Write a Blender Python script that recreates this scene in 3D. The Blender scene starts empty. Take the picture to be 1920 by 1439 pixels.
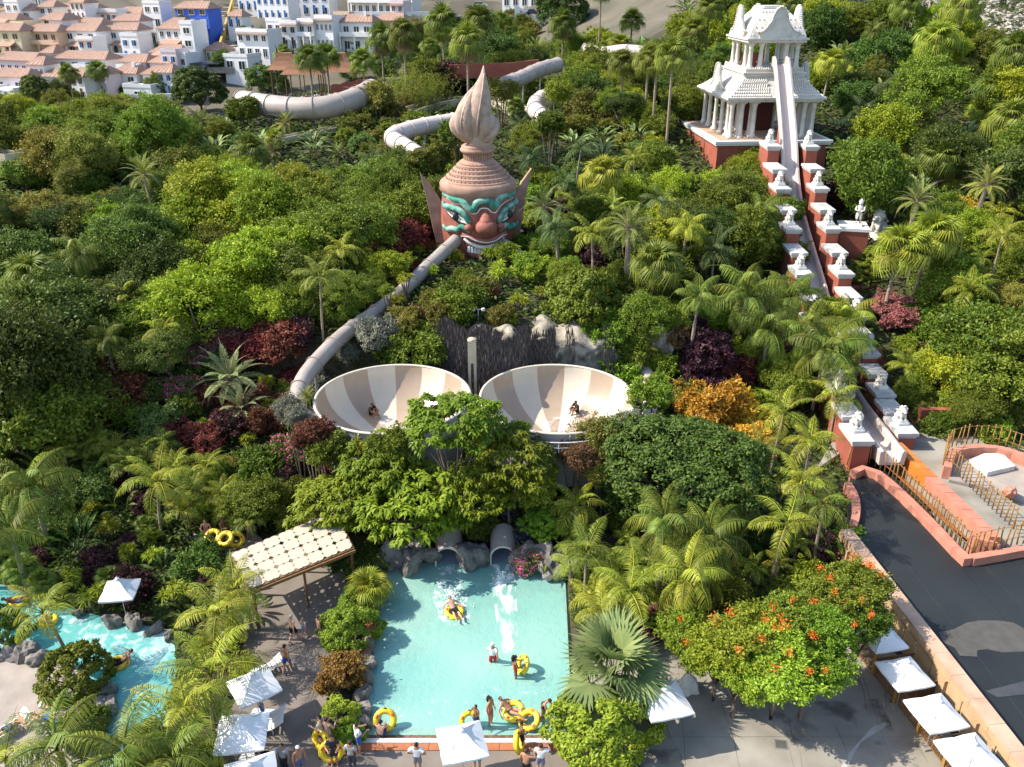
import bpy, bmesh, math, random
import numpy as np
from mathutils import Vector, Matrix, Euler
R = math.radians
PI = math.pi
sc = bpy.context.scene
COL = sc.collection

# ---------------------------------------------------------------- camera, sky, sun, exposure
CAM_H, PITCH, F = 34.0, R(25.5), 1600.0          # drone height, pitch below the horizon, focal length in photo pixels
cd = bpy.data.cameras.new('camera'); cam = bpy.data.objects.new('camera', cd); COL.objects.link(cam)
cd.sensor_width = 36; cd.lens = F / 1920 * 36; cd.clip_end = 3000; cd.clip_start = 1
cam.location = (0, 0, CAM_H); cam.rotation_euler = (PI / 2 - PITCH, 0, 0)
sc.camera = cam
w = bpy.data.worlds.new('World'); sc.world = w; w.use_nodes = True
SUN_EL, SUN_AZ = R(44), R(180 - 3)              # azimuth of the sun measured from +X: due left, a touch behind
nt = w.node_tree
sky = nt.nodes.new('ShaderNodeTexSky'); sky.sky_type = 'NISHITA'; sky.sun_disc = False
sky.sun_elevation = SUN_EL; sky.sun_rotation = PI / 2 - SUN_AZ
nt.links.new(sky.outputs[0], nt.nodes['Background'].inputs[0]); nt.nodes['Background'].inputs[1].default_value = 0.15
sl = bpy.data.lights.new('sun', 'SUN'); sl.energy = 4.0; sl.angle = R(0.5); sl.color = (1, .93, .82)
so = bpy.data.objects.new('sun', sl); COL.objects.link(so)
sv = Vector((math.cos(SUN_EL) * math.cos(SUN_AZ), math.cos(SUN_EL) * math.sin(SUN_AZ), math.sin(SUN_EL)))
so.rotation_euler = sv.to_track_quat('Z', 'Y').to_euler(); so.location = (-60, 60, 90)
sc.view_settings.view_transform = 'Standard'; sc.view_settings.look = 'None'; sc.view_settings.gamma = 1
sc.view_settings.exposure = 1.06
sc.render.engine = 'CYCLES'
cy = sc.cycles
cy.max_bounces = 6; cy.diffuse_bounces = 3; cy.glossy_bounces = 2; cy.transmission_bounces = 4; cy.transparent_max_bounces = 8
cy.caustics_reflective = False; cy.caustics_refractive = False
cy.use_denoising = True

# ---------------------------------------------------------------- photo geometry
def ray(px, py):
    x = (px - 960) / F; y = (719.5 - py) / F
    return Vector((x, math.cos(PITCH) + y * math.sin(PITCH), -math.sin(PITCH) + y * math.cos(PITCH)))
def oz(px, py, z=0.0):
    d = ray(px, py); t = (z - CAM_H) / d.z
    return Vector((d.x * t, d.y * t, z))
def ay(px, py, Y):
    d = ray(px, py); t = Y / d.y
    return Vector((d.x * t, Y, CAM_H + d.z * t))
def ppm(p):
    return F / (p[1] * math.cos(PITCH) - (p[2] - CAM_H) * math.sin(PITCH))
def proj(p):
    dep = p[1] * math.cos(PITCH) - (p[2] - CAM_H) * math.sin(PITCH)
    up = p[1] * math.sin(PITCH) + (p[2] - CAM_H) * math.cos(PITCH)
    return 960 + F * p[0] / dep, 719.5 - F * up / dep

# terrain heights: rows of Y, columns of X
TX = [-300, -130, -60, -30, -12, 0, 12, 24, 34, 60, 110, 300]
TROWS = [
 (-40, [0]*12), (47, [0]*12),
 (50, [2,1.5,1,.8,.8,.8,.8,1,1.2,1.6,3,3]),
 (58, [4,4,3.5,3,2.2,2,2.2,1.2,1.5,3,6,7]),
 (62.5, [5,5,5,4.4,3.6,3.2,3.6,2.2,2,4.5,8,9]),
 (65, [6,6,6,5.2,7.6,8.4,7,3,2.6,5.4,9,10]),
 (75, [8,8,8,7.5,8.4,8.7,8.2,6,5.2,8,12,13]),
 (85, [10,10,10,9.6,9.2,9.2,9.2,8.6,8,10.5,14,16]),
 (100, [12,12,12.4,12.4,11.8,11.6,11.8,11.6,11.6,14,18,20]),
 (118, [10,10,13,14.6,14.2,14,14.2,14.4,14.8,18,22,25]),
 (135, [7,7,11,15.6,15.6,15.4,15.6,16,17.4,21,27,31]),
 (155, [4,4,8,15.6,16.4,16.2,16.6,18,20.5,25,33,38]),
 (175, [3,3,5.5,12,14,14.5,16,19.5,23,29,39,45]),
 (205, [6,6,6,8,11,14,17,22,27,34,47,55]),
 (240, [14,14,14,14,15,17,20,26,32,41,56,66]),
 (275, [20.5,20.5,20.5,20.5,20.5,21.5,24,30,37,48,64,76]),
 (330, [26,26,26,26,26,26.5,29,35,43,56,75,90]),
 (450, [52,52,52,52,52,52,54,58,66,80,100,115]),
 (700, [120,120,120,120,120,120,120,125,130,140,150,160]),
 (1500, [300]*12)]
_TY = np.array([r[0] for r in TROWS], float); _TXA = np.array(TX, float); _TZ = np.array([r[1] for r in TROWS], float)
def TZV(x, y):
    j = np.clip(np.searchsorted(_TY, y) - 1, 0, len(_TY) - 2); i = np.clip(np.searchsorted(_TXA, x) - 1, 0, len(_TXA) - 2)
    v = np.clip((y - _TY[j]) / (_TY[j+1] - _TY[j]), 0, 1); u = np.clip((x - _TXA[i]) / (_TXA[i+1] - _TXA[i]), 0, 1)
    u = u * u * (3 - 2 * u) * .5 + u * .5; v = v * v * (3 - 2 * v) * .4 + v * .6
    return (_TZ[j, i] * (1-u) + _TZ[j, i+1] * u) * (1-v) + (_TZ[j+1, i] * (1-u) + _TZ[j+1, i+1] * u) * v
def TZ(x, y): return float(TZV(x, y))
_TT = 24 * (900 / 24) ** np.linspace(0, 1, 500)
def hit(px, py, h=0.0):
    """first point on the pixel's ray that is h above the terrain"""
    d = ray(px, py); g = CAM_H + d.z * _TT - TZV(d.x * _TT, d.y * _TT) - h; k = int(np.argmax(g <= 0))
    if g[k] > 0: t = 900.0
    elif k == 0: t = 24.0
    else: t = _TT[k-1] + (_TT[k] - _TT[k-1]) * g[k-1] / (g[k-1] - g[k])
    return Vector((0, 0, CAM_H)) + d * float(t)

# ---------------------------------------------------------------- objects
def link(name, data, parent=None, loc=None, rot=None, scale=None, mats=None):
    o = bpy.data.objects.new(name, data); COL.objects.link(o)
    if parent is not None: o.parent = parent
    if loc is not None: o.location = loc
    if rot is not None: o.rotation_euler = rot
    if scale is not None: o.scale = scale if hasattr(scale, '__len__') else (scale,) * 3
    if mats is not None:
        mats = mats if isinstance(mats, (list, tuple)) else [mats]
        for i, m in enumerate(mats):
            if i < len(o.material_slots):
                if o.material_slots[i].material is not m:
                    o.material_slots[i].link = 'OBJECT'; o.material_slots[i].material = m
            else:
                data.materials.append(m)
    return o
def tag(o, label=None, cat=None, group=None, kind=None):
    if label: o['label'] = label
    if cat: o['category'] = cat
    if group: o['group'] = group
    if kind: o['kind'] = kind
    return o
def empty(name, loc=(0, 0, 0), rz=0.0, label=None, cat=None, group=None, scale=None):
    o = link(name, None, None, loc, (0, 0, rz), scale); o.empty_display_size = .1
    return tag(o, label, cat, group)
def copy_tree(o, parent=None):
    c = o.copy(); COL.objects.link(c)
    if parent is not None: c.parent = parent
    for ch in o.children: copy_tree(ch, c)
    return c

class MB:
    """collects shapes, builds them as one mesh"""
    def __init__(s): s.v = []; s.f = []; s.m = []; s.mi = 0
    def add(s, vs, fs):
        n = len(s.v); s.v += [tuple(q) for q in vs]
        for q in fs: s.f.append(tuple(i + n for i in q)); s.m.append(s.mi)
        return s
    def box(s, c, d, rz=0.0, taper=1.0):
        x, y, z = d[0] / 2, d[1] / 2, d[2] / 2; ca, sa = math.cos(rz), math.sin(rz); vs = []
        for sz in (-1, 1):
            k = 1 if sz < 0 else taper
            for sx, sy in ((-1, -1), (1, -1), (1, 1), (-1, 1)):
                a, b = sx * x * k, sy * y * k
                vs.append((c[0] + a * ca - b * sa, c[1] + a * sa + b * ca, c[2] + sz * z))
        return s.add(vs, [(3, 2, 1, 0), (4, 5, 6, 7), (0, 1, 5, 4), (1, 2, 6, 5), (2, 3, 7, 6), (3, 0, 4, 7)])
    def mm(s, a, b):
        return s.box([(a[i] + b[i]) / 2 for i in range(3)], [abs(b[i] - a[i]) for i in range(3)])
    def beam(s, a, b, w, h=None):
        a, b = Vector(a), Vector(b); h = h or w; d = (b - a).normalized()
        sd = d.cross(Vector((0, 0, 1)));  sd = Vector((1, 0, 0)) if sd.length < 1e-4 else sd.normalized()
        u = sd.cross(d); vs = []
        for p in (a, b):
            for x, y in ((-1, -1), (1, -1), (1, 1), (-1, 1)): vs.append(p + sd * x * w / 2 + u * y * h / 2)
        return s.add(vs, [(3, 2, 1, 0), (4, 5, 6, 7), (0, 1, 5, 4), (1, 2, 6, 5), (2, 3, 7, 6), (3, 0, 4, 7)])
    def rings(s, rs, cap=True, closed=True):
        n = len(rs[0]); vs = [p for r in rs for p in r]; fs = []
        for k in range(len(rs) - 1):
            for i in range(n if closed else n - 1):
                j = (i + 1) % n
                fs.append((k*n + i, k*n + j, (k+1)*n + j, (k+1)*n + i))
        if cap and closed: fs.append(tuple(reversed(range(n)))); fs.append(tuple((len(rs) - 1) * n + i for i in range(n)))
        return s.add(vs, fs)
    def tube(s, path, rad, n=8, cap=True, a0=0, a1=2 * PI, flat=1.0):
        path = [Vector(p) for p in path]; rs = []; closed = abs(a1 - a0 - 2 * PI) < 1e-6
        if not hasattr(rad, '__len__'): rad = [rad] * len(path)
        up = Vector((0, 0, 1))
        for i, p in enumerate(path):
            d = (path[min(i+1, len(path)-1)] - path[max(i-1, 0)]).normalized()
            sd = d.cross(up)
            if sd.length < .05: sd = d.cross(Vector((0, 1, 0)))
            sd.normalize(); u = sd.cross(d)
            m = n if closed else n + 1
            rs.append([p + (sd * math.cos(a0 + (a1-a0) * k / n) + u * math.sin(a0 + (a1-a0) * k / n) * flat) * rad[i] for k in range(m)])
        return s.rings(rs, cap, closed)
    def lathe(s, prof, n=24, c=(0, 0, 0), a0=0, a1=2 * PI, cap=False):
        closed = abs(a1 - a0 - 2 * PI) < 1e-6; m = n if closed else n + 1
        rs = [[(c[0] + r * math.cos(a0 + (a1-a0) * k / n), c[1] + r * math.sin(a0 + (a1-a0) * k / n), c[2] + z) for k in range(m)] for r, z in prof]
        return s.rings(rs, cap, closed)
    def ball(s, c, r, n=10, m=6, rz=0.0):
        r = r if hasattr(r, '__len__') else (r, r, r); rs = []; ca, sa = math.cos(rz), math.sin(rz)
        for j in range(m + 1):
            t = -PI / 2 + PI * j / m; k = max(math.cos(t), .02)
            q = []
            for i in range(n):
                x = r[0] * k * math.cos(2*PI*i/n); y = r[1] * k * math.sin(2*PI*i/n)
                q.append((c[0] + x*ca - y*sa, c[1] + x*sa + y*ca, c[2] + r[2] * math.sin(t)))
            rs.append(q)
        return s.rings(rs)
    def prism(s, poly, z0, z1):
        """polygon (x, y) extruded; concave is fine, zs may be functions of (x, y)"""
        a = sum(poly[i][0] * poly[(i+1) % len(poly)][1] - poly[(i+1) % len(poly)][0] * poly[i][1] for i in range(len(poly)))
        if a < 0: poly = poly[::-1]
        n = len(poly); f0 = z0 if callable(z0) else (lambda x, y: z0); f1 = z1 if callable(z1) else (lambda x, y: z1)
        vs = [(p[0], p[1], f0(p[0], p[1])) for p in poly] + [(p[0], p[1], f1(p[0], p[1])) for p in poly]
        return s.add(vs, [tuple(reversed(range(n))), tuple(range(n, 2*n))] + [(i, (i+1) % n, n + (i+1) % n, n + i) for i in range(n)])
    def mesh(s, name, smooth=False):
        me = bpy.data.meshes.new(name); me.from_pydata(s.v, [], s.f)
        if any(s.m): me.polygons.foreach_set('material_index', s.m)
        if smooth: me.polygons.foreach_set('use_smooth', [True] * len(s.f))
        me.update(); return me
    def build(s, name, mats, parent=None, smooth=False, loc=None, rot=None, scale=None):
        return link(name, s.mesh(name, smooth), parent, loc, rot, scale, mats)

# ---------------------------------------------------------------- materials
def nodes(name):
    m = bpy.data.materials.new(name); m.use_nodes = True
    return m, m.node_tree, m.node_tree.nodes, m.node_tree.links, m.node_tree.nodes['Principled BSDF']
def ramp(N, a, b, p0=.35, p1=.65, mode='LINEAR'):
    r = N.new('ShaderNodeValToRGB'); e = r.color_ramp.elements; r.color_ramp.interpolation = mode
    e[0].position = p0; e[1].position = p1; e[0].color = (*a, 1); e[1].color = (*b, 1); return r
def tex(N, L, scale, detail=4, kind='ShaderNodeTexNoise', coord='Object', stretch=None):
    c = N.new('ShaderNodeTexCoord'); t = N.new(kind); t.inputs['Scale'].default_value = scale
    if 'Detail' in t.inputs: t.inputs['Detail'].default_value = detail
    if stretch:
        mp = N.new('ShaderNodeMapping'); mp.inputs['Scale'].default_value = stretch
        L.new(c.outputs[coord], mp.inputs[0]); L.new(mp.outputs[0], t.inputs['Vector'])
    else: L.new(c.outputs[coord], t.inputs['Vector'])
    return t
def M(name, col, rough=.65, var=.15, scale=2.0, bump=0.0, bscale=18, col2=None, metal=0, spec=.4, stretch=None, p=(.3, .7)):
    m, T, N, L, B = nodes(name)
    c2 = col2 or tuple(min(1, c * (1 + var)) for c in col); c1 = col if col2 else tuple(c * (1 - var) for c in col)
    t = tex(N, L, scale, 6, stretch=stretch); r = ramp(N, c1, c2, *p); L.new(t.outputs[0], r.inputs[0]); L.new(r.outputs[0], B.inputs['Base Color'])
    B.inputs['Roughness'].default_value = rough; B.inputs['Metallic'].default_value = metal; B.inputs['Specular IOR Level'].default_value = spec
    if bump:
        b = tex(N, L, bscale, 5, stretch=stretch); k = N.new('ShaderNodeBump'); k.inputs['Strength'].default_value = bump; k.inputs['Distance'].default_value = .05
        L.new(b.outputs[0], k.inputs['Height']); L.new(k.outputs[0], B.inputs['Normal'])
    return m
def leafmat(name, c1, c2, c3=None, hue=.03, trans=.3, rough=.55, p3=.8, spec=.25):
    """leaf colours vary from leaf to leaf and from plant to plant"""
    m, T, N, L, B = nodes(name)
    g = N.new('ShaderNodeNewGeometry'); r = N.new('ShaderNodeValToRGB'); e = r.color_ramp.elements
    e[0].color = (*c1, 1); e[1].color = (*c2, 1); e[0].position = 0; e[1].position = p3 if c3 else 1
    if c3:
        x = e.new(min(.99, p3 + .04)); x.color = (*c3, 1)
    L.new(g.outputs['Random Per Island'], r.inputs[0])
    oi = N.new('ShaderNodeObjectInfo'); h = N.new('ShaderNodeHueSaturation')
    a = N.new('ShaderNodeMapRange'); a.inputs[3].default_value = .5 - hue; a.inputs[4].default_value = .5 + hue * .7
    b = N.new('ShaderNodeMapRange'); b.inputs[3].default_value = .7; b.inputs[4].default_value = 1.3
    mu = N.new('ShaderNodeMath'); mu.operation = 'MULTIPLY'; mu.inputs[1].default_value = 7.31
    fr = N.new('ShaderNodeMath'); fr.operation = 'FRACT'
    L.new(oi.outputs['Random'], a.inputs[0]); L.new(oi.outputs['Random'], mu.inputs[0]); L.new(mu.outputs[0], fr.inputs[0]); L.new(fr.outputs[0], b.inputs[0])
    L.new(a.outputs[0], h.inputs['Hue']); L.new(b.outputs[0], h.inputs['Value']); L.new(r.outputs[0], h.inputs['Color'])
    L.new(h.outputs[0], B.inputs['Base Color']); B.inputs['Roughness'].default_value = rough; B.inputs['Specular IOR Level'].default_value = spec
    tr = N.new('ShaderNodeBsdfTranslucent'); mx = N.new('ShaderNodeMixShader'); mx.inputs[0].default_value = trans
    L.new(h.outputs[0], tr.inputs[0]); L.new(B.outputs[0], mx.inputs[1]); L.new(tr.outputs[0], mx.inputs[2])
    L.new(mx.outputs[0], N['Material Output'].inputs[0])
    return m
def watermat(name, deep, milky, tint, foam_lo, foam_hi, bumpk=.35, scale=1.2, fscale=.5):
    """milky pool water: tinted see-through, suspended colour, ripples, streaks of foam"""
    m, T, N, L, B = nodes(name)
    t = tex(N, L, fscale, 8); t2 = tex(N, L, 3.0, 6)
    mxn = N.new('ShaderNodeMath'); mxn.operation = 'MULTIPLY_ADD'; mxn.inputs[1].default_value = .35
    L.new(t2.outputs[0], mxn.inputs[0]); L.new(t.outputs[0], mxn.inputs[2])
    r = ramp(N, deep, (.85, .95, .93), foam_lo, foam_hi); L.new(mxn.outputs[0], r.inputs[0])
    t3 = tex(N, L, .13, 3); r3 = ramp(N, (.72, .86, .88), (1.12, 1.06, 1.03), .35, .65); L.new(t3.outputs[0], r3.inputs[0]); mm_ = N.new('ShaderNodeMix'); mm_.data_type = 'RGBA'; mm_.blend_type = 'MULTIPLY'; mm_.inputs[0].default_value = 1
    L.new(r.outputs[0], mm_.inputs[6]); L.new(r3.outputs[0], mm_.inputs[7]); L.new(mm_.outputs[2], B.inputs['Base Color']); B.inputs['Roughness'].default_value = .08
    b1 = tex(N, L, scale * 2, 4); b2 = tex(N, L, scale * 7, 3)
    ad = N.new('ShaderNodeMath'); ad.operation = 'MULTIPLY_ADD'; ad.inputs[1].default_value = .4
    L.new(b2.outputs[0], ad.inputs[0]); L.new(b1.outputs[0], ad.inputs[2])
    k = N.new('ShaderNodeBump'); k.inputs['Strength'].default_value = bumpk; k.inputs['Distance'].default_value = .25
    L.new(ad.outputs[0], k.inputs['Height']); L.new(k.outputs[0], B.inputs['Normal'])
    tr = N.new('ShaderNodeBsdfTransparent'); tr.inputs[0].default_value = (*tint, 1)
    mx = N.new('ShaderNodeMixShader'); mx.inputs[0].default_value = milky
    L.new(tr.outputs[0], mx.inputs[1]); L.new(B.outputs[0], mx.inputs[2]); L.new(mx.outputs[0], N['Material Output'].inputs[0])
    return m
def foammat(name, lo=.45, hi=.6, scale=2.5, stretch=None, col=(.9, .95, .95)):
    m, T, N, L, B = nodes(name)
    t = tex(N, L, scale, 8, stretch=stretch); r = ramp(N, (0, 0, 0), (1, 1, 1), lo, hi); L.new(t.outputs[0], r.inputs[0])
    B.inputs['Base Color'].default_value = (*col, 1); B.inputs['Roughness'].default_value = .5
    tr = N.new('ShaderNodeBsdfTransparent'); mx = N.new('ShaderNodeMixShader')
    L.new(r.outputs[0], mx.inputs[0]); L.new(tr.outputs[0], mx.inputs[1]); L.new(B.outputs[0], mx.inputs[2]); L.new(mx.outputs[0], N['Material Output'].inputs[0])
    return m

soil = M('soil', (.075, .055, .035), .95, col2=(.03, .035, .015), scale=.35, bump=.5, bscale=4)
dry = M('dry_hill', (.15, .125, .09), .95, col2=(.075, .07, .045), scale=.09, bump=.8, bscale=.6)
concrete = M('concrete', (.32, .295, .245), .85, col2=(.19, .17, .135), scale=.45, bump=.12, bscale=9)
concrete2 = M('worn_paving', (.22, .185, .15), .9, col2=(.14, .115, .095), scale=.5, bump=.2, bscale=7)
beach = M('beach_paving', (.36, .31, .26), .9, col2=(.25, .21, .18), scale=.7, bump=.2, bscale=7)
terra = M('terracotta_tile', (.40, .15, .065), .7, col2=(.28, .10, .045), scale=1.6, bump=.2, bscale=12)
pebble = M('pebble_floor', (.22, .13, .08), .6, col2=(.10, .065, .045), scale=6, bump=.6, bscale=14, p=(.4, .6))
white = M('white_paint', (.70, .68, .64), .55, .05, 1.0)
whitestone = M('white_stone', (.60, .565, .50), .8, col2=(.44, .41, .36), scale=1.1, p=(.45, .75), bump=.25, bscale=9)
cream = M('cream_stone', (.46, .39, .28), .75, .10, 1.2, bump=.3, bscale=7)
redwall = M('red_wall', (.34, .095, .055), .8, col2=(.25, .07, .045), scale=.7, bump=.2, bscale=8)
salmon = M('salmon_wall', (.52, .22, .15), .75, col2=(.40, .16, .105), scale=1.3, bump=.15, bscale=9)
coping_m = M('sandy_coping', (.52, .35, .245), .85, col2=(.40, .25, .165), scale=1.1, bump=.3, bscale=7)
orange = M('orange_channel', (.55, .20, .035), .35, col2=(.42, .13, .03), scale=.8)
sand = M('sandstone_wall', (.50, .34, .19), .85, col2=(.38, .25, .14), scale=.9, bump=.35, bscale=6)
rock = M('rock', (.24, .215, .185), .9, col2=(.10, .09, .085), scale=1.1, bump=1.0, bscale=3)
limestone = M('limestone', (.42, .36, .27), .95, col2=(.13, .12, .095), scale=.9, bump=1.0, bscale=5, p=(.38, .62))
darkroof = M('dark_membrane', (.011, .013, .015), .6, col2=(.021, .026, .025), scale=.25, bump=.1, bscale=5)
greyfelt = M('grey_felt', (.075, .07, .062), .9, .15, 2)
seam = M('seam', (.16, .17, .17), .6, .1)
wood = M('fence_wood', (.17, .085, .03), .7, .25, 6, bump=.2)
bamboo = M('golden_post', (.29, .155, .04), .55, .25, 5)
bark = M('bark', (.16, .12, .085), .95, .3, 5, bump=.6, bscale=14)
palmbark = M('palm_bark', (.27, .21, .15), .95, .25, 4, bump=.5, bscale=16, stretch=(1, 1, 5))
tubecol = M('tube_pink_grey', (.40, .345, .30), .42, col2=(.33, .275, .235), scale=.7)
tubeblue = M('tube_shade_side', (.40, .35, .33), .25, .08, .8)
chute = M('slide_chute', (.56, .47, .42), .32, .08, 1)
bowl_dark = M('bowl_tan', (.38, .29, .21), .28, .07, .8)
bowl_light = M('bowl_cream', (.60, .535, .425), .28, .05, .8)
bowl_out = M('bowl_outer', (.36, .345, .33), .5, .07, .6)
canvas = M('canvas', (.74, .74, .73), .8, .03, 2)
metal = M('grey_metal', (.45, .45, .45), .4, .05, metal=.7)
glass = M('window_glass', (.02, .025, .035), .12, .1, spec=.8)
black = M('black', (.012, .012, .014), .5, .1)
from mathutils import noise
# ================================================================ the setting
rng = np.random.default_rng(7)
def inpoly(x, y, P):
    c = False; j = len(P) - 1
    for i in range(len(P)):
        if (P[i][1] > y) != (P[j][1] > y) and x < (P[j][0] - P[i][0]) * (y - P[i][1]) / (P[j][1] - P[i][1]) + P[i][0]: c = not c
        j = i
    return c
def gp(pts, z=0.0): return [tuple(oz(a, b, z))[:2] for a, b in pts]
POOL = [(-7.5, 30.6), (3.0, 30.6), (3.4, 45.2), (-8.1, 45.2)]
RIVER = gp([(-110, 1060), (40, 1108), (130, 1140), (230, 1166), (325, 1182), (332, 1260), (312, 1340), (300, 1439), (290, 1520), (165, 1520), (172, 1420), (190, 1380),
            (203, 1330), (195, 1290), (150, 1250), (90, 1228), (0, 1222), (-110, 1222)], -.1)
def fbm(x, y, s=0):
    return (math.sin(x * .31 + s + 1.7 * math.sin(y * .23)) + math.sin(y * .37 + 1.3 * s + 1.1 * math.sin(x * .29)) + .5 * math.sin(x * .9 + y * .7 + s)) / 2.5
def terrain(name, xs, ys, mat, lower=True):
    vs = []; nx = len(xs); ZZ = TZV(*[q.ravel() for q in np.meshgrid(np.array(xs), np.array(ys))]).reshape(len(ys), nx)
    for jy, y in enumerate(ys):
        for ix, x in enumerate(xs):
            z = float(ZZ[jy, ix])
            if lower and y < 47.5:
                z = -.06
                if inpoly(x, y, POOL) or inpoly(x, y, RIVER): z = -1.6
            elif y > 190: z += fbm(x * .5, y * .5) * min(4, (y - 190) * .03)
            else: z += fbm(x, y) * .25 * min(1, (y - 47.5) / 6)
            vs.append((x, y, z))
    fs = [(j*nx + i, j*nx + i + 1, (j+1)*nx + i + 1, (j+1)*nx + i) for j in range(len(ys) - 1) for i in range(nx - 1)]
    return tag(link(name, MB().add(vs, fs).mesh(name, True), mats=mat), kind='structure')
xs = sorted(set(list(np.arange(-40, 40.1, .5)) + list(np.arange(-160, -40, 4.)) + list(np.arange(44, 161, 4.)) + [-320, -240, 240, 320]))
ys = sorted(set([-60, -30, 0, 10] + list(np.arange(16, 70, .5)) + list(np.arange(70, 190.1, 2.5))))
terrain('ground', xs, ys, soil)
terrain('hillside', list(np.arange(-400, 401, 5.)), list(np.arange(190, 420, 4.)) + [450, 500, 600, 700, 900, 1200], dry)

def slab(name, poly, z0, z1, mat, kind='structure'):
    return tag(MB().prism(poly, z0, z1).build(name, mat), kind=kind)
# wall line of the raised lagoon, plaza side
WA, WB = oz(1572, 990, 2.3), oz(1934, 1460, 2.3)
PERG = gp([(435, 1100), (700, 1060), (735, 1090), (690, 1290), (640, 1300), (610, 1240), (480, 1200)], 0)
# plaza slabs, cast in bays with joints
bay_poly = [(3.35, 20), (3.35, 30.45), (3.6, 44), (WA.x - .1, 44), (WB.x - .05, 20)]
def cut(poly, a, b, c):            # keep a*x + b*y <= c
    out = []
    for i in range(len(poly)):
        p, q = poly[i], poly[(i+1) % len(poly)]; dp = a*p[0] + b*p[1] - c; dq = a*q[0] + b*q[1] - c
        if dp <= 0: out.append(p)
        if dp * dq < 0:
            t = dp / (dp - dq); out.append((p[0] + (q[0]-p[0])*t, p[1] + (q[1]-p[1])*t))
    return out
plaza = tag(empty('plaza_pavement'), kind='structure')
xsb = [3.3, 8.2, 13.3, 18.0, 24]; ysb = [20, 26.4, 30.6, 34.8, 39.2, 44.1]
th = R(-7)
for i in range(len(xsb) - 1):
    for j in range(len(ysb) - 1):
        P = bay_poly; g = .006
        P = cut(P, -math.cos(th), -math.sin(th), -(xsb[i] + g - 3.5)); P = cut(P, math.cos(th), math.sin(th), xsb[i+1] - g - 3.5)
        P = cut(P, 0, -1, -(ysb[j] + g)); P = cut(P, 0, 1, ysb[j+1] - g)
        if len(P) > 2: MB().prism(P, -.1, .03 + .004 * ((i + j) % 2)).build('concrete_bay', concrete, plaza)
dirt = M('crack_dark', (.06, .052, .042), .9, .1)
def crackline(pts, w_, z, mat, name):
    P = [oz(x, y, z) for x, y in pts]; m = MB(); vs = []
    for i, p in enumerate(P):
        d = P[min(i+1, len(P)-1)] - P[max(i-1, 0)]; d.normalize(); s = Vector((-d.y, d.x, 0)) * w_ * (.6 + .4 * math.sin(i * 2.1)); vs += [p + s, p - s]
    m.add(vs, [(2*i, 2*i + 1, 2*i + 3, 2*i + 2) for i in range(len(P) - 1)]); m.build(name, mat, plaza)
for pts in ([(1245, 1330), (1252, 1370), (1262, 1395), (1275, 1412), (1282, 1445)], [(1368, 1362), (1378, 1395), (1382, 1420), (1390, 1450)], [(1480, 1350), (1486, 1385), (1500, 1410), (1506, 1450)], [(1565, 1360), (1580, 1390), (1588, 1412), (1590, 1450)], [(1660, 1270), (1662, 1330), (1690, 1350), (1740, 1430)], [(1605, 1255), (1620, 1300), (1625, 1340), (1662, 1345)], [(1170, 1395), (1168, 1420), (1172, 1450)], [(1350, 1300), (1355, 1330), (1368, 1362)]): crackline(pts, .014, .0385, dirt, 'crack')
crackline([(1665, 1356), (1640, 1368), (1612, 1392), (1595, 1415), (1578, 1450)], .16, .0375, M('pale_wash', (.38, .365, .325), .8, .15), 'pale_streak')
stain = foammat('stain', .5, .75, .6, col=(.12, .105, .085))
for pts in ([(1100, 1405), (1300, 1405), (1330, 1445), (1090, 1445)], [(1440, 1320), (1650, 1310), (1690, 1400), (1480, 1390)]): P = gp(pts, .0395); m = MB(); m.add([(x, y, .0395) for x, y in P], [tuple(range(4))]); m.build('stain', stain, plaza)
slab('terrace_pavement', [(-24, 18), (3.3, 18), (3.3, 29.75), (-7.6, 29.75), (-7.7, 31), (-9.6, 33), (-9.7, 39), (-8.9, 43.5), (-11.5, 46), (-19, 47), (-18, 41), (-15.2, 37.5), (-14.4, 33), (-15.5, 28), (-17, 24)], -.1, .03, concrete2)
slab('beach_pavement', [(-40, 18)] + gp([(165, 1520), (172, 1420), (188, 1380), (200, 1335), (190, 1295), (150, 1256), (90, 1236), (0, 1232), (-110, 1232)]), -.1, .04, beach)
slab('garden_path', gp([(300, 955), (350, 962), (420, 975), (480, 1000), (520, 1040), (440, 1050), (380, 1020), (300, 985)], .3), -.1, .3, beach)
# pool: basin, shallow pebbled step, white line, terracotta edge
basin = M('pool_paint', (.30, .66, .64), .5, col2=(.22, .56, .57), scale=.3)
b = MB(); b.prism([(-7.5, 31.35), (3.0, 31.35), (3.4, 45.2), (-8.1, 45.2)], -1.5, lambda x, y: -.25 - .95 * min(1, max(0, (y - 31) / 6)))
tag(b.build('pool_floor', basin), kind='structure')
tag(MB().prism([(-7.5, 31.4), (3.0, 31.4), (3.0, 30.5), (-7.5, 30.5)], -.8, lambda x, y: -.24 if y > 31 else -.02).build('pool_step', pebble), kind='structure')
line = tag(MB().mm((-7.5, 30.22, -.3), (3.05, 30.48, .07)).build('white_pool_edge', white), kind='structure')
edge = tag(empty('terracotta_pool_edge'), kind='structure')
tm = MB().box((0, 0, 0), (.84, .44, .3)).mesh('terracotta_tile')
for i in range(12): link('tile', tm, edge, (-7.07 + i * .86, 29.98, -.095 + .006 * (i % 3)), mats=terra)
coping = tag(empty('pool_coping'), kind='structure')
for k in range(9):
    y0 = 34.4 + k * 1.1; x0 = -7.62 - (y0 - 31) * .042
    MB().prism([(x0 - .55, y0), (x0 + .03, y0), (x0 + .03 - .045, y0 + 1.08), (x0 - .6, y0 + 1.08)], -1.2, .32 + .01 * (k % 2)).build('coping_stone', terra, coping)
MB().mm((3.02, 29.76, -.6), (3.32, 33.5, .12)).build('coping_stone', terra, coping)
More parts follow.
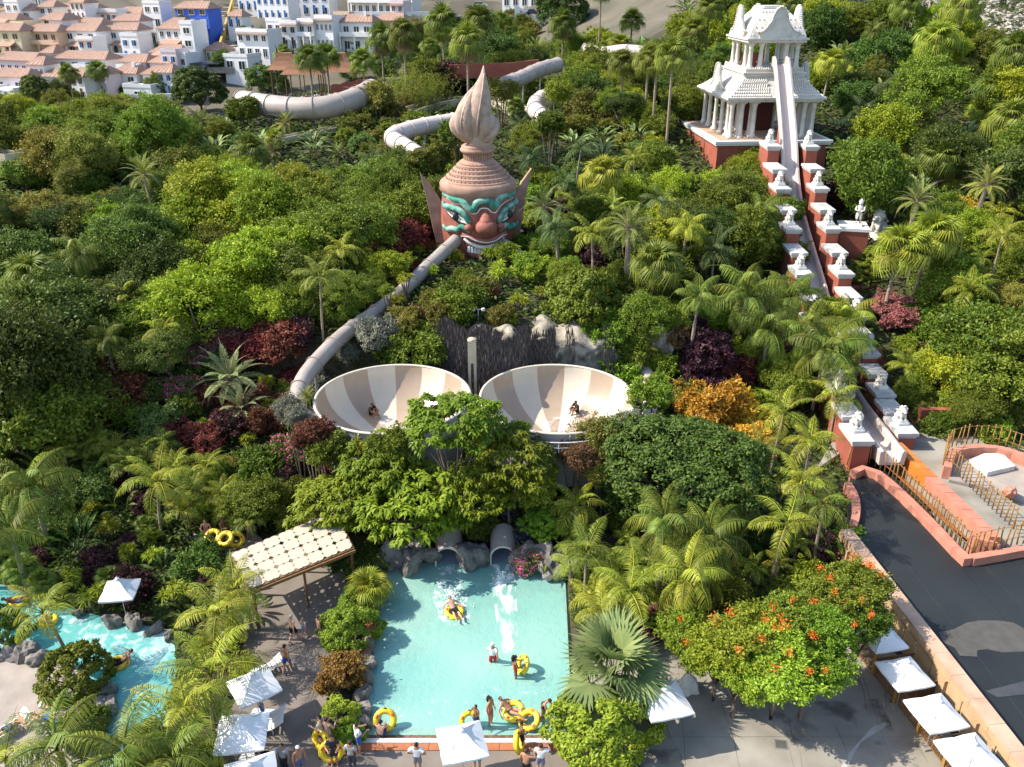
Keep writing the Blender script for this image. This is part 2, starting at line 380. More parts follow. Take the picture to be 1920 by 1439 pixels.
poolwater = watermat('pool_water', (.32, .55, .47), .74, (.7, .95, .93), .95, 1.9, .22)
rivwater = watermat('river_water', (.17, .50, .47), .76, (.55, .94, .95), .70, 1.15, .25, scale=1.5, fscale=.22)
def sheet(name, poly, z, mat, step=.4):
    xs_ = [p[0] for p in poly]; ys_ = [p[1] for p in poly]; m = MB(); n = len(poly)
    m.add([(p[0], p[1], z) for p in poly], [tuple(range(n))]); return m.build(name, mat)
tag(sheet('pool_water', [(-7.5, 30.75), (3.02, 30.75), (3.4, 45.2), (-8.1, 45.2)], -.1, poolwater), kind='structure')
tag(sheet('river_water', RIVER[::-1] if False else RIVER, -.12, rivwater), kind='structure')
bed = M('river_bed', (.17, .55, .57), .6, .15, .4)
tag(sheet('river_bed', [tuple(Vector(p)) for p in RIVER], -1.1, bed), kind='structure')
# foam trails below the chutes, splash
def blob(name, pts, z, mat, label=None, seed=0):
    P = gp(pts, z); m = MB(); n = len(P); m.add([(x, y, z) for x, y in P], [tuple(range(n))]); return tag(m.build(name, mat), kind='stuff')
foamA = foammat('foam_dense', .42, .62, 2.2, (1, .35, 1)); foamB = foammat('foam_loose', .47, .72, 2.6)
blob('foam', [(922, 1058), (965, 1058), (968, 1120), (972, 1180), (960, 1225), (942, 1225), (932, 1170), (924, 1110)], -.09, foamA)
blob('foam', [(822, 1058), (862, 1058), (866, 1100), (884, 1135), (880, 1168), (850, 1178), (822, 1160), (812, 1120)], -.09, foamB)
blob('foam', [(690, 1350), (1066, 1350), (1066, 1300), (1000, 1280), (860, 1290), (790, 1310), (720, 1330)], -.085, foammat('foam_ripple', .60, .95, 3.2))
blob('foam', [(120, 1150), (230, 1172), (310, 1190), (300, 1240), (240, 1240), (190, 1220), (130, 1190), (100, 1170)], -.105, foammat('foam_rapid', .50, .85, 2.0))
# ---------------------------------------------------------------- rocks
def rockmesh(seed, n=2, jag=.28):
    bm = bmesh.new(); bmesh.ops.create_icosphere(bm, subdivisions=3, radius=1); r = random.Random(seed); o = [r.uniform(0, 9) for _ in range(6)]
    for v in bm.verts:
        c = v.co; k = 1 + jag * (math.sin(c.x * 2.3 + o[0]) * math.sin(c.y * 2.7 + o[1]) + .6 * math.sin(c.z * 4 + o[2]) * math.sin(c.x * 5 + o[3]) + .35 * math.sin(c.y * 8 + o[4]) * math.sin(c.z * 7 + o[5]))
        v.co = c * k
    me = bpy.data.meshes.new('rock'); bm.to_mesh(me); bm.free(); return me
ROCKS = [rockmesh(i) for i in range(6)]
def rockat(p, s, label, mat=rock, seed=0, group=None):
    o = link('rock', ROCKS[seed % 6], None, p, (seed * .7, seed * 1.3, seed * 2.1), s, mat); return tag(o, label, 'rock', group)
G1 = 'boulders along the bank of the river'
for k, (x, y, s) in enumerate([(20, 1232, 1), (52, 1228, 1.2), (75, 1238, .9), (196, 1300, .9), (200, 1330, 1), (182, 1352, .8), (176, 1385, .7)]):
    p = oz(x, y, 0); rockat(p, (s * .8, s * .6, s * .55), 'rough grey boulder at the water line of the river beach', rock, k, G1)
for k, (x, y, s) in enumerate([(150, 1150, .8), (215, 1170, 1.1), (252, 1172, 1.3), (290, 1180, 1.0), (318, 1196, .8)]):
    p = oz(x, y, 0); s *= .62; rockat(p, (s, s * .6, s * .5), 'brown boulder on the far bank of the river under the shrubs', rock, k + 2, 'boulders on the far river bank')
for k, (x, y, s) in enumerate([(690, 1215, .7), (688, 1245, .8), (682, 1275, .8), (678, 1305, .7), (676, 1332, .8), (678, 1355, .6)]):
    p = oz(x, y, .1); rockat(p, (s * .55, s * .8, s * .7), 'dark boulder between the pool and the round shrubs', rock, k, 'boulders along the left pool side')
for k, (x, y, s) in enumerate([(735, 1050, 1.1), (775, 1046, 1.2), (806, 1042, .8), (882, 1044, 1.0), (902, 1040, .8), (985, 1046, 1.0), (1020, 1050, 1.2), (1045, 1060, 1.0)]):
    p = oz(x, y, .5); rockat(p, (s * 1.0, s * .7, s * .95), 'dark wet boulder behind the pool beside the chute mouths', rock, k, 'boulders behind the pool')
for k, (x, y, s, l) in enumerate([(1290, 1290, .6, 'pale boulder behind the umbrella under the orange blossom tree'), (1232, 1345, .55, 'pale grey boulder in front of the umbrella beside the fan palm')]):
    rockat(oz(x, y, .3), (s, s * .8, s * 1.1), l, whitestone, k)
# rock face behind the bowls
rw = empty('limestone_outcrop', (0, 0, 0), label='weathered limestone rock face behind the two striped bowls', cat='rock face')
def rockwall(path, z0, z1, mat, name, parent, amp=.5, seed=0, lean=.12):
    """face, rounded shoulder and back along a path of (x, y)"""
    n = 150; m = 60; vs = []
    P = [Vector((a, b, 0)) for a, b in path]; ln = [0]
    for i in range(1, len(P)): ln.append(ln[-1] + (P[i] - P[i-1]).length)
    for j in range(m + 1):
        for i in range(n + 1):
            s = ln[-1] * i / n; k = max(q for q in range(len(P) - 1) if ln[q] <= s + 1e-6); t = (s - ln[k]) / (ln[k+1] - ln[k])
            p = P[k].lerp(P[k+1], t); v = j / m
            e = math.sin(PI * i / n) ** .35
            zt = z0 + (z1 - z0) * e * (1 + .05 * math.sin(i * .31 + seed))
            if v < .7: z = z0 + (zt - z0) * v / .7; off = lean * (z - z0)
            else: z = zt + .25 * math.sin((v - .7) / .3 * PI); off = lean * (zt - z0) + (v - .7) / .3 * 4.0; z += .35 * math.sin(s * .8 + off)
            q3 = Vector((s * .55 + seed * 7, z * .5, v * 2)); d = amp * (1.6 * noise.noise(q3) + 1.1 * noise.noise(q3 * 2.3) + .8 * noise.noise(q3 * 5.1) + .5 * noise.noise(q3 * 11))
            vs.append((p.x, p.y + off - d * (1 if v < .66 else .3), z + (.12 * math.sin(s * 1.7 + v * 9) if v > .6 else 0)))
    fs = [(j*(n+1) + i, j*(n+1) + i + 1, (j+1)*(n+1) + i + 1, (j+1)*(n+1) + i) for j in range(m) for i in range(n)]
    return MB().add(vs, fs).build(name, mat, parent, True)
rockwall([(-7.5, 64.2), (-4, 61.6), (0, 60.9), (4, 61.2), (8, 62.2), (10.2, 64.5)], 2.2, 8.3, limestone, 'main_face', rw, .24, 1)
rockwall([(9.2, 66), (11, 63.5), (13, 63.2), (15, 66)], 1.8, 8.4, limestone, 'side_boulder', rw, .3, 4)
# ================================================================ slides and bowls
def crom(P, per=6):
    P = [Vector(p) for p in P]; Q = [P[0] * 2 - P[1]] + P + [P[-1] * 2 - P[-2]]; out = []
    for i in range(1, len(Q) - 2):
        for k in range(per):
            t = k / per; a, b, c, d = Q[i-1], Q[i], Q[i+1], Q[i+2]
            out.append(.5 * ((2*b) + (c-a)*t + (2*a - 5*b + 4*c - d)*t*t + (3*b - a - 3*c + d)*t**3))
    out.append(P[-1]); return out
def resample(path, step):
    L = [0]
    for i in range(1, len(path)): L.append(L[-1] + (path[i] - path[i-1]).length)
    n = max(1, round(L[-1] / step)); out = []
    for k in range(n + 1):
        s = L[-1] * k / n; i = 0
        while i < len(path) - 2 and L[i+1] < s: i += 1
        t = (s - L[i]) / max(1e-6, L[i+1] - L[i]); out.append(path[i].lerp(path[i+1], t))
    return out
def tubeslide(name, pts, rad, step, mat, label, half=None, cat='water slide', flange=.09, posts=True):
    path = resample(crom(pts, 8), step / 4); root = empty(name, (path[-1].x, path[-1].y, path[-1].z - rad), label=label, cat=cat)
    o = Vector(root.location); path = [p - o for p in path]
    for k in range(0, len(path) - 1, 4):
        seg = path[k:k+5]
        if len(seg) < 2: continue
        if len(seg) > 1 and k + 5 < len(path): seg = seg + [path[k+5].lerp(path[k+4], .9)]
        m = MB(); m.tube(seg, rad, 20, False)
        if half: m.mi = 1
        s = m.build('tube_section', [mat], root, True)
        fl = MB(); a = seg[0]; d = (seg[1] - a).normalized()
        fl.tube([a - d * .045, a + d * .045], rad + flange, 20, True); fl.build('flange', mat, root)
        if posts and k % 8 == 0:
            w0 = seg[0] + o; g = TZ(w0.x, w0.y)
            if w0.z - rad - g > .4: MB().tube([(seg[0].x, seg[0].y, g - o.z - .3), (seg[0].x, seg[0].y, seg[0].z - rad * .9)], .14, 8).build('support_post', metal, root)
    m = MB(); m.tube([path[0], path[0] + (path[1] - path[0]).normalized() * .05], rad * .98, 20, True); m.build('end_ring', mat, root)
    m = MB(); m.tube([path[-1] - (path[-1] - path[-2]).normalized() * .05, path[-1]], rad * .98, 20, True); m.build('end_cap', mat, root)
    return root
LP = [(860, 441, 81), (853, 448, 80), (800, 497, 75.5), (750, 545, 71), (700, 583, 67.5), (645, 622, 64), (605, 660, 61), (572, 700, 58), (556, 740, 55.5), (562, 770, 53.3), (592, 786, 52.3)]
tubeslide('tube_slide', [ay(*q) - Vector((0, 0, .25)) for q in LP], .62, 3.0, tubecol, 'pinkish grey tube slide from the giant mouth down to the left bowl')
RP = [(925, 452, 81), (945, 460, 80), (985, 492, 77), (1040, 530, 74), (1110, 580, 71), (1180, 640, 66), (1215, 690, 62), (1222, 735, 58), (1205, 765, 55.3), (1180, 778, 53.9)]
tubeslide('tube_slide', [ay(*q) - Vector((0, 0, .9 if 2 < i < 9 else 0)) for i, q in enumerate(RP)], .62, 3.0, tubecol, 'grey tube slide half hidden by plants leading from the mouth to the right bowl')
# safety rail on the left tube
rl = [ay(a + 8, b + 12, Y - .5) + Vector((0, 0, .2)) for a, b, Y in LP[1:7]]
BR = 5.4
def bowl(c, label, rail, rot0):
    root = empty('slide_bowl', (c.x, c.y, 1.8), label=label, cat='water slide'); z0 = c.z - 1.8
    prof = [(BR, 0), (BR - .04, -.5), (BR - .16, -1.0), (BR - .45, -1.6), (BR - .95, -2.2), (BR - 1.7, -2.75), (BR - 2.7, -3.15), (BR - 3.8, -3.4), (.75, -3.6)]
    n = 16
    for k in range(n):
        a0 = 2 * PI * k / n + rot0; m = MB(); rs = []
        for i, (r, z) in enumerate(prof):
            tw = 0
            rs.append([(r * math.cos(a0 + tw + 2*PI/n * j / 4), r * math.sin(a0 + tw + 2*PI/n * j / 4), z0 + z) for j in range(5)])
        m.rings(rs[::-1], False, False); m.build('bowl_panel', bowl_dark if k % 2 else bowl_light, root, True)
    m = MB(); m.lathe([(BR + .02, -.02), (BR + .16, -.03), (BR + .18, .04), (BR + .16, .1), (BR + .02, .11), (BR - .03, .06), (BR + .02, -.02)], 72, (0, 0, z0)); m.build('rim', bowl_light, root, True)
    m = MB(); m.lathe([(.8, -3.8), (BR - 3.4, -3.6), (BR - 1.4, -2.95), (BR - .4, -1.9), (BR + .06, -1.0), (BR + .1, -.04)], 48, (0, 0, z0)); m.build('outer_shell', bowl_out, root, True)
    for k in range(16):
        a = 2*PI*k/16 + .1; ca, sa = math.cos(a), math.sin(a)
        MB().beam(((BR + .16) * ca, (BR + .16) * sa, z0 - .05), ((BR - .2) * ca, (BR - .2) * sa, z0 - 1.9), .07, .16).build('shell_rib', bowl_light, root)
    m = MB(); m.lathe([(BR - .6, -4.5), (BR - .6, -2.0)], 40, (0, 0, z0)); m.build('skirt_wall', bowl_out, root, True)
    for k in range(8):
        a = 2*PI*k/8 + .3; MB().tube([((BR + .14) * math.cos(a), (BR + .14) * math.sin(a), -1), ((BR + .14) * math.cos(a), (BR + .14) * math.sin(a), z0 - .05)], .12, 8).build('support_post', metal, root)
    m = MB(); m.lathe([(.76, -3.59), (.5, -3.75), (.02, -3.8)], 20, (0, 0, z0)); m.build('drain', black, root)
    if rail:
        a0, a1 = R(-115), R(25); RR = BR + .75
        for zz, nm in ((-.25, 'rail'), (-.65, 'rail')):
            MB().tube([(RR * math.cos(a0 + (a1-a0)*i/24), RR * math.sin(a0 + (a1-a0)*i/24), z0 + zz) for i in range(25)], .035, 6).build(nm, white, root)
        for i in range(13):
            a = a0 + (a1-a0)*i/12; ca, sa = math.cos(a), math.sin(a)
            MB().beam((RR * ca, RR * sa, z0 - 1.0), (RR * ca, RR * sa, z0 - .22), .05).build('rail_post', white, root)
            MB().beam((RR * ca, RR * sa, z0 - 1.0), ((BR + .1) * ca, (BR + .1) * sa, z0 - .8), .05).build('rail_bracket', white, root)
    return root
BL, BRc = Vector((-8.46, 54.36, 7)), Vector((3.22, 54.36, 7))
bowl(BL, 'striped tan and cream slide bowl fed by the tube slide, left of the stone post', False, .1)
bowl(BRc, 'striped tan and cream slide bowl with white rim railing, right of the stone post', True, .24)
wetfilm = foammat('bowl_water', .48, .95, 1.3, col=(.92, .93, .93))
for c in (BL, BRc):
    m = MB(); m.lathe([(.3, -3.52), (.75, -3.5), (BR - 3.8, -3.3), (BR - 2.7, -3.05)], 32, (c.x, c.y, c.z + .035), R(-40), R(130)); tag(m.build('bowl_foam', wetfilm), kind='stuff')
# chute mouths
def chutemouth(px, py, label):
    p = oz(px, py, 0); root = empty('chute_outlet', (p.x, p.y, -.2), label=label, cat='water slide')
    prof = []; r = .72
    for k in range(13): a = PI * k / 12; prof.append((r * math.cos(a), .75 + r * math.sin(a)))
    sec = [(r, 0)] + prof + [(-r, 0)]; sec2 = [(r + .12, -.1)] + [(x * (r + .12) / r, .75 + (z - .75) * (r + .12) / r) for x, z in prof] + [(-r - .12, -.1)]
    m = MB(); rs = []
    for y in (0, .6, 1.2, 1.9):
        rs.append([(x, y, z + y * .22) for x, z in sec2])
    m.rings(rs, False, False); m.build('outer_tube', tubecol, root, True)
    m = MB(); rs = [[(x, y, z + y * .22) for x, z in sec] for y in (1.9, 1.2, .6, 0)]; m.rings(rs, False, False); m.build('inner_tube', M('chute_inner', (.26, .28, .33), .3, .1), root, True)
    m = MB(); n = len(sec); m.add([(x, -.003, z) for x, z in sec] + [(x, -.003, z) for x, z in sec2], [(i + 1, i, n + i, n + i + 1) for i in range(n - 1)]); m.build('lip', bowl_light, root)
    m = MB(); m.add([(-r, 1.9, .43), (r, 1.9, .43), (r, 0, .02), (-r, 0, .02)], [(0, 1, 2, 3)]); m.build('chute_floor', M('chute_floor', (.22, .24, .3), .2, .1), root)
    return root
chutemouth(840, 1060, 'left grey chute outlet pouring water into the pool')
chutemouth(943, 1058, 'right grey chute outlet with a long white wake in the pool')
drop = MB().ball((0, 0, 0), .05, 5, 3).mesh('drop')
def splash(px, py, n, sp, hh, seed):
    r = random.Random(seed); m = MB(); p = oz(px, py, -.1)
    for _ in range(n):
        a = r.uniform(0, 2*PI); q = abs(r.gauss(0, .5)); s = r.uniform(.012, .04)
        m.ball((p.x + sp * q * math.cos(a), p.y + sp * q * math.sin(a), -.08 + hh * r.random() ** 2 * math.exp(-q)), s, 4, 3)
    tag(m.build('splash', foammat('splash%d' % seed, .2, .3)), kind='stuff')
splash(846, 1118, 260, 1.0, .8, 1); splash(943, 1085, 220, .6, .6, 2); splash(852, 1140, 120, 1.2, .4, 3)
# water curtains at the mouths
for px, py in ((840, 1060), (943, 1058)):
    p = oz(px, py, 0); m = MB(); vs = []
    for j in range(6):
        t = j / 5
        for i in range(7): vs.append((p.x + (i / 6 - .5) * .95 * (1 - .35 * math.sin(t * 2)), p.y - .1 - t * .55, -.16 + .1 - t * t * .05 + .03 * math.sin(i * 2)))
    m.add(vs, [(j*7 + i, j*7 + i + 1, (j+1)*7 + i + 1, (j+1)*7 + i) for j in range(5) for i in range(6)]); tag(m.build('falling_water', foamA, None, True), kind='stuff')
# post between the bowls
p = ay(887, 745, 58.6); root = empty('stone_post', (p.x, p.y, 2), label='tall slotted cream post standing between the two striped bowls', cat='post')
zt = ay(887, 638, 58.6).z - 2
m = MB(); m.box((0, 0, zt - .9), (.62, .5, 1.8)); m.lathe([(.34, 0), (.3, .12), (.12, .2), (.01, .22)], 12, (0, 0, zt)); m.build('top_block', cream, root)
for s in (-1, 1): MB().box((s * .21, 0, (zt - 1.8) / 2), (.2, .48, zt - 1.8)).build('leg', cream, root)
# the large raft tubes and flumes on the hill
tubeslide('raft_tube', [ay(*q) for q in [(455, 190, 128), (500, 198, 124), (560, 204, 122), (620, 200, 122), (665, 186, 125), (700, 168, 129)]], 1.5, 3.4, tubecol, 'thick beige raft tube curving across the hill left of the flame', flange=.13)
tubeslide('raft_tube', [ay(*q) for q in [(850, 228, 108), (800, 236, 106), (760, 246, 104), (735, 258, 102), (760, 276, 99), (785, 292, 97)]], .98, 2.0, chute, 'pale bent flume tube directly left of the pointed flame', flange=.1)
tubeslide('raft_tube', [ay(*q) for q in [(1045, 122, 138), (1010, 132, 134), (975, 148, 130), (945, 158, 127)]], 1.05, 2.3, tubecol, 'beige tube section climbing right of the flame tip', flange=.1)
tubeslide('raft_tube', [ay(*q) for q in [(1030, 180, 112), (1010, 190, 110), (1003, 205, 108), (1020, 222, 106)]], 1.0, 1.6, chute, 'short pale tube bend right of the flame base', flange=.1)
tubeslide('raft_tube', [ay(*q) for q in [(1095, 94, 165), (1130, 100, 163), (1170, 96, 160), (1215, 100, 158)]], 1.1, 3, chute, 'far white tube seen behind the lone palm trunk', flange=.1)
def flume(pts, wd, ht, mat, label, name='open_flume', step=2.6):
    path = resample(crom(pts, 6), step / 2); root = empty(name, path[0], label=label, cat='water slide'); o = path[0]
    for k in range(0, len(path) - 1, 2):
        seg = path[k:k+3]
        if len(seg) < 2: continue
        rs = []
        for i, q in enumerate(seg):
            a = path[max(0, k+i-1)]; b_ = path[min(len(path)-1, k+i+1)]; d = (b_ - a); d.z = 0; d.normalize(); s = Vector((-d.y, d.x, 0))
            cs = [(-wd/2 - .12, ht + .0), (-wd/2, ht), (-wd/2 + .04, .12), (-wd/2 + .3, 0), (wd/2 - .3, 0), (wd/2 - .04, .12), (wd/2, ht), (wd/2 + .12, ht), (wd/2 + .12, -.15), (-wd/2 - .12, -.15)]
            rs.append([q - o + s * x + Vector((0, 0, z)) for x, z in cs])
        MB().rings(rs).build('flume_section', mat, root)
    return root
flume([hit(q[0], q[1], .5) for q in [(1010, 238, 108), (940, 200, 116), (860, 196, 120), (790, 210, 120), (730, 236, 116)]], 2.6, 1.0, cream, 'open cream rapids flume running down behind the flame')
flume([hit(q[0], q[1], 2.6) for q in [(-30, 296, 101), (20, 308, 99), (65, 300, 100), (100, 285, 103)]], 2.0, 1.3, cream, 'cream flume trough at the left picture edge under the red bush')
flume([hit(q[0], q[1], .5) for q in [(500, 270, 107), (560, 258, 109), (620, 246, 112), (690, 232, 116)]], 1.5, .5, cream, 'low cream channel in front of the thick raft tube')
# ================================================================ the giant head
hd = Vector((-3.3, 83.2, 8.0)); head = empty('giant_head', hd, R(11), label='giant red demon head with green brows and a pointed stone flame', cat='statue')
skin = M('face_red', (.37, .125, .085), .65, col2=(.22, .07, .05), scale=1.3, bump=.15, bscale=5)
crownm = M('crown_terracotta', (.42, .26, .19), .85, col2=(.27, .155, .11), scale=.9, bump=.3, bscale=6)
flamem = M('flame_stone', (.45, .335, .265), .9, col2=(.31, .22, .17), scale=1.6, bump=.7, bscale=6)
green = M('brow_green', (.26, .44, .36), .7, col2=(.03, .19, .135), scale=1.0, p=(.38, .6), bump=.3, bscale=5); eyewhite = M('eye_white', (.72, .70, .64), .5, .06)
HZ = lambda py: ay(890, py, 80.5).z - hd.z
prof = [(2.7, -1.5), (2.9, 0), (3.2, 1.2), (3.55, 2.6), (3.72, 4.2), (3.66, 5.8), (3.5, 6.9), (3.35, 7.4)]
MB().lathe(prof, 40).build('face', skin, head, True)
def RF(z):
    for (r0, z0), (r1, z1) in zip(prof, prof[1:]):
        if z0 <= z <= z1: return r0 + (r1 - r0) * (z - z0) / (z1 - z0)
    return prof[-1][0]
def S(zx, zy, off=0.0):
    """a point on the face from coordinates in the enlarged view of the photograph"""
    x = (zx - 838) / 138.0; z = HZ(300 + zy / 7.2); r = RF(z) + off
    a = math.asin(max(-.97, min(.97, x / (RF(z) + .02))))
    return Vector((r * math.sin(a), -r * math.cos(a), z))
def strip(name, pts, rad, mat, off=.1, n=8, parent=head):
    P = crom([S(a, b, off) for a, b in pts], 4)
    rr = [rad * (.35 + .65 * min(1, 4 * min(i, len(P) - 1 - i) / len(P) + .15)) for i in range(len(P))]
    return MB().tube(P, rr, n).build(name, mat, parent, True)
strip('brow', [(300, 500), (380, 495), (470, 525), (570, 545), (640, 620), (700, 640), (735, 560), (790, 530), (850, 540), (910, 530), (950, 600), (990, 600), (1030, 520), (1110, 490), (1210, 515), (1300, 500), (1375, 505)], .34, green, .12)
strip('brow_piping', [(390, 540), (480, 575), (570, 590), (630, 660), (690, 692), (745, 680), (790, 628), (880, 630), (930, 680), (985, 690), (1040, 630), (1100, 590), (1270, 562)], .07, white, .08, 6)
strip('forehead_piping', [(420, 425), (600, 468), (838, 485), (1080, 470), (1270, 430)], .07, white, .06, 6)
for sgn in (-1, 1):
    X = lambda v: 838 + (v - 838) * (-sgn) if sgn > 0 else v
    out = [(365, 690), (430, 695), (520, 720), (590, 770), (645, 835), (560, 820), (470, 790), (400, 740)]
    P = [S(X(a), b, .07) for a, b in out]; c = sum(P, Vector()) / len(P) + Vector((0, -.1, 0))
    m = MB(); m.add([c] + P, [(0, i + 1, (i + 1) % len(P) + 1) for i in range(len(P))]); eye = m.build('eye', eyewhite, head, True)
    q = S(X(490), 752, .14); m = MB(); m.ball(q, (.34, .12, .40), 14, 8); iris = m.build('iris', M('iris%d' % sgn, (.03, .035, .04), .4), eye, True)
    m = MB(); m.ball(S(X(485), 750, .26), (.1, .05, .11), 8, 5); m.build('pupil_light', white, eye, True)
    strip('eyelid', [(X(350), 600), (X(375), 645), (X(450), 640), (X(540), 665), (X(600), 725), (X(640), 800), (X(655), 830)], .3, green, .12)
    strip('lower_lid_line', [(X(370), 700), (X(430), 770), (X(520), 825), (X(620), 850)], .06, black, .06, 6)
    strip('cheek_curl', [(X(345), 910), (X(380), 950), (X(440), 915), (X(500), 920), (X(545), 875), (X(600), 900), (X(640), 945)], .27, green, .12)
    m = MB(); m.ball(S(X(640), 872, .25), (.42, .45, .36), 12, 8); m.build('nostril', skin, head, True)
    # tall pointed ear
    s = sgn; pts = [(3.3, 1.6), (4.0, .6), (4.5, 3.6), (4.9, 6.0), (5.5, 8.9), (4.5, 7.7), (3.7, 6.4), (3.3, 5.0)]
    m = MB(); vs = [(s * x, .3 + .25 * (x - 3.3), z) for x, z in pts] + [(s * x, .75 + .25 * (x - 3.3), z) for x, z in pts]; n = len(pts)
    m.add(vs, [tuple(range(n)), tuple(range(2*n - 1, n - 1, -1))] + [(i, n + i, n + (i+1) % n, (i+1) % n) for i in range(n)]); m.build('ear', crownm, head)
q = S(848, 860, .55); m = MB(); m.ball(q, (1.05, .95, .78), 20, 12); m.build('nose_tip', skin, head, True)
a, b_, c = S(838, 670, .05), S(842, 770, .45), S(846, 850, .55); m = MB(); m.tube([a, b_, c], [.22, .62, .85], 14); m.build('nose_bridge', skin, head, True)
strip('upper_lip', [(560, 960), (640, 1010), (740, 1050), (850, 1062), (950, 1048), (1060, 1000), (1120, 965)], .34, skin, .16)
strip('lip_piping', [(560, 985), (640, 990), (720, 1035), (850, 1068), (960, 1050), (1050, 1000), (1110, 990)], .07, white, .5, 6)
m = MB(); P = [S(a, b, .05) for a, b in [(560, 1030), (700, 1110), (840, 1140), (980, 1110), (1110, 1030), (1050, 1220), (940, 1270), (840, 1285), (720, 1270), (610, 1200)]]; c = sum(P, Vector()) / 10 + Vector((0, .1, 0))
m.add([c] + P, [(0, (i + 1) % 10 + 1, i + 1) for i in range(10)]); m.build('mouth', M('mouth_dark', (.05, .02, .02), .7), head)
strip('gum', [(580, 1030), (640, 1075), (740, 1125), (838, 1145), (940, 1125), (1040, 1075), (1090, 1030)], .22, eyewhite, .2)
for k in range(11):
    zx = 640 + k * 39; t = (zx - 838) / 200; q = S(zx, 1195 - 22 * t * t, .2); MB().box(q, (.26, .2, .5), math.atan2(q.y, q.x) + PI / 2, .85).build('tooth', white, head)
strip('lower_lip', [(610, 1180), (690, 1255), (840, 1290), (990, 1255), (1070, 1180)], .3, skin, .12)
strip('chin_band', [(640, 1330), (740, 1385), (840, 1395), (940, 1385), (1040, 1330)], .3, green, .05)
# crown tiers
B0 = HZ(372) + .2
tiers = [(3.45, 3.62, 1.0), (3.1, 3.5, .35), (2.72, 3.05, .45), (2.3, 2.65, .4), (1.9, 2.25, .35)]
MB().lathe([(3.3, B0 - 1.2), (3.52, B0 - .7), (3.55, B0), (3.72, B0 + .1), (3.74, B0 + .75), (3.62, B0 + .95), (3.3, B0 + 1.1)], 48).build('crown_brim', crownm, head, True)
z = B0 + 1.0; r = 3.35
for k in range(5):
    r2 = r - .33
    m = MB(); m.lathe([(r - .12, z), (r, z + .02), (r + .03, z + .12), (r - .06, z + .2), (r2 + .06, z + .22), (r2 + .02, z + .36), (r2, z + .4)], 48); t = m.build('crown_tier', crownm, head, True)
    nst = 44 - k * 4
    for i in range(nst):
        a = 2 * PI * i / nst
        if math.sin(a) > .45: continue
        MB().box(((r2 + .07) * math.cos(a), (r2 + .07) * math.sin(a), z + .29), (.1, .2, .15), a).build('stud', crownm, t)
    z += .34; r = r2
ZN = z + .05
MB().lathe([(1.85, ZN - .1), (1.6, ZN + .1), (1.3, ZN + .2), (1.3, ZN + .8), (1.55, ZN + .88), (1.68, ZN + 1.05), (1.62, ZN + 1.25), (1.48, ZN + 1.32), (1.55, ZN + 1.42), (1.4, ZN + 1.55), (.9, ZN + 1.6)], 36).build('crown_neck', crownm, head, True)
for i in range(36):
    a = 2*PI*i/36; MB().box((1.32*math.cos(a), 1.32*math.sin(a), ZN + .5), (.09, .13, .56), a).build('flute', crownm, head)
# flame: overlapping petals that spiral to a point
FZ = ZN + 1.5; FH = HZ(133) + .15 - FZ
def petal(az, h, wd, out, lean, tw, z0=0, thick=.35, name='flame_petal'):
    rs = []; n = 12
    for k in range(13):
        t = k / 12; wdt = wd * math.sin(PI * min(1, (t * .86 + .12))) ** .8 * (1 - t ** 4 * .75); a = az + tw * t
        rr = out * (math.sin(PI * min(1, t * .92 + .06)) ** .9) * (1 - .2 * t) + .1; cx = rr * math.cos(a) + lean[0] * t * t; cyy = rr * math.sin(a) + lean[1] * t * t
        sx, sy = -math.sin(a), math.cos(a); ring = []
        for i in range(n):
            q = 2*PI*i/n; u = math.cos(q) * wdt; v = math.sin(q) * thick * math.sin(PI * min(1, t * .9 + .08)) ** .7
            bulge = -.25 * (u / max(wd, .01)) ** 2 * out
            ring.append((cx + sx * u + math.cos(a) * (v + bulge), cyy + sy * u + math.sin(a) * (v + bulge), FZ + z0 + h * t))
        rs.append(ring)
    MB().rings(rs).build(name, flamem, head, True)
petal(R(-105), FH, 1.2, 1.35, (.75, .6), R(20), 0, .6)
petal(R(-30), FH * .64, 1.45, 1.6, (-.9, 0), R(-8), 0, .6)
petal(R(-142), FH * .80, .7, 2.0, (.15, .2), R(8), 0, .28)
petal(R(-160), FH * .70, .75, 2.3, (-.1, 0), R(4), 0, .25)
petal(R(-178), FH * .60, .75, 2.5, (-.3, 0), R(4), 0, .25)
petal(R(-200), FH * .78, 1.0, 1.9, (.2, 0), R(10), 0, .3)
petal(R(10), FH * .52, 1.2, 2.0, (-.2, 0), R(-10), 0, .4)
petal(R(60), FH * .7, 1.4, 1.6, (0, 0), 0, 0, .5)
petal(R(120), FH * .8, 1.4, 1.5, (.3, 0), 0, 0, .5)
petal(R(-62), FH * .40, .55, 2.1, (.9, 0), R(28), 0, .2)
for az, hh, out, ln_ in ((-105, 1, 2.0, .75), (-30, .6, 2.2, -.9), (-150, .76, 2.25, .1)):
    MB().tube([((out * math.sin(PI * min(1, t * .92 + .06)) ** .9 * (1 - .2 * t) + .12) * math.cos(R(az) + .3 * t) + ln_ * t * t, (out * math.sin(PI * min(1, t * .92 + .06)) ** .9 * (1 - .2 * t) + .12) * math.sin(R(az) + .3 * t), FZ + FH * hh * t) for t in [k / 12 for k in range(1, 12)]], .09, 6).build('flame_rib', flamem, head, True)
m = MB(); m.lathe([(1.2, 0), (1.5, FH * .25), (1.1, FH * .5), (.5, FH * .75), (.05, FH * .85)], 16, (.25, 0, FZ)); m.build('flame_core', flamem, head, True)
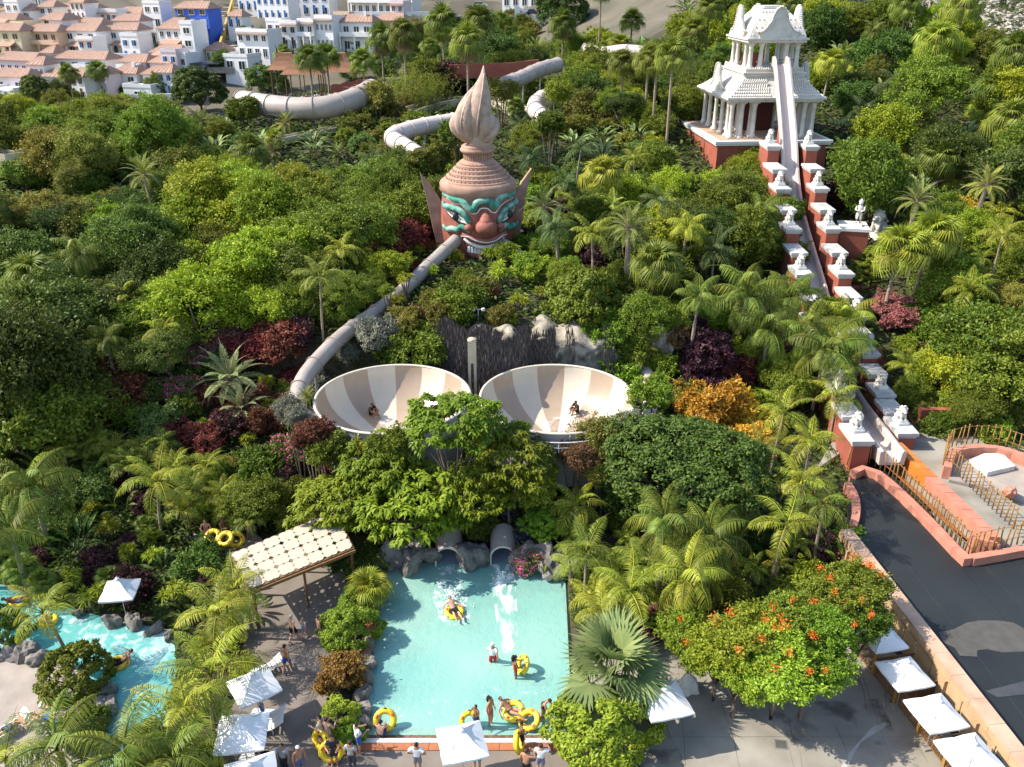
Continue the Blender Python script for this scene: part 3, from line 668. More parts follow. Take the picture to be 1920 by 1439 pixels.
# ================================================================ the temple tower
def xy(px, py, X):                 # point of the pixel's ray at a given X
    d = ray(px, py); t = X / d.x; return Vector((X, d.y * t, CAM_H + d.z * t))
TA = R(4); T0 = Vector((24.8, 105.2, 16.2)); tw_, td_ = 13.6, 15.5
temple = empty('temple_tower', T0 + Vector((0, 0, -6)), TA, label='white two-tier temple tower on a red base above the steep slide', cat='temple'); Z = 6.0
m = MB(); m.mm((0, 0, -2), (tw_, td_, Z - .62)); m.build('red_base', redwall, temple)
m = MB(); m.mm((-.3, -.3, Z - .6), (tw_ + .3, td_ + .3, Z - .35)); m.mm((-.45, -.45, Z - .35), (tw_ + .45, td_ + .45, Z - .06)); m.build('platform_cornice', white, temple)
slabm = MB().mm((0, 0, 0), (1.62, 1.84, .06)).mesh('floor_tile')
tilem = M('platform_tile', (.46, .30, .20), .7, .12)
for i in range(8):
    for j in range(8): link('floor_tile', slabm, temple, (.27 + i * 1.64, .3 + j * 1.86, Z - .058), mats=tilem)
def column(h, r=.24):
    m = MB(); m.box((0, 0, .12), (r * 3, r * 3, .24)); m.lathe([(r * 1.45, .24), (r * 1.5, .36), (r * 1.2, .46), (r * 1.08, .55), (r * .88, h - .7), (r * 1.05, h - .62), (r * .95, h - .52), (r * 1.3, h - .25), (r * 1.6, h - .16)], 14); m.box((0, 0, h - .08), (r * 3.3, r * 3.3, .16)); return m.mesh('column', True)
cm = column(4.25, .27)
cx = [1.0, 2.4, 4.2, 9.6, 11.4, 12.7]; cyy = [.9, 2.3, 5.2, 8.2, 11.2, 13.8]
cols = [(x, y) for x in cx for y in (cyy[0],)] + [(x, y) for x in (1.0, 12.7) for y in cyy[1:]] + [(2.6, 2.4), (4.3, 2.5), (9.6, 2.5), (11.2, 2.4), (2.7, 8), (11.2, 8), (4.3, 8), (9.6, 8)]
for x, y in cols: link('column', cm, temple, (x, y, Z), mats=whitestone)
MB().mm((4.4, 7, Z), (9.2, 12, Z + 4.2)).build('inner_room', M('inner_red', (.10, .025, .02), .8), temple)
def curvedroof(x0, y0, x1, y1, z0, X0, Y0, X1, Y1, z1, name, bow=.28, steps=8):
    m = MB(); rs = []
    for k in range(steps + 1):
        t = k / steps; u = t + bow * math.sin(PI * t) * (1 if bow > 0 else 1); zz = z0 + (z1 - z0) * t
        u = t ** (1 / (1 + bow)) if bow > 0 else t ** (1 - bow)
        a, b, c, d = x0 + (X0-x0)*u, y0 + (Y0-y0)*u, x1 + (X1-x1)*u, y1 + (Y1-y1)*u
        rs.append([(a, b, zz), (c, b, zz), (c, d, zz), (a, d, zz)])
    m.rings(rs); return m.build(name, whitestone, temple), rs
E0 = Z + 4.25
m = MB(); m.mm((.2, .1, E0), (13.5, 14.7, E0 + .3)); m.mm((-.15, -.25, E0 + .3), (13.85, 15.05, E0 + .55)); m.build('lower_eave', whitestone, temple)
low, rs = curvedroof(.0, -.1, 13.7, 14.9, E0 + .55, 2.9, 2.6, 11.2, 12.2, E0 + 2.7, 'lower_roof', .22)
# roof tile courses on the front and left slopes
def courses(rs, side, nr, n, parent):
    for k in range(nr):
        f = (k + .3) / nr * (len(rs) - 1); i = min(int(f), len(rs) - 2); t = f - i
        P = [Vector(rs[i][q]).lerp(Vector(rs[i+1][q]), t) for q in range(4)]; Q = [Vector(rs[i][q]).lerp(Vector(rs[i+1][q]), min(1, t + .45)) for q in range(4)]
        a, b = (P[0], P[1]) if side == 'f' else (P[3], P[0]); a2, b2 = (Q[0], Q[1]) if side == 'f' else (Q[3], Q[0])
        nm = Vector((0, -1, .5)) if side == 'f' else Vector((-1, 0, .5)); nn = int((b - a).length / .32)
        for j in range(nn):
            if side == 'f' and parent is low and 5.9 < a.lerp(b, (j + .5) / nn).x < 7.9: continue
            p = a.lerp(b, (j + .5) / nn) + nm * .02; q = a2.lerp(b2, (j + .5) / nn) + nm * .05
            tiles.append((p, q, parent))
tiles = []
courses(rs, 'f', 7, 40, low)
tm_ = MB(); tm_.tube([(0, 0, 0), (0, 0, .42)], [.13, .09], 6); tmesh = tm_.mesh('roof_tile')
for p, q, pa in tiles[:290]:
    d = (q - p).normalized(); link('roof_tile', tmesh, pa, p, d.to_track_quat('Z', 'Y').to_euler(), mats=whitestone)
m = MB(); m.mm((2.7, 2.4, E0 + 2.7), (11.4, 12.4, E0 + 3.0)); m.mm((2.5, 2.2, E0 + 3.0), (11.6, 12.6, E0 + 3.15)); m.mm((2.9, 2.6, E0 + 3.15), (11.2, 12.2, E0 + 3.4)); m.build('terrace_cornice', whitestone, temple)
for i in range(27):
    MB().lathe([(.13, 0), (.15, .12), (.08, .28), (.01, .36)], 8, (3.0 + i * .31, 2.62, E0 + 3.4)).build('antefix', whitestone, temple)
for i in range(26):
    MB().lathe([(.13, 0), (.15, .12), (.08, .28), (.01, .36)], 8, (2.95, 2.9 + i * .36, E0 + 3.4)).build('antefix', whitestone, temple)
U0 = E0 + 3.4; um = column(3.05, .27)
for x, y in [(3.4, 3.2), (5.0, 3.2), (9.0, 3.2), (10.7, 3.2), (3.4, 5.4), (10.7, 5.4), (3.4, 9.4), (10.7, 9.4), (3.4, 11.6), (5.2, 11.6), (9, 11.6), (10.7, 11.6)]: link('column', um, temple, (x, y, U0), mats=whitestone)
cab = M('cabin_red', (.16, .035, .025), .7, .15)
m = MB(); m.mm((4.1, 5.6, U0), (6.4, 9.4, U0 + 1.6)); cb = m.build('cabin', cab, temple)
for x, zz in ((4.5, .9), (5.3, .7), (6.0, 1.0)): MB().box((x, 5.58, U0 + zz), (.14, .06, .14)).build('cabin_stud', white, cb)
m = MB()
for i in range(12): m.beam((8.1 + i * .2, 3.4, U0), (8.1 + i * .2, 3.4, U0 + 1.1), .04)
m.beam((8.0, 3.4, U0 + 1.1), (10.4, 3.4, U0 + 1.1), .06); m.build('railing', black, temple)
V0 = U0 + 3.05
m = MB(); m.mm((2.5, 2.2, V0), (11.6, 12.6, V0 + .3)); m.mm((2.25, 1.95, V0 + .3), (11.85, 12.85, V0 + .5)); m.build('upper_eave', whitestone, temple)
up, rs2 = curvedroof(2.6, 2.3, 11.5, 12.5, V0 + .5, 5.2, 5.2, 8.9, 9.6, V0 + 3.6, 'upper_roof', -.5, 10)
m = MB(); m.mm((5.2, 5.2, V0 + 3.6), (8.9, 9.6, V0 + 3.75)); m.mm((5.6, 5.8, V0 + 3.75), (8.5, 9.0, V0 + 3.95)); m.build('roof_ridge', whitestone, up)
for k in range(4):
    for i in range(9):
        f = 1.2 + k * 2.6; j = int(f); t = f - j; a = Vector(rs2[j][0]).lerp(Vector(rs2[j+1][0]), t); b = Vector(rs2[j][1]).lerp(Vector(rs2[j+1][1]), t); p = a.lerp(b, (i + .5) / 9) + Vector((0, -.04, 0))
        if abs(p.x - 7) > 1.6 or k == 3: MB().ball(p, (.16, .1, .12), 6, 4).build('antefix', whitestone, up)
def gable(w, h):
    """flame-shaped pediment with an outer scalloped border and a recessed panel"""
    pts = [(-.5, 0), (-.52, .1), (-.6, .2), (-.45, .2), (-.36, .3), (-.3, .42), (-.22, .55), (-.2, .68), (-.16, .8), (-.12, .9), (0, 1.0)]
    pts = pts + [(-x, z) for x, z in pts[-2::-1]]; n = len(pts); m = MB()
    vs = [(x * w, -.18, z * h) for x, z in pts] + [(x * w, .18, z * h) for x, z in pts]
    m.add(vs, [tuple(range(n - 1, -1, -1)), tuple(range(n, 2*n))] + [(i, (i+1) % n, n + (i+1) % n, n + i) for i in range(n)])
    for i in range(2, n - 3):
        a, b = pts[i], pts[i+1]
        for t in (.25, .75): m.ball(((a[0] + (b[0]-a[0])*t) * w, -.1, (a[1] + (b[1]-a[1])*t) * h), (.15, .26, .15), 6, 4)
    return m.mesh('gable')
gm = gable(4.4, 3.5); g2 = gable(4.4, 3.4)
link('gable', gm, temple, (7.0, 2.35, V0 + .5), mats=whitestone); link('gable', gm, temple, (2.5, 7.2, V0 + .5), (0, 0, -PI/2), mats=whitestone)
link('gable', gm, temple, (11.6, 7.2, V0 + .5), (0, 0, PI/2), mats=whitestone); link('gable', gm, temple, (7.0, 12.5, V0 + .5), (0, 0, PI), mats=whitestone)
link('gable', g2, temple, (.5, 7.2, E0 + .55), (0, 0, -PI/2), mats=whitestone); link('gable', g2, temple, (13.2, 7.2, E0 + .55), (0, 0, PI/2), mats=whitestone)
for ch in temple.children:            # draw the tiers in towards the middle of the platform
    nm = ch.name.split('.')[0]
    if nm in ('red_base', 'platform_cornice', 'floor_tile'): continue
    hi = nm in ('upper_eave', 'upper_roof', 'railing', 'cabin') or ch.location.z > U0 - .1; kx, ky = (.78, .8) if hi else (.86, .9); c0 = Vector((6.9, 7.4, 0))
    if ch.location.length < 1e-6: ch.scale = (kx, ky, 1); ch.location = (c0.x * (1 - kx), c0.y * (1 - ky), 0)
    else: ch.location.x = c0.x + (ch.location.x - c0.x) * kx; ch.location.y = c0.y + (ch.location.y - c0.y) * ky
# ---------------------------------------------------------------- the steep slide
SX = lambda y: 27.4 + (y - 56) * (31.9 - 27.4) / 54.0
SPX = [(1463, 121), (1465, 126), (1469, 170), (1477, 265), (1481, 345), (1490, 408), (1506, 470), (1523, 528), (1548, 620), (1580, 735), (1640, 826), (1672, 868)]
def onslide(px, py):
    X = 31
    for _ in range(12): q = xy(px, py, X); X = SX(q.y)
    return q
SPT = [onslide(*q) for q in SPX]; SPT[0] = Vector((31.9, SPT[1].y + 2.0, SPT[1].z + .1))
path = resample(crom(SPT, 6), 1.7); srt = empty('speed_slide', (SX(104), 104, 14), label='long pale pink speed slide dropping from the temple to the lagoon', cat='water slide'); o = Vector(srt.location)
for k in range(0, len(path) - 1, 2):
    seg = path[k:k+3]; rs_ = []
    if len(seg) < 2: continue
    for q in seg:
        cs = [(-.95, .85), (-.72, .95), (-.62, .75), (-.58, .12), (-.4, 0), (.4, 0), (.58, .12), (.62, .75), (.72, .95), (.95, .85), (.9, -.2), (-.9, -.2)]
        rs_.append([q - o + Vector((x, 0, z_)) for x, z_ in cs])
    MB().rings(rs_).build('chute_section', chute, srt)
m = MB()
for q0, q1 in zip(path[6:], path[7:]):
    if q0.y > 56: m.add([(q0.x - .8 - o.x, q0.y - o.y, q0.z - .22 - o.z), (q0.x + .8 - o.x, q0.y - o.y, q0.z - .22 - o.z), (q0.x + .8 - o.x, q0.y - o.y, TZ(q0.x, q0.y) - 1 - o.z), (q0.x - .8 - o.x, q0.y - o.y, TZ(q0.x, q0.y) - 1 - o.z),
                         (q1.x - .8 - o.x, q1.y - o.y, q1.z - .22 - o.z), (q1.x + .8 - o.x, q1.y - o.y, q1.z - .22 - o.z), (q1.x + .8 - o.x, q1.y - o.y, TZ(q1.x, q1.y) - 1 - o.z), (q1.x - .8 - o.x, q1.y - o.y, TZ(q1.x, q1.y) - 1 - o.z)],
                        [(0, 4, 5, 1), (0, 3, 7, 4), (1, 5, 6, 2)])
m.build('support_wall', redwall, srt)
# guardian lion
def lion():
    t = empty('lion_statue', (0, 0, 0))
    m = MB(); m.box((0, 0, .12), (1.0, 1.25, .24)); m.box((0, 0, .32), (.82, 1.05, .16)); m.build('plinth', white, t)
    m = MB(); m.ball((0, .28, .68), (.34, .42, .34), 12, 8); m.ball((0, -.05, .88), (.28, .3, .46), 12, 8)
    for s in (-1, 1):
        m.tube([(s * .17, -.22, 1.0), (s * .19, -.3, .7), (s * .19, -.32, .42)], [.13, .11, .12], 8); m.ball((s * .19, -.4, .45), (.12, .17, .08), 8, 5); m.ball((s * .3, .32, .58), (.14, .3, .22), 8, 6); m.ball((s * .34, .05, .45), (.1, .2, .07), 8, 5)
    m.tube([(0, .62, .5), (.05, .82, .6), (.02, .8, .9), (0, .7, 1.05)], [.08, .09, .12, .03], 8); m.build('body', whitestone, t, True)
    m = MB(); m.ball((0, -.08, 1.32), (.36, .34, .38), 12, 8); r = random.Random(3)
    for k in range(40):
        a = 2*PI*r.random(); e = r.uniform(-.6, 1.3)
        x, y, z_ = math.cos(a) * math.cos(e), math.sin(a) * math.cos(e), math.sin(e)
        if y > -.65: m.ball((x * .36, -.08 + y * .34, 1.32 + z_ * .38), .085, 6, 4)
    m.build('mane', whitestone, t, True)
    m = MB(); m.ball((0, -.34, 1.28), (.2, .2, .2), 10, 6); m.ball((0, -.5, 1.2), (.13, .12, .1), 8, 5)
    for s in (-1, 1): m.ball((s * .22, -.2, 1.58), (.07, .05, .09), 6, 4); m.ball((s * .09, -.48, 1.33), .04, 6, 4)
    m.build('face', whitestone, t, True); return t
capst = M('cap_white', (.48, .465, .44), .75, col2=(.31, .30, .28), scale=.8, p=(.5, .8)); lion0 = lion(); lused = [False]
def putlion(p, rz, s, label, group=None):
    t = lion0 if not lused[0] else copy_tree(lion0); lused[0] = True
    t.location = p; t.rotation_euler = (0, 0, rz); t.scale = (s,) * 3; tag(t, label, 'statue', group); return t
def sidewall(sgn, pix, label, skip=()):
    t = empty('stepped_wall', (SX(80) + sgn * 2.1, 80, 4), label=label, cat='wall'); o = Vector(t.location)
    st = []
    for px, py in pix:
        X = 33.3 if sgn > 0 else 28.9
        for _ in range(6): q = xy(px, py, X); X = SX(q.y) + sgn * 2.15
        st.append(q)
    for i, q in enumerate(st):
        nx = st[i+1] if i + 1 < len(st) else q + Vector((-.5, -6, -2)); n1 = q + (nx - q) * .42; mid = (q.z * .45 + nx.z * .55)
        blocks = [(q.y + .8, n1.y + .4, q.z), (n1.y + .4, nx.y + .8, mid)][:1 if i + 1 == len(st) else 2]
        for y1, y0, zt in blocks:
            xc = SX((y0 + y1) / 2) + sgn * 2.15; g = min(TZ(xc, y0), TZ(xc, y1)) - 1.2
            m = MB(); m.mm((xc - .62 - o.x, y0 - o.y, g - o.z), (xc + .62 - o.x, y1 - o.y - .004, zt - .5 - o.z)); m.build('wall_block', redwall, t)
            m = MB(); m.mm((xc - .68 - o.x, y0 + .02 - o.y, zt - .5 - o.z), (xc + .68 - o.x, y1 - .06 - o.y, zt - .28 - o.z)); m.mm((xc - .8 - o.x, y0 - .12 - o.y, zt - .28 - o.z), (xc + .8 - o.x, y1 - .2 - o.y, zt - .02 - o.z)); m.build('cap_stone', capst, t)
    return st
stR = sidewall(1, [(1513, 268), (1530, 345), (1550, 418), (1573, 500), (1600, 582), (1622, 650), (1647, 722), (1683, 787)], 'red stepped wall with white caps along the right side of the slide')
stL = sidewall(-1, [(1441, 266), (1459, 345), (1477, 418), (1497, 500), (1520, 590), (1545, 660), (1570, 720), (1600, 800)], 'red stepped wall with white caps along the left side of the slide')
ordn = ['topmost', 'second', 'third', 'fourth', 'fifth', 'sixth', 'seventh', 'lowest']
for i, q in enumerate(stR): putlion(q - Vector((0, .45, 0)), R(8), .84, f'white seated lion on the right slide wall, {ordn[i]} from the temple', 'guardian lions along the slide')
for i, q in enumerate(stL): putlion(q - Vector((0, .45, 0)), R(8), .84, f'white seated lion on the left slide wall, {ordn[i]} from the temple', 'guardian lions along the slide')
g = hit(1643, 446); putlion(g, R(-55), 1.75, 'large white lion sitting on the lawn right of the slide'); 
# red wall with white cap and a standing figure
def redblock(pA, pB, th_, h, label, capm=white, name='red_garden_wall', deep=3, mat=redwall):
    t = empty(name, pA, label=label, cat='wall'); d = pB - pA; d.z = 0; n = Vector((-d.y, d.x, 0)).normalized() * th_; z1 = h
    P = [(0, 0), (d.x, d.y), (d.x + n.x, d.y + n.y), (n.x, n.y)]
    MB().prism(P, -deep, z1 - .3).build('wall_block', mat, t)
    c = Vector((d.x + n.x, d.y + n.y, 0)) / 2; Q = [(c.x + (a - c.x) * 1.03, c.y + (b - c.y) * 1.06) for a, b in P]
    MB().prism(Q, z1 - .3, z1).build('cap_stone', capm, t); return t
pa, pb = xy(1545, 448, 33.6), xy(1618, 452, 37.2); redblock(Vector((33.2, 84.5, 6.5)), Vector((35.9, 83.9, 6.5)), 3.0, 4.6, 'dark red block wall with white cap beside the slide, behind the lawn')
def standing_figure():
    q = Vector((35.2, 85.4, 11.1)); t = empty('standing_statue', q, R(-25), label='slim white standing statue on the red wall right of the slide', cat='statue', scale=1.25)
    m = MB(); m.box((0, 0, .1), (.7, .7, .2)); m.build('plinth', white, t)
    m = MB()
    for s in (-1, 1): m.tube([(s * .14, 0, .2), (s * .15, .03, .6), (s * .12, 0, 1.0)], [.1, .11, .15], 8)
    m.tube([(0, 0, .95), (0, 0, 1.25), (0, 0, 1.55), (0, 0, 1.7)], [.2, .18, .26, .12], 10, flat=.7)
    for s in (-1, 1): m.tube([(s * .27, 0, 1.58), (s * .34, -.1, 1.3), (s * .1, -.22, 1.2)], [.09, .075, .06], 8)
    m.ball((0, -.02, 1.86), (.17, .19, .21), 10, 8); m.lathe([(.2, 1.93), (.16, 2.05), (.06, 2.16), (.01, 2.22)], 10); m.build('body', whitestone, t, True)
standing_figure()
redblock(oz(1598, 562, 5.5), oz(1700, 518, 7.0), .9, 1.2, 'sloping red ramp wall behind the pair of fan palms', redwall, 'ramp_wall', 4)
redblock(oz(1600, 590, 4.6), oz(1730, 535, 6.0), .5, .9, 'lower dark red ramp wall below the lawn hedges', redwall, 'ramp_wall', 4)
redblock(hit(1722, 800), hit(1838, 800), .5, 1.5, 'brown red garden wall behind the round bush near the lagoon', redwall, 'garden_wall', 2)
# curved handrail wall right of the slide
pw = [xy(1643, 655, 31.8), xy(1655, 690, 32.4), xy(1672, 730, 32.6), xy(1700, 770, 32.6), xy(1718, 810, 32.2), xy(1728, 838, 31.8)]
t = empty('curved_wall', pw[0], label='rounded red stair wall winding down right of the lower lions', cat='wall')
MB().tube([q - pw[0] for q in crom(pw, 4)], .42, 10).build('wall_top', redwall, t, True)
m = MB(); P = crom(pw, 4); rs_ = [[q - pw[0] + Vector((x, 0, z_)) for x, z_ in ((-.4, 0), (.4, 0), (.4, -3), (-.4, -3))] for q in P]; m.rings(rs_); m.build('wall_body', redwall, t)
# ================================================================ lagoon and its walls
LZ = 1.6
mem = tag(empty('lagoon_deck'), kind='structure')
mp = gp([(1596, 876), (1668, 884), (1818, 1046), (2040, 1020), (2240, 1500), (1935, 1500), (1590, 1005), (1592, 940)], LZ)
ctr = oz(1750, 1150, LZ); dirv = (oz(1790, 1200, LZ) - oz(1700, 1080, LZ)); dirv.z = 0; dirv.normalize(); nrm = Vector((dirv.y, -dirv.x, 0))
cs_ = [nrm.dot(Vector((p[0], p[1], 0))) for p in mp]; lo = min(cs_); k = 0
while lo + k * 1.55 < max(cs_):
    P = cut(mp, -nrm.x, -nrm.y, -(lo + k * 1.55 + .015)); P = cut(P, nrm.x, nrm.y, lo + (k + 1) * 1.55 - .015)
    if len(P) > 2: MB().prism(P, -.5, LZ - .003 * (k % 3)).build('membrane_strip', darkroof, mem)
    k += 1
slab('lagoon_underlay', mp, -.6, LZ - .03, seam)
fl = gp([(1760, 1186), (1790, 1180), (1812, 1168), (1826, 1166), (1836, 1164), (1870, 1164), (1900, 1168), (1925, 1182), (1960, 1200), (1960, 1225), (1925, 1222), (1880, 1224), (1852, 1218), (1832, 1220), (1832, 1232), (1800, 1230), (1790, 1215), (1768, 1205)], LZ)
tag(MB().prism(fl, LZ - .01, LZ + .012).build('torn_felt_patch', greyfelt), 'ragged grey felt patch lying on the dark lagoon deck', 'felt')
wet = gp([(1848, 1296), (1880, 1288), (1930, 1275), (1990, 1262), (1990, 1320), (1930, 1302), (1870, 1308)], LZ)
tag(MB().prism(wet, LZ - .01, LZ + .01).build('grey_felt_strip', M('felt_strip', (.05, .052, .056), .6, .2)), 'pale grey strip crossing the dark lagoon deck near the wall end', 'felt')
# sandstone parapet with panels, buttresses and coping
PA, PB = Vector((WA.x + .15, WA.y - .3, 0)), Vector((WB.x + .25, 24.5, 0))
par = empty('parapet_wall', PA, label='sandstone panelled parapet wall between the umbrellas and the dark lagoon', cat='wall'); D = PB - PA; ln = D.length; d = D / ln; nrm = Vector((d.y, -d.x, 0)); nrm = nrm if nrm.x < 0 else -nrm
ang = math.atan2(d.y, d.x)
MB().box(D / 2 + Vector((0, 0, 1.1)) - nrm * .25, (ln, .5, 2.2), ang).build('wall_core', sand, par)
npan = 15
for i in range(npan):
    s = (i + .5) * ln / npan
    for zz, hh in ((.45, .8), (1.28, .76)):
        MB().box(d * s + nrm * .03 + Vector((0, 0, zz)), (ln / npan - .07, .1, hh), ang).build('sandstone_panel', sand, par)
    if i % 2: MB().box(d * (s - ln / npan / 2) + nrm * .1 + Vector((0, 0, 1.0)), (.16, .3, 1.5), ang).build('buttress', sand, par)
ncop = 13
for i in range(ncop):
    s = (i + .5) * ln / ncop
    MB().box(d * s - nrm * .22 + Vector((0, 0, 2.3)), (ln / ncop - .015, .78, .2 + .008 * (i % 2)), ang).build('coping_stone', coping_m, par)
    MB().box(d * s + nrm * .07 + Vector((0, 0, 2.02)), (ln / ncop - .015, .22, .34), ang).build('ledge_stone', sand, par)
# salmon kerb, walkway, orange run-out channel
def ribbon(name, pts, z0, z1, wd, mat, label=None, cat='wall', parent=None, step=1.1, pname='kerb_block'):
    P = resample(crom([oz(a, b, z1) for a, b in pts], 8), step); t = parent or empty(name, P[0], label=label, cat=cat); o = Vector(t.location)
    sd = []
    for i in range(len(P)):
        q = P[min(i+1, len(P)-1)] - P[max(i-1, 0)]; q.z = 0; q.normalize(); sd.append(Vector((-q.y, q.x, 0)) * wd / 2)
    for i in range(len(P) - 1):
        a, b, c, e = P[i] + sd[i], P[i] - sd[i], P[i+1] - sd[i+1], P[i+1] + sd[i+1]; g = (P[i+1] - P[i]) * .006
        MB().prism([tuple(q - o)[:2] for q in (a + g, b + g, c - g, e - g)], z0 - o.z, z1 - o.z + .004 * (i % 2)).build(pname, mat, t)
    return t, P
walk = slab('lagoon_walkway', gp([(1530, 880), (1590, 840), (1640, 850), (1690, 880), (1850, 1030), (2050, 1010), (2060, 760), (1740, 790), (1640, 800), (1560, 830)], 1.75), -.5, 1.75, concrete)
ribbon('lagoon_kerb', [(1600, 884), (1618, 876), (1645, 884), (1690, 922), (1745, 976), (1800, 1034), (1816, 1048)], .5, 2.15, .55, salmon, 'salmon kerb curving along the lagoon below the golden fence')
ribbon('lagoon_kerb', [(1822, 1044), (1870, 1036), (1925, 1026), (2010, 1016)], .5, 2.15, .5, salmon, 'short salmon kerb running to the picture edge beside the lagoon')
rc = empty('runout_channel', oz(1700, 900, 1.2), label='orange run-out channel at the foot of the steep slide', cat='water slide'); o = Vector(rc.location)
ci = crom([oz(a, b, 1.25) for a, b in [(1640, 868), (1700, 925), (1760, 985), (1812, 1028)]], 4); co = crom([oz(a, b, 2.9) for a, b in [(1682, 830), (1735, 878), (1800, 935), (1872, 1000)]], 4)
n = len(ci); m = MB(); lowr = [Vector((c.x, c.y, 1.25)) for c in co]
m.add([q - o + Vector((0, 0, .55)) for q in ci] + [Vector((q.x - .45, q.y + .1, 1.3)) - o for q in lowr], [(i, i + 1, n + i + 1, n + i) for i in range(n - 1)]); m.build('channel_floor', orange, rc)
for i in range(n - 1):
    a, b = co[i] - o, co[i+1] - o; inn = Vector((-.45, .1, 0)); P = [tuple(q)[:2] for q in (a + inn, b + inn, b + Vector((.35, 0, 0)), a + Vector((.35, 0, 0)))]
    MB().prism(P, -.2, 2.9 - o.z - i * .03).build('channel_wall', salmon if i > 4 else orange, rc)
m = MB(); a, b = ci[-1] - o, co[-1] - o; m.prism([tuple(q)[:2] for q in (a, b, b + Vector((.1, -.4, 0)), a + Vector((.1, -.4, 0)))], -.3, 1.1); m.build('end_wall', salmon, rc)
# round terrace with the marble slab
slab('round_terrace', gp([(1780, 900), (1778, 850), (1810, 838), (1870, 836), (1960, 850), (1990, 930), (1940, 945), (1850, 915)], 2.0), 0, 2.0, beach)
ribbon('round_terrace_wall', [(1778, 876), (1782, 850), (1812, 838), (1870, 838), (1930, 858), (1990, 900)], 1.5, 2.75, .5, salmon, 'curved salmon wall around the terrace with the pale slab')
P = gp([(1818, 862), (1846, 850), (1880, 850), (1904, 874), (1852, 886)], 2.35); tag(MB().prism(P, 1.9, 2.35).build('marble_slab', whitestone), 'flat cream marble slab on the round terrace', 'slab')
rockat(oz(1893, 925, 2.2), (1.0, .5, .35), 'reddish flat rock on the round terrace edge', salmon, 2)
def postfence(pts, z, label, h=1.55, step=.46, rails=(.35, .95)):
    P = resample(crom([oz(a, b, z) for a, b in pts], 8), step); t = empty('post_fence', P[0], label=label, cat='fence'); o = P[0]
    for i, q in enumerate(P): link('post', POSTM, t, q - o, (R(3) * math.sin(i * 1.7), R(3) * math.cos(i * 2.3), 0), (1, 1, h * (1 + .05 * math.sin(i * 5.1))), bamboo)
    for rz in rails: MB().tube([q - o + Vector((0, 0, rz * h)) for q in P], .02, 5).build('rail', bamboo, t)
    return t
m = MB(); m.tube([(0, 0, 0), (0, 0, .95)], [.05, .042], 7); m.ball((0, 0, .98), (.062, .062, .05), 7, 4); POSTM = m.mesh('post', True)
postfence([(1588, 872), (1612, 866), (1650, 880), (1700, 925), (1752, 976), (1806, 1030), (1822, 1038)], 1.9, 'golden post fence along the curved salmon kerb of the lagoon')
postfence([(1826, 1036), (1870, 1028), (1925, 1018), (2000, 1008)], 1.9, 'golden post fence on the short kerb at the right picture edge')
postfence([(1770, 868), (1790, 885), (1830, 925), (1872, 965), (1905, 995), (1925, 1005)], 2.4, 'golden post fence between the orange channel and the round terrace')
postfence([(1768, 872), (1775, 845), (1800, 834), (1850, 832), (1900, 845), (1930, 858), (1980, 880)], 2.4, 'golden post fence circling the far side of the round terrace')
postfence([(1590, 1005), (1570, 985), (1545, 960), (1525, 940)], 1.7, 'golden post fence behind the purple blossoms at the wall end', 1.1)
ribbon('garden_kerb', [(1600, 985), (1606, 960), (1604, 930), (1590, 905)], .5, 2.0, .5, salmon, 'salmon kerb at the narrow tip of the lagoon under the palms')
# ================================================================ umbrellas, pergola, cabana fences
def make_umbrella():
    t = empty('parasol'); m = MB(); h = .85; vs = [(0, 0, h)]; n = 4
    for r_, z_ in ((.5, .34), (1.0, 0)):
        for k in range(16):
            a = PI/4 + 2*PI*k/16; q = k % 4; e = [1.0, .78, .70, .78][q]; sag = [0, -.03, -.05, -.03][q] * r_
            vs.append((math.cos(a) * 2.0 * e * r_, math.sin(a) * 2.0 * e * r_, z_ + sag + (.0 if r_ == 1 else 0)))
    fs = [(0, 1 + k, 1 + (k+1) % 16) for k in range(16)] + [(1 + k, 17 + k, 17 + (k+1) % 16, 1 + (k+1) % 16) for k in range(16)]
    for k in range(16): vs.append((vs[17 + k][0] * 1.0, vs[17 + k][1] * 1.0, vs[17 + k][2] - .1))
    fs += [(17 + k, 33 + k, 33 + (k+1) % 16, 17 + (k+1) % 16) for k in range(16)]
    m.add(vs, fs); m.build('canopy', canvas, t, False, (0, 0, 2.3))
    for k in range(4):
        a = PI/4 + k * PI/2; MB().beam((0, 0, 3.05), (1.97 * math.cos(a), 1.97 * math.sin(a), 2.25), .03, .04).build('rib', metal, t)
        MB().beam((0, 0, 2.1), (.95 * math.cos(a), .95 * math.sin(a), 2.5), .025).build('strut', metal, t)
    m = MB(); m.lathe([(.2, 0), (.16, .04), (.05, .09), (.03, .16), (.005, .18)], 10, (0, 0, 3.1)); m.build('finial', white, t)
    MB().tube([(0, 0, 0), (0, 0, 2.9)], .035, 8).build('pole', metal, t); MB().box((0, 0, .05), (.6, .6, .1)).build('base', concrete, t)
    return t
umb0 = make_umbrella(); uu = [0]
def umbrella(px, py, s, rz, label, zt=2.55, z0=.03, tilt=0):
    p = oz(px, py, z0 + zt); t = umb0 if not uu[0] else copy_tree(umb0); uu[0] += 1
    t.location = (p.x, p.y, z0); t.rotation_euler = (tilt, 0, rz); t.scale = (s, s, 1); return tag(t, label, 'umbrella', 'white parasols')
umbrella(866, 1384, 0.74, R(14), 'white square parasol standing by the near edge of the pool')
umbrella(475, 1279, 0.74, R(36), 'white parasol over the paving beside the lounge chairs, upper of the left pair')
umbrella(452, 1366, 0.8, R(8), 'white parasol with palm shadows on it, lower of the left pair')
umbrella(470, 1450, 0.78, R(20), 'white parasol cut off by the bottom picture edge left of the pool')
umbrella(223, 1100, 0.66, R(8), 'lone white parasol among shrubs on the far river bank')
umbrella(1246, 1306, 0.78, R(14), 'white parasol leaning out from behind the big fan palm')
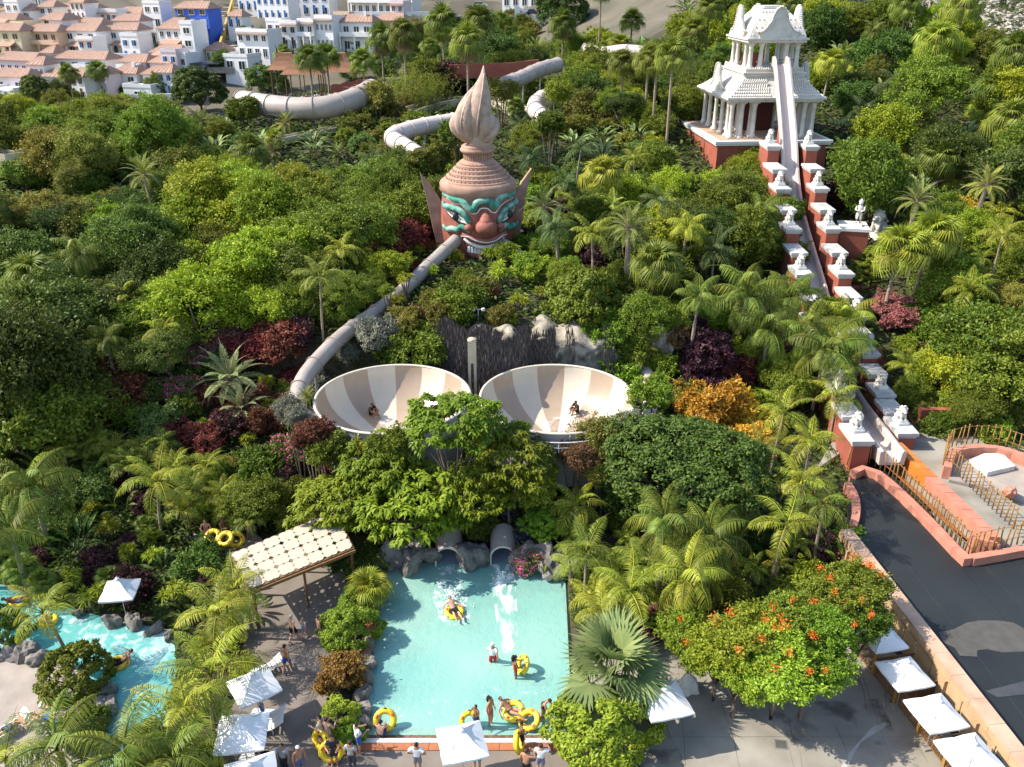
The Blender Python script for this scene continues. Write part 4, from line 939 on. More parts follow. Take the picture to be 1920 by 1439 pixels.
umbrella(1655, 1190, 0.68, R(12), 'white cabana parasol partly under the orange blossoms, farthest along the parapet', 2.5)
umbrella(1698, 1257, 0.72, R(12), 'white cabana parasol second from the orange blossom tree along the parapet', 2.5)
umbrella(1757, 1331, 0.74, R(12), 'white cabana parasol third from the orange blossom tree along the parapet', 2.5)
umbrella(1822, 1411, 0.78, R(12), 'white cabana parasol nearest the bottom right corner along the parapet', 2.5)
# trellis fence of the cabanas
fa, fb = oz(1598, 1216, .03), oz(1822, 1504, .03)
tf = empty('trellis_fence', fa, label='brown diamond trellis fence in front of the parapet umbrellas', cat='fence'); D = fb - fa; ln = D.length; d = D / ln; up_ = Vector((0, 0, 1))
for i in range(6):
    q = d * (ln * i / 5.0); MB().box(q + up_ * .72, (.18, .18, 1.44), math.atan2(d.y, d.x)).build('post', bamboo, tf)
for z_ in (.1, 1.2): MB().beam(up_ * z_, d * ln + up_ * z_, .06, .07).build('rail', wood, tf)
k = 0; s = -.9
while s < ln:
    for a, b in (((s, .1), (s + .9, 1.2)), ((s + .9, .1), (s, 1.2))):
        x0, z0 = a; x1, z1 = b
        def clip(xa, za, xb, zb):
            pts = []
            for lo, hi in ((0, ln),):
                t0, t1 = 0, 1; dx = xb - xa
                if dx > 0: t0 = max(t0, (lo - xa) / dx); t1 = min(t1, (hi - xa) / dx)
                else: t0 = max(t0, (hi - xa) / dx); t1 = min(t1, (lo - xa) / dx)
                return (xa + dx * t0, za + (zb - za) * t0, xa + dx * t1, za + (zb - za) * t1) if t1 > t0 else None
        c = clip(x0, z0, x1, z1)
        if c and c[2] != c[0]: MB().beam(d * c[0] + up_ * c[1], d * c[2] + up_ * c[3], .045, .02).build('slat', wood, tf)
    s += .2
nrm = Vector((-d.y, d.x, 0)); nrm = nrm if nrm.x > 0 else -nrm
for i, nm in ((1, 'nearer the orange blossoms'), (2, 'between the second and third parasols'), (3, 'between the last two parasols')):
    q = fa + d * (ln * i / 5.0); t = empty('cabana_partition', q, label='low brown wooden partition across the cabanas, ' + nm, cat='partition', group='cabana partitions')
    for j in range(9): MB().box(nrm * (.2 + j * .24) + up_ * .55, (.2, .04, 1.05 + .02 * (j % 2)), math.atan2(nrm.y, nrm.x)).build('plank', wood, t)
    MB().beam(up_ * 1.05, nrm * 2.3 + up_ * 1.05, .08).build('top_rail', wood, t)
# pergola with pierced shade panels
C = [oz(470, 1105, 3.0), oz(662, 1027, 3.0), oz(566, 990, 3.0), oz(432, 1040, 3.0)]; C[2] = C[1] + (C[3] - C[0]) * 1.12 + Vector((.5, .3, 0))
pg = empty('pergola', (C[0].x, C[0].y, 0), label='shade pergola of cream pierced panels above the terrace left of the pool', cat='pergola'); o = Vector((C[0].x, C[0].y, 0))
def Q(u, v): return (C[0] * (1-u) * (1-v) + C[1] * u * (1-v) + C[2] * u * v + C[3] * (1-u) * v) - o
NU, NV = 7, 4; panelm = M('pergola_panel', (.47, .40, .30), .75, .08, 2)
for i in range(NU):
    for j in range(NV):
        sh = [(.18, .01), (.40, .01), (.44, .06), (.56, .06), (.60, .01), (.82, .01), (.99, .2), (.99, .44), (.94, .47), (.94, .53), (.99, .56), (.99, .8), (.82, .99), (.60, .99), (.56, .94), (.44, .94), (.40, .99), (.18, .99), (.01, .8), (.01, .56), (.06, .53), (.06, .47), (.01, .44), (.01, .2)]
        P = [Q((i + a) / NU, (j + b) / NV) for a, b in sh]; z_ = 3.0 + .01 * ((i + j) % 2)
        MB().prism([(q.x, q.y) for q in P], z_, z_ + .04).build('shade_panel', panelm, pg)
for a, b, w_ in ((Q(-.01, 0), Q(1.01, 0), .14), (Q(0, 0), Q(0, 1), .12), (Q(1, 0), Q(1, 1), .12), (Q(0, 1), Q(1, 1), .12), (Q(0, .5), Q(1, .5), .1), (Q(-.01, -.06), Q(1.01, -.06), .1)):
    MB().beam(a - up_ * .11, b - up_ * .11, w_, .18).build('beam', wood, pg)
for u, v in ((.02, .02), (.98, .02), (.98, .98), (.02, .98), (.5, .02), (.5, .98)): q = Q(u, v); MB().tube([(q.x, q.y, 0), (q.x, q.y, 2.8)], .08, 8).build('post', wood, pg)
# ---------------------------------------------------------------- small things on the terraces
yel = M('ring_yellow', (.75, .55, .035), .35, .06, 3); redp = M('ring_print', (.65, .12, .03), .4, .1)
def make_ring(double=False):
    t = empty('swim_ring'); m = MB(); n = 28; rr, r2 = .52, .19
    def rg(cx, cyy_): m.rings([[(cx + (rr + r2 * math.cos(b)) * math.cos(a), cyy_ + (rr + r2 * math.cos(b)) * math.sin(a), .17 + r2 * .9 * math.sin(b)) for b in [2*PI*j/12 for j in range(12)]] for a in [2*PI*i/n for i in range(n + 1)]], False)
    rg(0, 0)
    if double: rg(1.15, 0)
    m.build('tube', yel, t, True)
    for cx in ((0, 1.15) if double else (0,)):
        for k in range(3):
            a = 2*PI*k/3 + .5 + cx; m = MB(); m.ball((cx + .53 * math.cos(a), .53 * math.sin(a), .325), (.16, .09, .025), 8, 4, a + PI/2); m.build('print', redp, t, True)
            a += 1.0; m = MB(); m.tube([(cx + .66 * math.cos(a - .14), .66 * math.sin(a - .14), .26), (cx + .72 * math.cos(a), .72 * math.sin(a), .33), (cx + .66 * math.cos(a + .14), .66 * math.sin(a + .14), .26)], .03, 6); m.build('handle', black, t, True)
    return t
ring1 = make_ring(); ring2 = make_ring(True); used = {}
def ring(p, rot, label, dbl=False, s=1.0):
    src = ring2 if dbl else ring1; t = src if not used.get(dbl) else copy_tree(src); used[dbl] = True
    t.location = p; t.rotation_euler = rot; t.scale = (s * .84,) * 3; return tag(t, label, 'swim ring', 'yellow swim rings')
ring(oz(852, 1151, -.12), (R(8), 0, .4), 'yellow swim ring carrying a rider below the left chute')
ring(oz(222, 1248, -.12), (0, 0, .5), 'yellow swim ring with a bather drifting on the river')
ring(oz(722, 1349, .35), (R(55), 0, R(10)), 'yellow swim ring leaned up by the man crouching at the pool corner', s=1.0)
ring(oz(964, 1336, .1), (R(24), 0, R(-35)), 'double yellow swim ring with a bather on it at the near pool edge', True)
ring(oz(984, 1247, .25), (R(62), 0, R(-70)), 'yellow swim ring held upright by a bather in the middle of the pool', s=.95)
ring(oz(880, 1352, .2), (R(50), 0, R(10)), 'yellow swim ring half hidden behind the parasol at the pool edge', s=.9)
ring(oz(968, 1392, .62), (R(75), 0, R(78)), 'yellow swim ring carried upright beside the terracotta pool edge')
ring(oz(622, 1405, .62), (R(74), 0, R(8)), 'yellow swim ring held on edge by the waiting people near the shrubs', s=1.05)
ring(oz(606, 1386, .62), (R(70), R(40), R(-50)), 'yellow swim ring tilted behind the waiting people near the shrubs')
ring(oz(443, 1010, .95), (R(78), 0, R(5)), 'yellow swim ring facing the camera on the garden path')
ring(oz(400, 1008, 1.4), (R(30), 0, R(-15)), 'double yellow swim ring carried over the garden path', True, .95)
ring(oz(90, 1168, -.1), (0, 0, 1.2), 'yellow swim ring floating behind the leaning palm on the river')
ring(oz(34, 1133, -.1), (0, 0, .3), 'dark shaded yellow swim ring at the far left end of the river')
# life buoy on its stand
lb = empty('life_buoy', oz(1089, 1393, .35), label='orange red life buoy beside the bright hedge at the pool corner', cat='life buoy'); lb.rotation_euler = (R(62), 0, R(-20))
lbm = M('buoy_red', (.6, .09, .04), .5)
for k in range(8):
    m = MB(); n = 6; m.rings([[((.30 + .075 * math.cos(b)) * math.cos(a), (.30 + .075 * math.cos(b)) * math.sin(a), .075 * math.sin(b)) for b in [2*PI*j/8 for j in range(8)]] for a in [2*PI*(k + i/4)/8 for i in range(5)]]); m.build('band', lbm if k % 2 == 0 else white if k % 4 == 1 else lbm, lb, True)
# manhole, drain grate
mh = empty('manhole_cover', oz(1464, 1396, .04), R(-8), label='small grey square manhole cover in the plaza', cat='manhole')
MB().box((0, 0, 0), (.62, .58, .02)).build('frame', metal, mh); MB().box((0, 0, .012), (.5, .46, .015)).build('lid', greyfelt, mh)
dg = empty('drain_grate', oz(1678, 1314, .045), R(48), label='narrow brown drain grate beside the trellis fence', cat='grate')
for k in range(8): MB().box((-.3 + k * .085, 0, 0), (.05, .4, .02)).build('bar', wood, dg)
# flood light
fl_ = hit(897, 606); ft = empty('flood_light', fl_, label='twin white flood lights on a pole above the rock face', cat='lamp')
MB().tube([(0, 0, -.2), (0, 0, 1.2)], .04, 6).build('pole', white, ft); MB().beam((-.4, 0, 1.2), (.4, 0, 1.2), .05).build('cross_arm', white, ft)
for s in (-1, 1): m = MB(); m.box((s * .42, -.1, 1.22), (.28, .3, .2), s * .4, .8); m.build('lamp_head', white, ft)
# lounge chairs
def make_lounger():
    t = empty('lounge_chair'); 
    for s in (-1, 1):
        MB().beam((s * .3, -.95, .3), (s * .3, .25, .3), .05).build('side_rail', white, t); MB().beam((s * .3, .25, .3), (s * .3, .85, .75), .05).build('back_rail', white, t)
        for y in (-.85, .3): MB().tube([(s * .3, y, 0), (s * .3, y, .3)], .025, 6).build('leg', white, t)
    for k in range(7): MB().box((0, -.86 + k * .17, .32), (.58, .15, .02)).build('slat', white, t)
    for k in range(5):
        a = .33 + k * .12; m = MB(); m.beam((-.29, a, .32 + (a - .25) * .75), (.29, a, .32 + (a - .25) * .75), .11, .02); m.build('slat', white, t)
    return t
lg0 = make_lounger(); lgu = [0]
def lounger(px, py, rz, label, z0=.04):
    p = oz(px, py, z0 + .3); t = lg0 if not lgu[0] else copy_tree(lg0); lgu[0] += 1; t.location = (p.x, p.y, z0); t.rotation_euler = (0, 0, rz); return tag(t, label, 'lounge chair', 'white lounge chairs')
lounger(112, 1326, R(100), 'white lounge chair under the sunbather nearest the water'); lounger(85, 1348, R(102), 'white lounge chair under the sunbather in blue shorts')
lounger(22, 1362, R(-40), 'white lounge chair at the left picture edge on the river beach'); lounger(500, 1253, R(-60), 'grey white lounge chair behind the upper left parasol')
lounger(505, 1340, R(-95), 'white lounge chair between the two left parasols'); lounger(500, 1362, R(-80), 'white lounge chair beside the lower left parasol'); lounger(488, 1420, R(-100), 'white lounge chair near the bottom edge left of the waiting people')
def slippers(px, py):
    t = empty('flip_flops', oz(px, py, .04), label='dark pair of flip flops on the paving beside the lower shrub', cat='sandals')
    for s in (-1, 1): m = MB(); m.ball((s * .07, s * .06, .02), (.05, .14, .02), 8, 4); m.build('sole', black, t)
slippers(604, 1348)
# ================================================================ houses on the far hill
wallcols = {'w': M('render_white', (.74, .72, .69), .8, .05), 'y': M('render_yellow', (.66, .56, .36), .8, .06), 'p': M('render_peach', (.62, .44, .30), .8, .06), 'b': M('render_blue', (.045, .12, .50), .7, .1), 'l': M('render_pink', (.66, .56, .56), .8, .05), 'g': M('render_grey', (.40, .38, .36), .85, .1), 't': M('render_teal', (.52, .66, .64), .8, .05)}
rooft = M('roof_tiles', (.40, .255, .185), .8, col2=(.29, .17, .12), scale=1.5, bump=.3, bscale=6); roofd = M('roof_dark', (.20, .085, .06), .8, .15)
bluesh = M('blue_shutter', (.02, .14, .42), .5); brownsh = M('brown_shutter', (.08, .04, .025), .6)
WM = {}
def winmesh(w_, h_, arch):
    key = (round(w_, 1), round(h_, 1), arch)
    if key not in WM:
        m = MB(); m.mi = 0
        if arch:
            P = [(-w_/2, 0), (w_/2, 0), (w_/2, h_ * .6)] + [(w_/2 * math.cos(PI*k/6), h_ * .6 + h_ * .4 * math.sin(PI*k/6)) for k in range(1, 6)] + [(-w_/2, h_ * .6)]
            n = len(P); m.add([(x, -.03, z_) for x, z_ in P], [tuple(range(n))])
        else:
            m.add([(-w_/2, -.03, 0), (w_/2, -.03, 0), (w_/2, -.03, h_), (-w_/2, -.03, h_)], [(0, 1, 2, 3)]); m.mi = 1
            m.mm((-.04, -.07, 0), (.04, -.03, h_))
        m.mi = 1; m.mm((-w_/2 - .08, -.12, -.1), (w_/2 + .08, 0, 0)); m.mm((-w_/2 - .1, -.08, 0), (-w_/2, 0, h_)); m.mm((w_/2, -.08, 0), (w_/2 + .1, 0, h_))
        if not arch: m.mm((-w_/2 - .1, -.08, h_), (w_/2 + .1, 0, h_ + .1))
        WM[key] = m.mesh('window')
    return WM[key]
def house(px0, px1, pyb, Y, fl, col, label, roof='shed', nw=3, dp=6, arch=False, sh=None, porch=False, balcony=False, fh=3.0, rz=0, chim=False, terr=False):
    a, b = ay(px0, pyb, Y), ay(px1, pyb, Y); wd = b.x - a.x; h = fl * fh; t = empty('house', ((a.x + b.x) / 2, Y, a.z), rz - R(19 + 4 * math.sin(px0)), label=label, cat='house', group='houses on the far hillside'); wm = wallcols[col]
    MB().mm((-wd/2, 0, -6), (wd/2, dp, h)).build('wall', wm, t)
    ov = .45
    if roof == 'shed':
        m = MB(); z1 = h + .9; x = wd/2 + ov; P = [(-x, -ov, h - .05), (x, -ov, h - .05), (x - 1.6, dp * .55, z1 + .7), (-x + 1.6, dp * .55, z1 + .7), (-x, dp + ov, h), (x, dp + ov, h)]
        m.add(P + [(-x, -ov, h - .25), (x, -ov, h - .25), (-x, dp + ov, h - .2), (x, dp + ov, h - .2)], [(0, 1, 2, 3), (3, 2, 5, 4), (0, 3, 4), (1, 5, 2), (0, 6, 7, 1), (1, 7, 9, 5), (0, 4, 8, 6), (6, 8, 9, 7)]); r = m.build('roof', rooft, t)
        for k in range(int(wd / .9)):
            u = (k + .5) / int(wd / .9); MB().beam((-x + 2*x*u, -ov, h - .02), (-x + 1.6 + (2*x - 3.2)*u, dp * .55, z1 + .72), .12, .08).build('tile_rib', rooft, r)
        if chim: MB().box((wd * .2, dp * .4, h + 1.5), (.7, .7, 1.4)).build('chimney', wm, r)
    elif roof == 'flat':
        m = MB(); m.mm((-wd/2 - .1, -.1, h), (wd/2 + .1, dp + .1, h + .25)); r = m.build('roof', wm, t); m = MB(); 
        for s in (-1, 1): m.mm((s * wd/2 - .1, 0, h + .25), (s * wd/2 + .1, dp, h + .8))
        m.mm((-wd/2, -.1, h + .25), (wd/2, .1, h + .8)); m.build('parapet', wm, r)
        if terr: m = MB(); m.mm((-wd/2 - .2, -1.0, h - .5), (wd/2 + .2, -.1, h - .3)); m.build('awning', rooft, r)
    for f in range(fl):
        n = nw
        for k in range(n):
            x = (k + .5) / n * wd - wd/2; w_ = min(1.7, wd / n * .5); hh = 1.3 if f else 1.9; ar = arch and f == 0
            o_ = link('window', winmesh(w_ * (.8 if ar else 1), hh, ar), t, (x, 0, f * fh + (.9 if f else .2)), mats=[glass, wm if not sh else white])
            if sh and not ar: MB().mm((x - w_/2, -.1, f * fh + .9), (x - w_/2 + w_ * .5, -.05, f * fh + .9 + hh)).build('shutter', sh, o_ if False else t)
    if balcony:
        m = MB(); m.mm((-wd/2, -1.6, fh - .15), (wd/2, -.01, fh)); bl = m.build('balcony', wm, t)
        m = MB(); m.mm((-wd/2, -1.6, fh), (wd/2, -1.48, fh + .9)); m.build('balustrade', wm, bl)
        for s in (-1, 0, 1): MB().box((s * (wd/2 - .2), -1.5, fh / 2), (.3, .3, fh - .3)).build('pillar', wm, bl)
    if porch:
        m = MB(); x = wd * .3; m.add([(-x - .3, -2.4, fh - .6), (x + .3, -2.4, fh - .6), (x, 0, fh + .3), (-x, 0, fh + .3), (-x - .3, -2.4, fh - .8), (x + .3, -2.4, fh - .8)], [(0, 1, 2, 3), (0, 4, 5, 1)]); po = m.build('porch_roof', rooft, t)
        for s in (-1, 1): MB().box((s * x, -2.2, (fh - .8) / 2 - .5), (.3, .3, fh + .2)).build('pillar', wm, po)
    return t
H = house
H(5, 72, 62, 262, 2, 'w', 'white villa with rooftop tower at the upper left edge', nw=3, chim=True)
H(-20, 38, 60, 250, 1, 'w', 'low white house with tiled porch at the left edge', porch=True, nw=2)
H(86, 196, 60, 268, 2, 'w', 'long white house row with two tiled roofs above the peach house', nw=6, chim=True)
H(98, 200, 68, 252, 1, 'w', 'white terrace house with wide tiled canopy and pool deck', nw=5, porch=True)
H(78, 132, 72, 247, 2, 'p', 'peach house with glazed balcony in the upper left cluster', nw=2, fh=2.4)
H(-15, 52, 104, 236, 2, 'y', 'pale yellow house with arched ground floor at the left edge', nw=3, arch=True, porch=True)
H(50, 122, 105, 238, 2, 'p', 'peach house with long balcony and dark arches', nw=4, arch=True, balcony=True)
H(120, 196, 104, 238, 2, 'w', 'white terraced house with blue tinted windows beside the peach house', nw=3, porch=True, sh=None)
H(212, 268, 64, 252, 1, 'w', 'white upper storey with two wide dark windows and tiled cap', nw=2, fh=3.4)
H(206, 268, 102, 240, 2, 'w', 'white villa with pointed dark arches below the wide windows', nw=3, arch=True, porch=True)
H(218, 270, 46, 266, 1, 'p', 'small salmon cottage high behind the white villas', nw=2)
H(304, 348, 68, 252, 1, 'w', 'white gallery house with brown windows beside the blue villa', nw=3)
H(296, 362, 100, 240, 2, 'w', 'white villa with orange roofs and arched porch near the dark pool', nw=4, arch=True, porch=True)
H(330, 402, 72, 258, 3, 'b', 'bright blue villa with terracotta roof and white balcony', nw=3, balcony=True, sh=brownsh, fh=2.6)
H(360, 384, 28, 268, 1, 'b', 'small blue roof tower on top of the blue villa', nw=1, fh=2.2, dp=4)
H(282, 345, 122, 228, 1, 'w', 'low white house with white awning below the arched villa', nw=3, porch=True)
H(345, 372, 118, 230, 3, 'w', 'tall white stair tower house at the corner of the dark pool', roof='flat', nw=1)
H(-10, 80, 140, 222, 1, 'l', 'pinkish house with long terracotta roof at the left edge', nw=5, fh=3.4)
H(100, 210, 134, 226, 1, 'w', 'white house with grey shaded wall behind the two fan palms', nw=4)
H(225, 280, 140, 222, 1, 'l', 'pale lilac house with two terracotta roof planes', nw=3)
H(278, 328, 142, 220, 1, 'w', 'plain white gabled house just above the big dark tree', nw=1)
H(-20, 62, 172, 212, 1, 'l', 'pink terracotta roofed house above the white garden wall', nw=2, fh=3.4)
H(80, 120, 168, 214, 1, 't', 'pale teal cottage left of the two fan palms', nw=2)
H(212, 262, 162, 214, 1, 'w', 'white house with rooftop tanks and brown awning', nw=2, chim=True)
H(268, 312, 164, 213, 1, 'w', 'white house with striped awning beside the big dark tree', nw=2)
H(-30, 42, 196, 205, 1, 'w', 'flat white house with blue awning at the lower left of the village', roof='flat', nw=2, sh=bluesh)
H(230, 292, 190, 207, 1, 'w', 'flat white building with one dark window above the shrubs', roof='flat', nw=1)
H(442, 512, 108, 232, 2, 'w', 'white flat roofed house with long awnings right of the stairway', roof='flat', nw=4, terr=True)
H(418, 470, 132, 222, 1, 'w', 'low white flat house beside the stairway', roof='flat', nw=2)
H(527, 562, 92, 236, 2, 'w', 'white cube house with brown shutters left of the three', roof='flat', nw=2, sh=brownsh, terr=True)
H(560, 594, 92, 236, 2, 'w', 'white cube house with deep balconies between two cubes', roof='flat', nw=2, terr=True, balcony=True, fh=3.2)
H(592, 630, 92, 235, 2, 'w', 'tallest white cube house with window band in the trio', roof='flat', nw=4, terr=True, fh=3.6)
H(640, 702, 94, 236, 2, 'w', 'white house with terracotta cap roof and balcony columns', nw=3, balcony=True, chim=True, fh=3.4)
H(700, 760, 84, 242, 2, 'p', 'peach trimmed house partly hidden by tall palms', nw=3, balcony=True)
H(478, 548, 38, 285, 2, 'w', 'white apartment block with blue shutters near the top edge', roof='flat', nw=5, sh=bluesh, fh=3.6)
H(545, 622, 28, 292, 2, 'w', 'long white block with few windows at the top edge', roof='flat', nw=4, sh=bluesh)
H(650, 780, 25, 280, 2, 'w', 'long terraced block with brown balconies above garages at the top edge', roof='flat', nw=9, balcony=True)
H(445, 490, 20, 300, 2, 'w', 'white block with bright blue doors behind the date palm', roof='flat', nw=3, sh=bluesh)
H(940, 1010, 12, 300, 2, 'w', 'white building at the top edge right of the road', roof='flat', nw=4)
H(1015, 1090, 12, 300, 2, 'y', 'cream terrace row at the top edge behind the round tree', nw=4, balcony=True)
H(1085, 1150, 22, 285, 2, 'l', 'pinkish apartment house at the top edge behind the palms', roof='flat', nw=4)
H(1155, 1240, 22, 275, 2, 'y', 'yellow house at the top edge above the pale retaining wall', nw=4, balcony=True)
H(-20, 90, 12, 310, 2, 'w', 'large white building with balcony railings in the upper left corner', roof='flat', nw=6, balcony=True)
rv = random.Random(4); rown = ['lowest', 'second lowest', 'middle', 'second highest', 'highest']; nth = ['first', 'second', 'third', 'fourth', 'fifth', 'sixth', 'seventh', 'eighth']
for k, (py, Y, xs_) in enumerate([(186, 209, [55, 150, 190, 318]), (152, 219, [70, 150, 238, 320, 345]), (118, 234, [20, 92, 165, 250, 400, 428]), (84, 245, [40, 110, 160, 240, 285, 470, 520, 735]), (48, 262, [30, 95, 150, 205, 290, 440, 640, 745])]):
    for i, x in enumerate(xs_):
        fl_n = rv.choice((1, 1, 2)); H(x - rv.uniform(13, 20), x + rv.uniform(13, 20), py + rv.uniform(-5, 5), Y + rv.uniform(-3, 2), fl_n, rv.choice('wwwwwlyp'), f'small village house, {nth[i]} from the left of the {rown[k]} infill row', roof=rv.choice(('flat', 'flat', 'shed')), nw=rv.choice((2, 2, 3)), dp=5, chim=rv.random() < .3, terr=rv.random() < .4, sh=rv.choice((None, None, brownsh, bluesh)), fh=rv.uniform(2.6, 3.2))
def retwall(pxs, Y, h, mat, label, th_=.6, name='retaining_wall'):
    P = [ay(a, b, Y) for a, b in pxs]; t = empty(name, P[0], label=label, cat='wall'); o = P[0]
    for i in range(len(P) - 1):
        a, b = P[i] - o, P[i+1] - o
        m = MB(); m.add([(a.x, 0, a.z - h), (b.x, 0, b.z - h), (b.x, 0, b.z), (a.x, 0, a.z), (a.x, th_, a.z - h), (b.x, th_, b.z - h), (b.x, th_, b.z), (a.x, th_, a.z)], [(0, 1, 2, 3), (3, 2, 6, 7), (5, 4, 7, 6), (0, 3, 7, 4), (1, 5, 6, 2)]); m.build('wall_panel', mat, t)
    return t
retwall([(-40, 106), (60, 104), (120, 104), (215, 106)], 231, 3.2, wallcols['g'], 'grey terrace wall under the arched yellow and peach houses')
retwall([(210, 100), (300, 104), (370, 98)], 230, 4, wallcols['w'], 'white terrace wall under the villas with pointed arches')
retwall([(635, 24), (700, 26), (770, 26)], 262, 6, wallcols['w'], 'tall white retaining wall below the balconied terrace block')
retwall([(640, 22), (840, 22)], 263, 1.2, white, 'white road parapet below the top terrace block')
retwall([(470, 52), (560, 48), (635, 30)], 256, 5, wallcols['g'], 'long grey retaining wall above the white cube houses')
retwall([(-60, 30), (55, 26), (100, 22)], 300, 7, wallcols['g'], 'grey wall below the large white building in the corner')
retwall([(965, 8), (1000, 30), (1030, 42)], 262, 5, wallcols['w'], 'white curved road wall right of the parked cars')
retwall([(1075, 34), (1160, 36)], 262, 7, wallcols['l'], 'pinkish tall retaining wall behind the round tree')
retwall([(1170, 18), (1222, 16)], 250, 4, wallcols['y'], 'cream retaining wall at the top above the forest edge')
retwall([(230, 178), (330, 176)], 203, 4.5, wallcols['w'], 'white garden wall between the village and the shrubs')
retwall([(-40, 182), (45, 180)], 201, 4.5, wallcols['w'], 'white garden wall at the left edge of the shrubs')
# stairway street with ochre wall
sw_ = tag(empty('stair_street', ay(415, 125, 225)), kind='structure'); o = Vector(sw_.location)
for k in range(16):
    u = k / 15; p0 = ay(420 + 12 * u, 125 - 118 * u, 225 + 90 * u) - o; MB().box((p0.x, p0.y, p0.z - .6), (6.5, 6.2, 1.4)).build('stair_flight', concrete if k % 2 else beach, sw_)
och = M('ochre', (.46, .30, .07), .8, .15)
P = [ay(409 + 24 * u, 84 - 84 * u, 245 + 60 * u) for u in [i / 8 for i in range(9)]]; t = empty('ochre_wall', P[0], label='ochre wall climbing beside the stairway behind the blue villa', cat='wall')
for i in range(8):
    a, b = P[i] - P[0], P[i+1] - P[0]; m = MB(); m.add([(a.x, a.y, a.z - 3), (b.x, b.y, b.z - 3), (b.x, b.y, b.z), (a.x, a.y, a.z), (a.x + .6, a.y, a.z - 3), (b.x + .6, b.y, b.z - 3), (b.x + .6, b.y, b.z), (a.x + .6, a.y, a.z)], [(0, 3, 2, 1), (3, 7, 6, 2), (4, 5, 6, 7), (0, 4, 7, 3)]); m.build('wall_panel', och, t)
tag(MB().box(ay(384, 118, 224), (9, 7, .3)).build('dark_courtyard', M('navy_court', (.03, .04, .065), .6)), kind='structure')
tag(MB().prism([tuple(ay(a, b, 262 + c))[:2] for a, b, c in ((820, 30, 0), (965, 30, 0), (965, 30, 12), (820, 30, 12))], ay(900, 24, 262).z - 1.2, ay(900, 24, 262).z - 1.0).build('road', M('asphalt', (.10, .10, .10), .9)), kind='structure')
# parked cars
def car(px, py, Y, rz, col, label):
    p = ay(px, py, Y); t = empty('parked_car', p, rz, label=label, cat='car', scale=1.0); cmx = M('car_' + label[:5], col, .3, .03, spec=.6)
    m = MB(); m.rings([[(-2.1, y, z_) for y, z_ in ((-.8, .3), (.8, .3), (.8, .75), (-.8, .75))], [(-1.9, y, z_) for y, z_ in ((-.88, .25), (.88, .25), (.85, .9), (-.85, .9))], [(1.4, y, z_) for y, z_ in ((-.88, .25), (.88, .25), (.85, .92), (-.85, .92))], [(2.15, y, z_) for y, z_ in ((-.8, .3), (.8, .3), (.78, .7), (-.78, .7))]]); m.build('body', cmx, t)
    m = MB(); m.add([(-1.7, -.8, .9), (1.0, -.8, .9), (1.0, .8, .9), (-1.7, .8, .9), (-1.3, -.65, 1.45), (.3, -.65, 1.45), (.3, .65, 1.45), (-1.3, .65, 1.45)], [(0, 1, 5, 4), (1, 2, 6, 5), (2, 3, 7, 6), (3, 0, 4, 7)]); m.build('windows', glass, t)
    MB().mm((-1.3, -.66, 1.45), (.3, .66, 1.5)).build('roof', cmx, t)
    for x in (-1.3, 1.3):
        for s in (-1, 1):
            m = MB(); n = 12; m.rings([[(x + .32 * math.cos(2*PI*k/n), y, .32 + .32 * math.sin(2*PI*k/n)) for k in range(n)] for y in (s * .72, s * .92)]); m.build('wheel', black, t)
    return t
car(900, 14, 262, 0, (.7, .7, .7), 'white car parked on the road at the top edge'); car(998, 28, 262, .3, (.08, .09, .12), 'dark car parked below the cream terrace row'); car(1205, 16, 268, .1, (.15, .15, .16), 'grey car parked at the top edge before the yellow house')
# ================================================================ restaurant huts on the hill
thatch = M('thatch_roof', (.30, .15, .085), .95, .2, 3, bump=.6, bscale=10)
def hut(px, py, Y, s, label):
    p = ay(px, py, Y); t = empty('thatched_hut', p, 0, label=label, cat='hut', scale=s); zg = TZ(p.x, p.y) - p.z
    m = MB(); rs_ = []
    for u, k, z_ in ((0, 1, 0), (.3, .72, 1.0), (.6, .5, 2.2), (.85, .36, 3.4), (1, .3, 4.2)):
        x, y = 3.6 * (k + .35), 3.0 * k; rs_.append([(-x, -y, z_), (x, -y, z_), (x, y, z_), (-x, y, z_)])
    m.rings(rs_); m.build('roof', thatch, t)
    for sx in (-1, 1):
        m = MB(); m.add([(sx * 2.0, -1.2, 3.2), (sx * 2.0, 1.2, 3.2), (sx * 2.5, 0, 6.6), (sx * 2.35, 0, 3.2), (sx * 3.1, -1.6, 1.2), (sx * 3.1, 1.6, 1.2)], [(0, 3, 2), (1, 2, 3), (0, 1, 2), (4, 3, 0), (5, 1, 3), (4, 5, 3)] ); m.build('roof_horn', M('horn_brown', (.13, .05, .03), .9, .2), t)
    for sx in (-1, 1):
        for sy in (-1, 1): MB().tube([(sx * 3.8, sy * 2.4, zg / s), (sx * 3.8, sy * 2.4, .2)], .14, 6).build('post', wood, t)
    return t
hut(570, 138, 150, .72, 'brown thatched hut with pointed horn roof behind the thick raft tube, left one'); hut(634, 134, 156, .72, 'brown thatched hut with pointed horn roof behind the thick raft tube, right one'); hut(538, 130, 162, .66, 'thatched hut roof half hidden behind the far fan palm')
redblk = M('wavy_red', (.30, .09, .05), .8)
for k, (a, b, Y) in enumerate([((620, 160), (690, 147), 142), ((640, 166), (700, 152), 139)]):
    P = [ay(a[0] + (b[0]-a[0])*i/12, a[1] + (b[1]-a[1])*i/12 - 1.6 * math.sin(i * 1.6), Y) for i in range(13)]; t = empty('wavy_wall', P[0], label=('upper', 'lower')[k] + ' wavy red brown wall beside the thatched huts', cat='wall')
    m = MB(); m.rings([[q - P[0] + Vector((0, y, z_)) for y, z_ in ((-.2, 0), (.2, 0), (.2, -2.6), (-.2, -2.6))] for q in P]); m.build('wall_body', redblk, t)
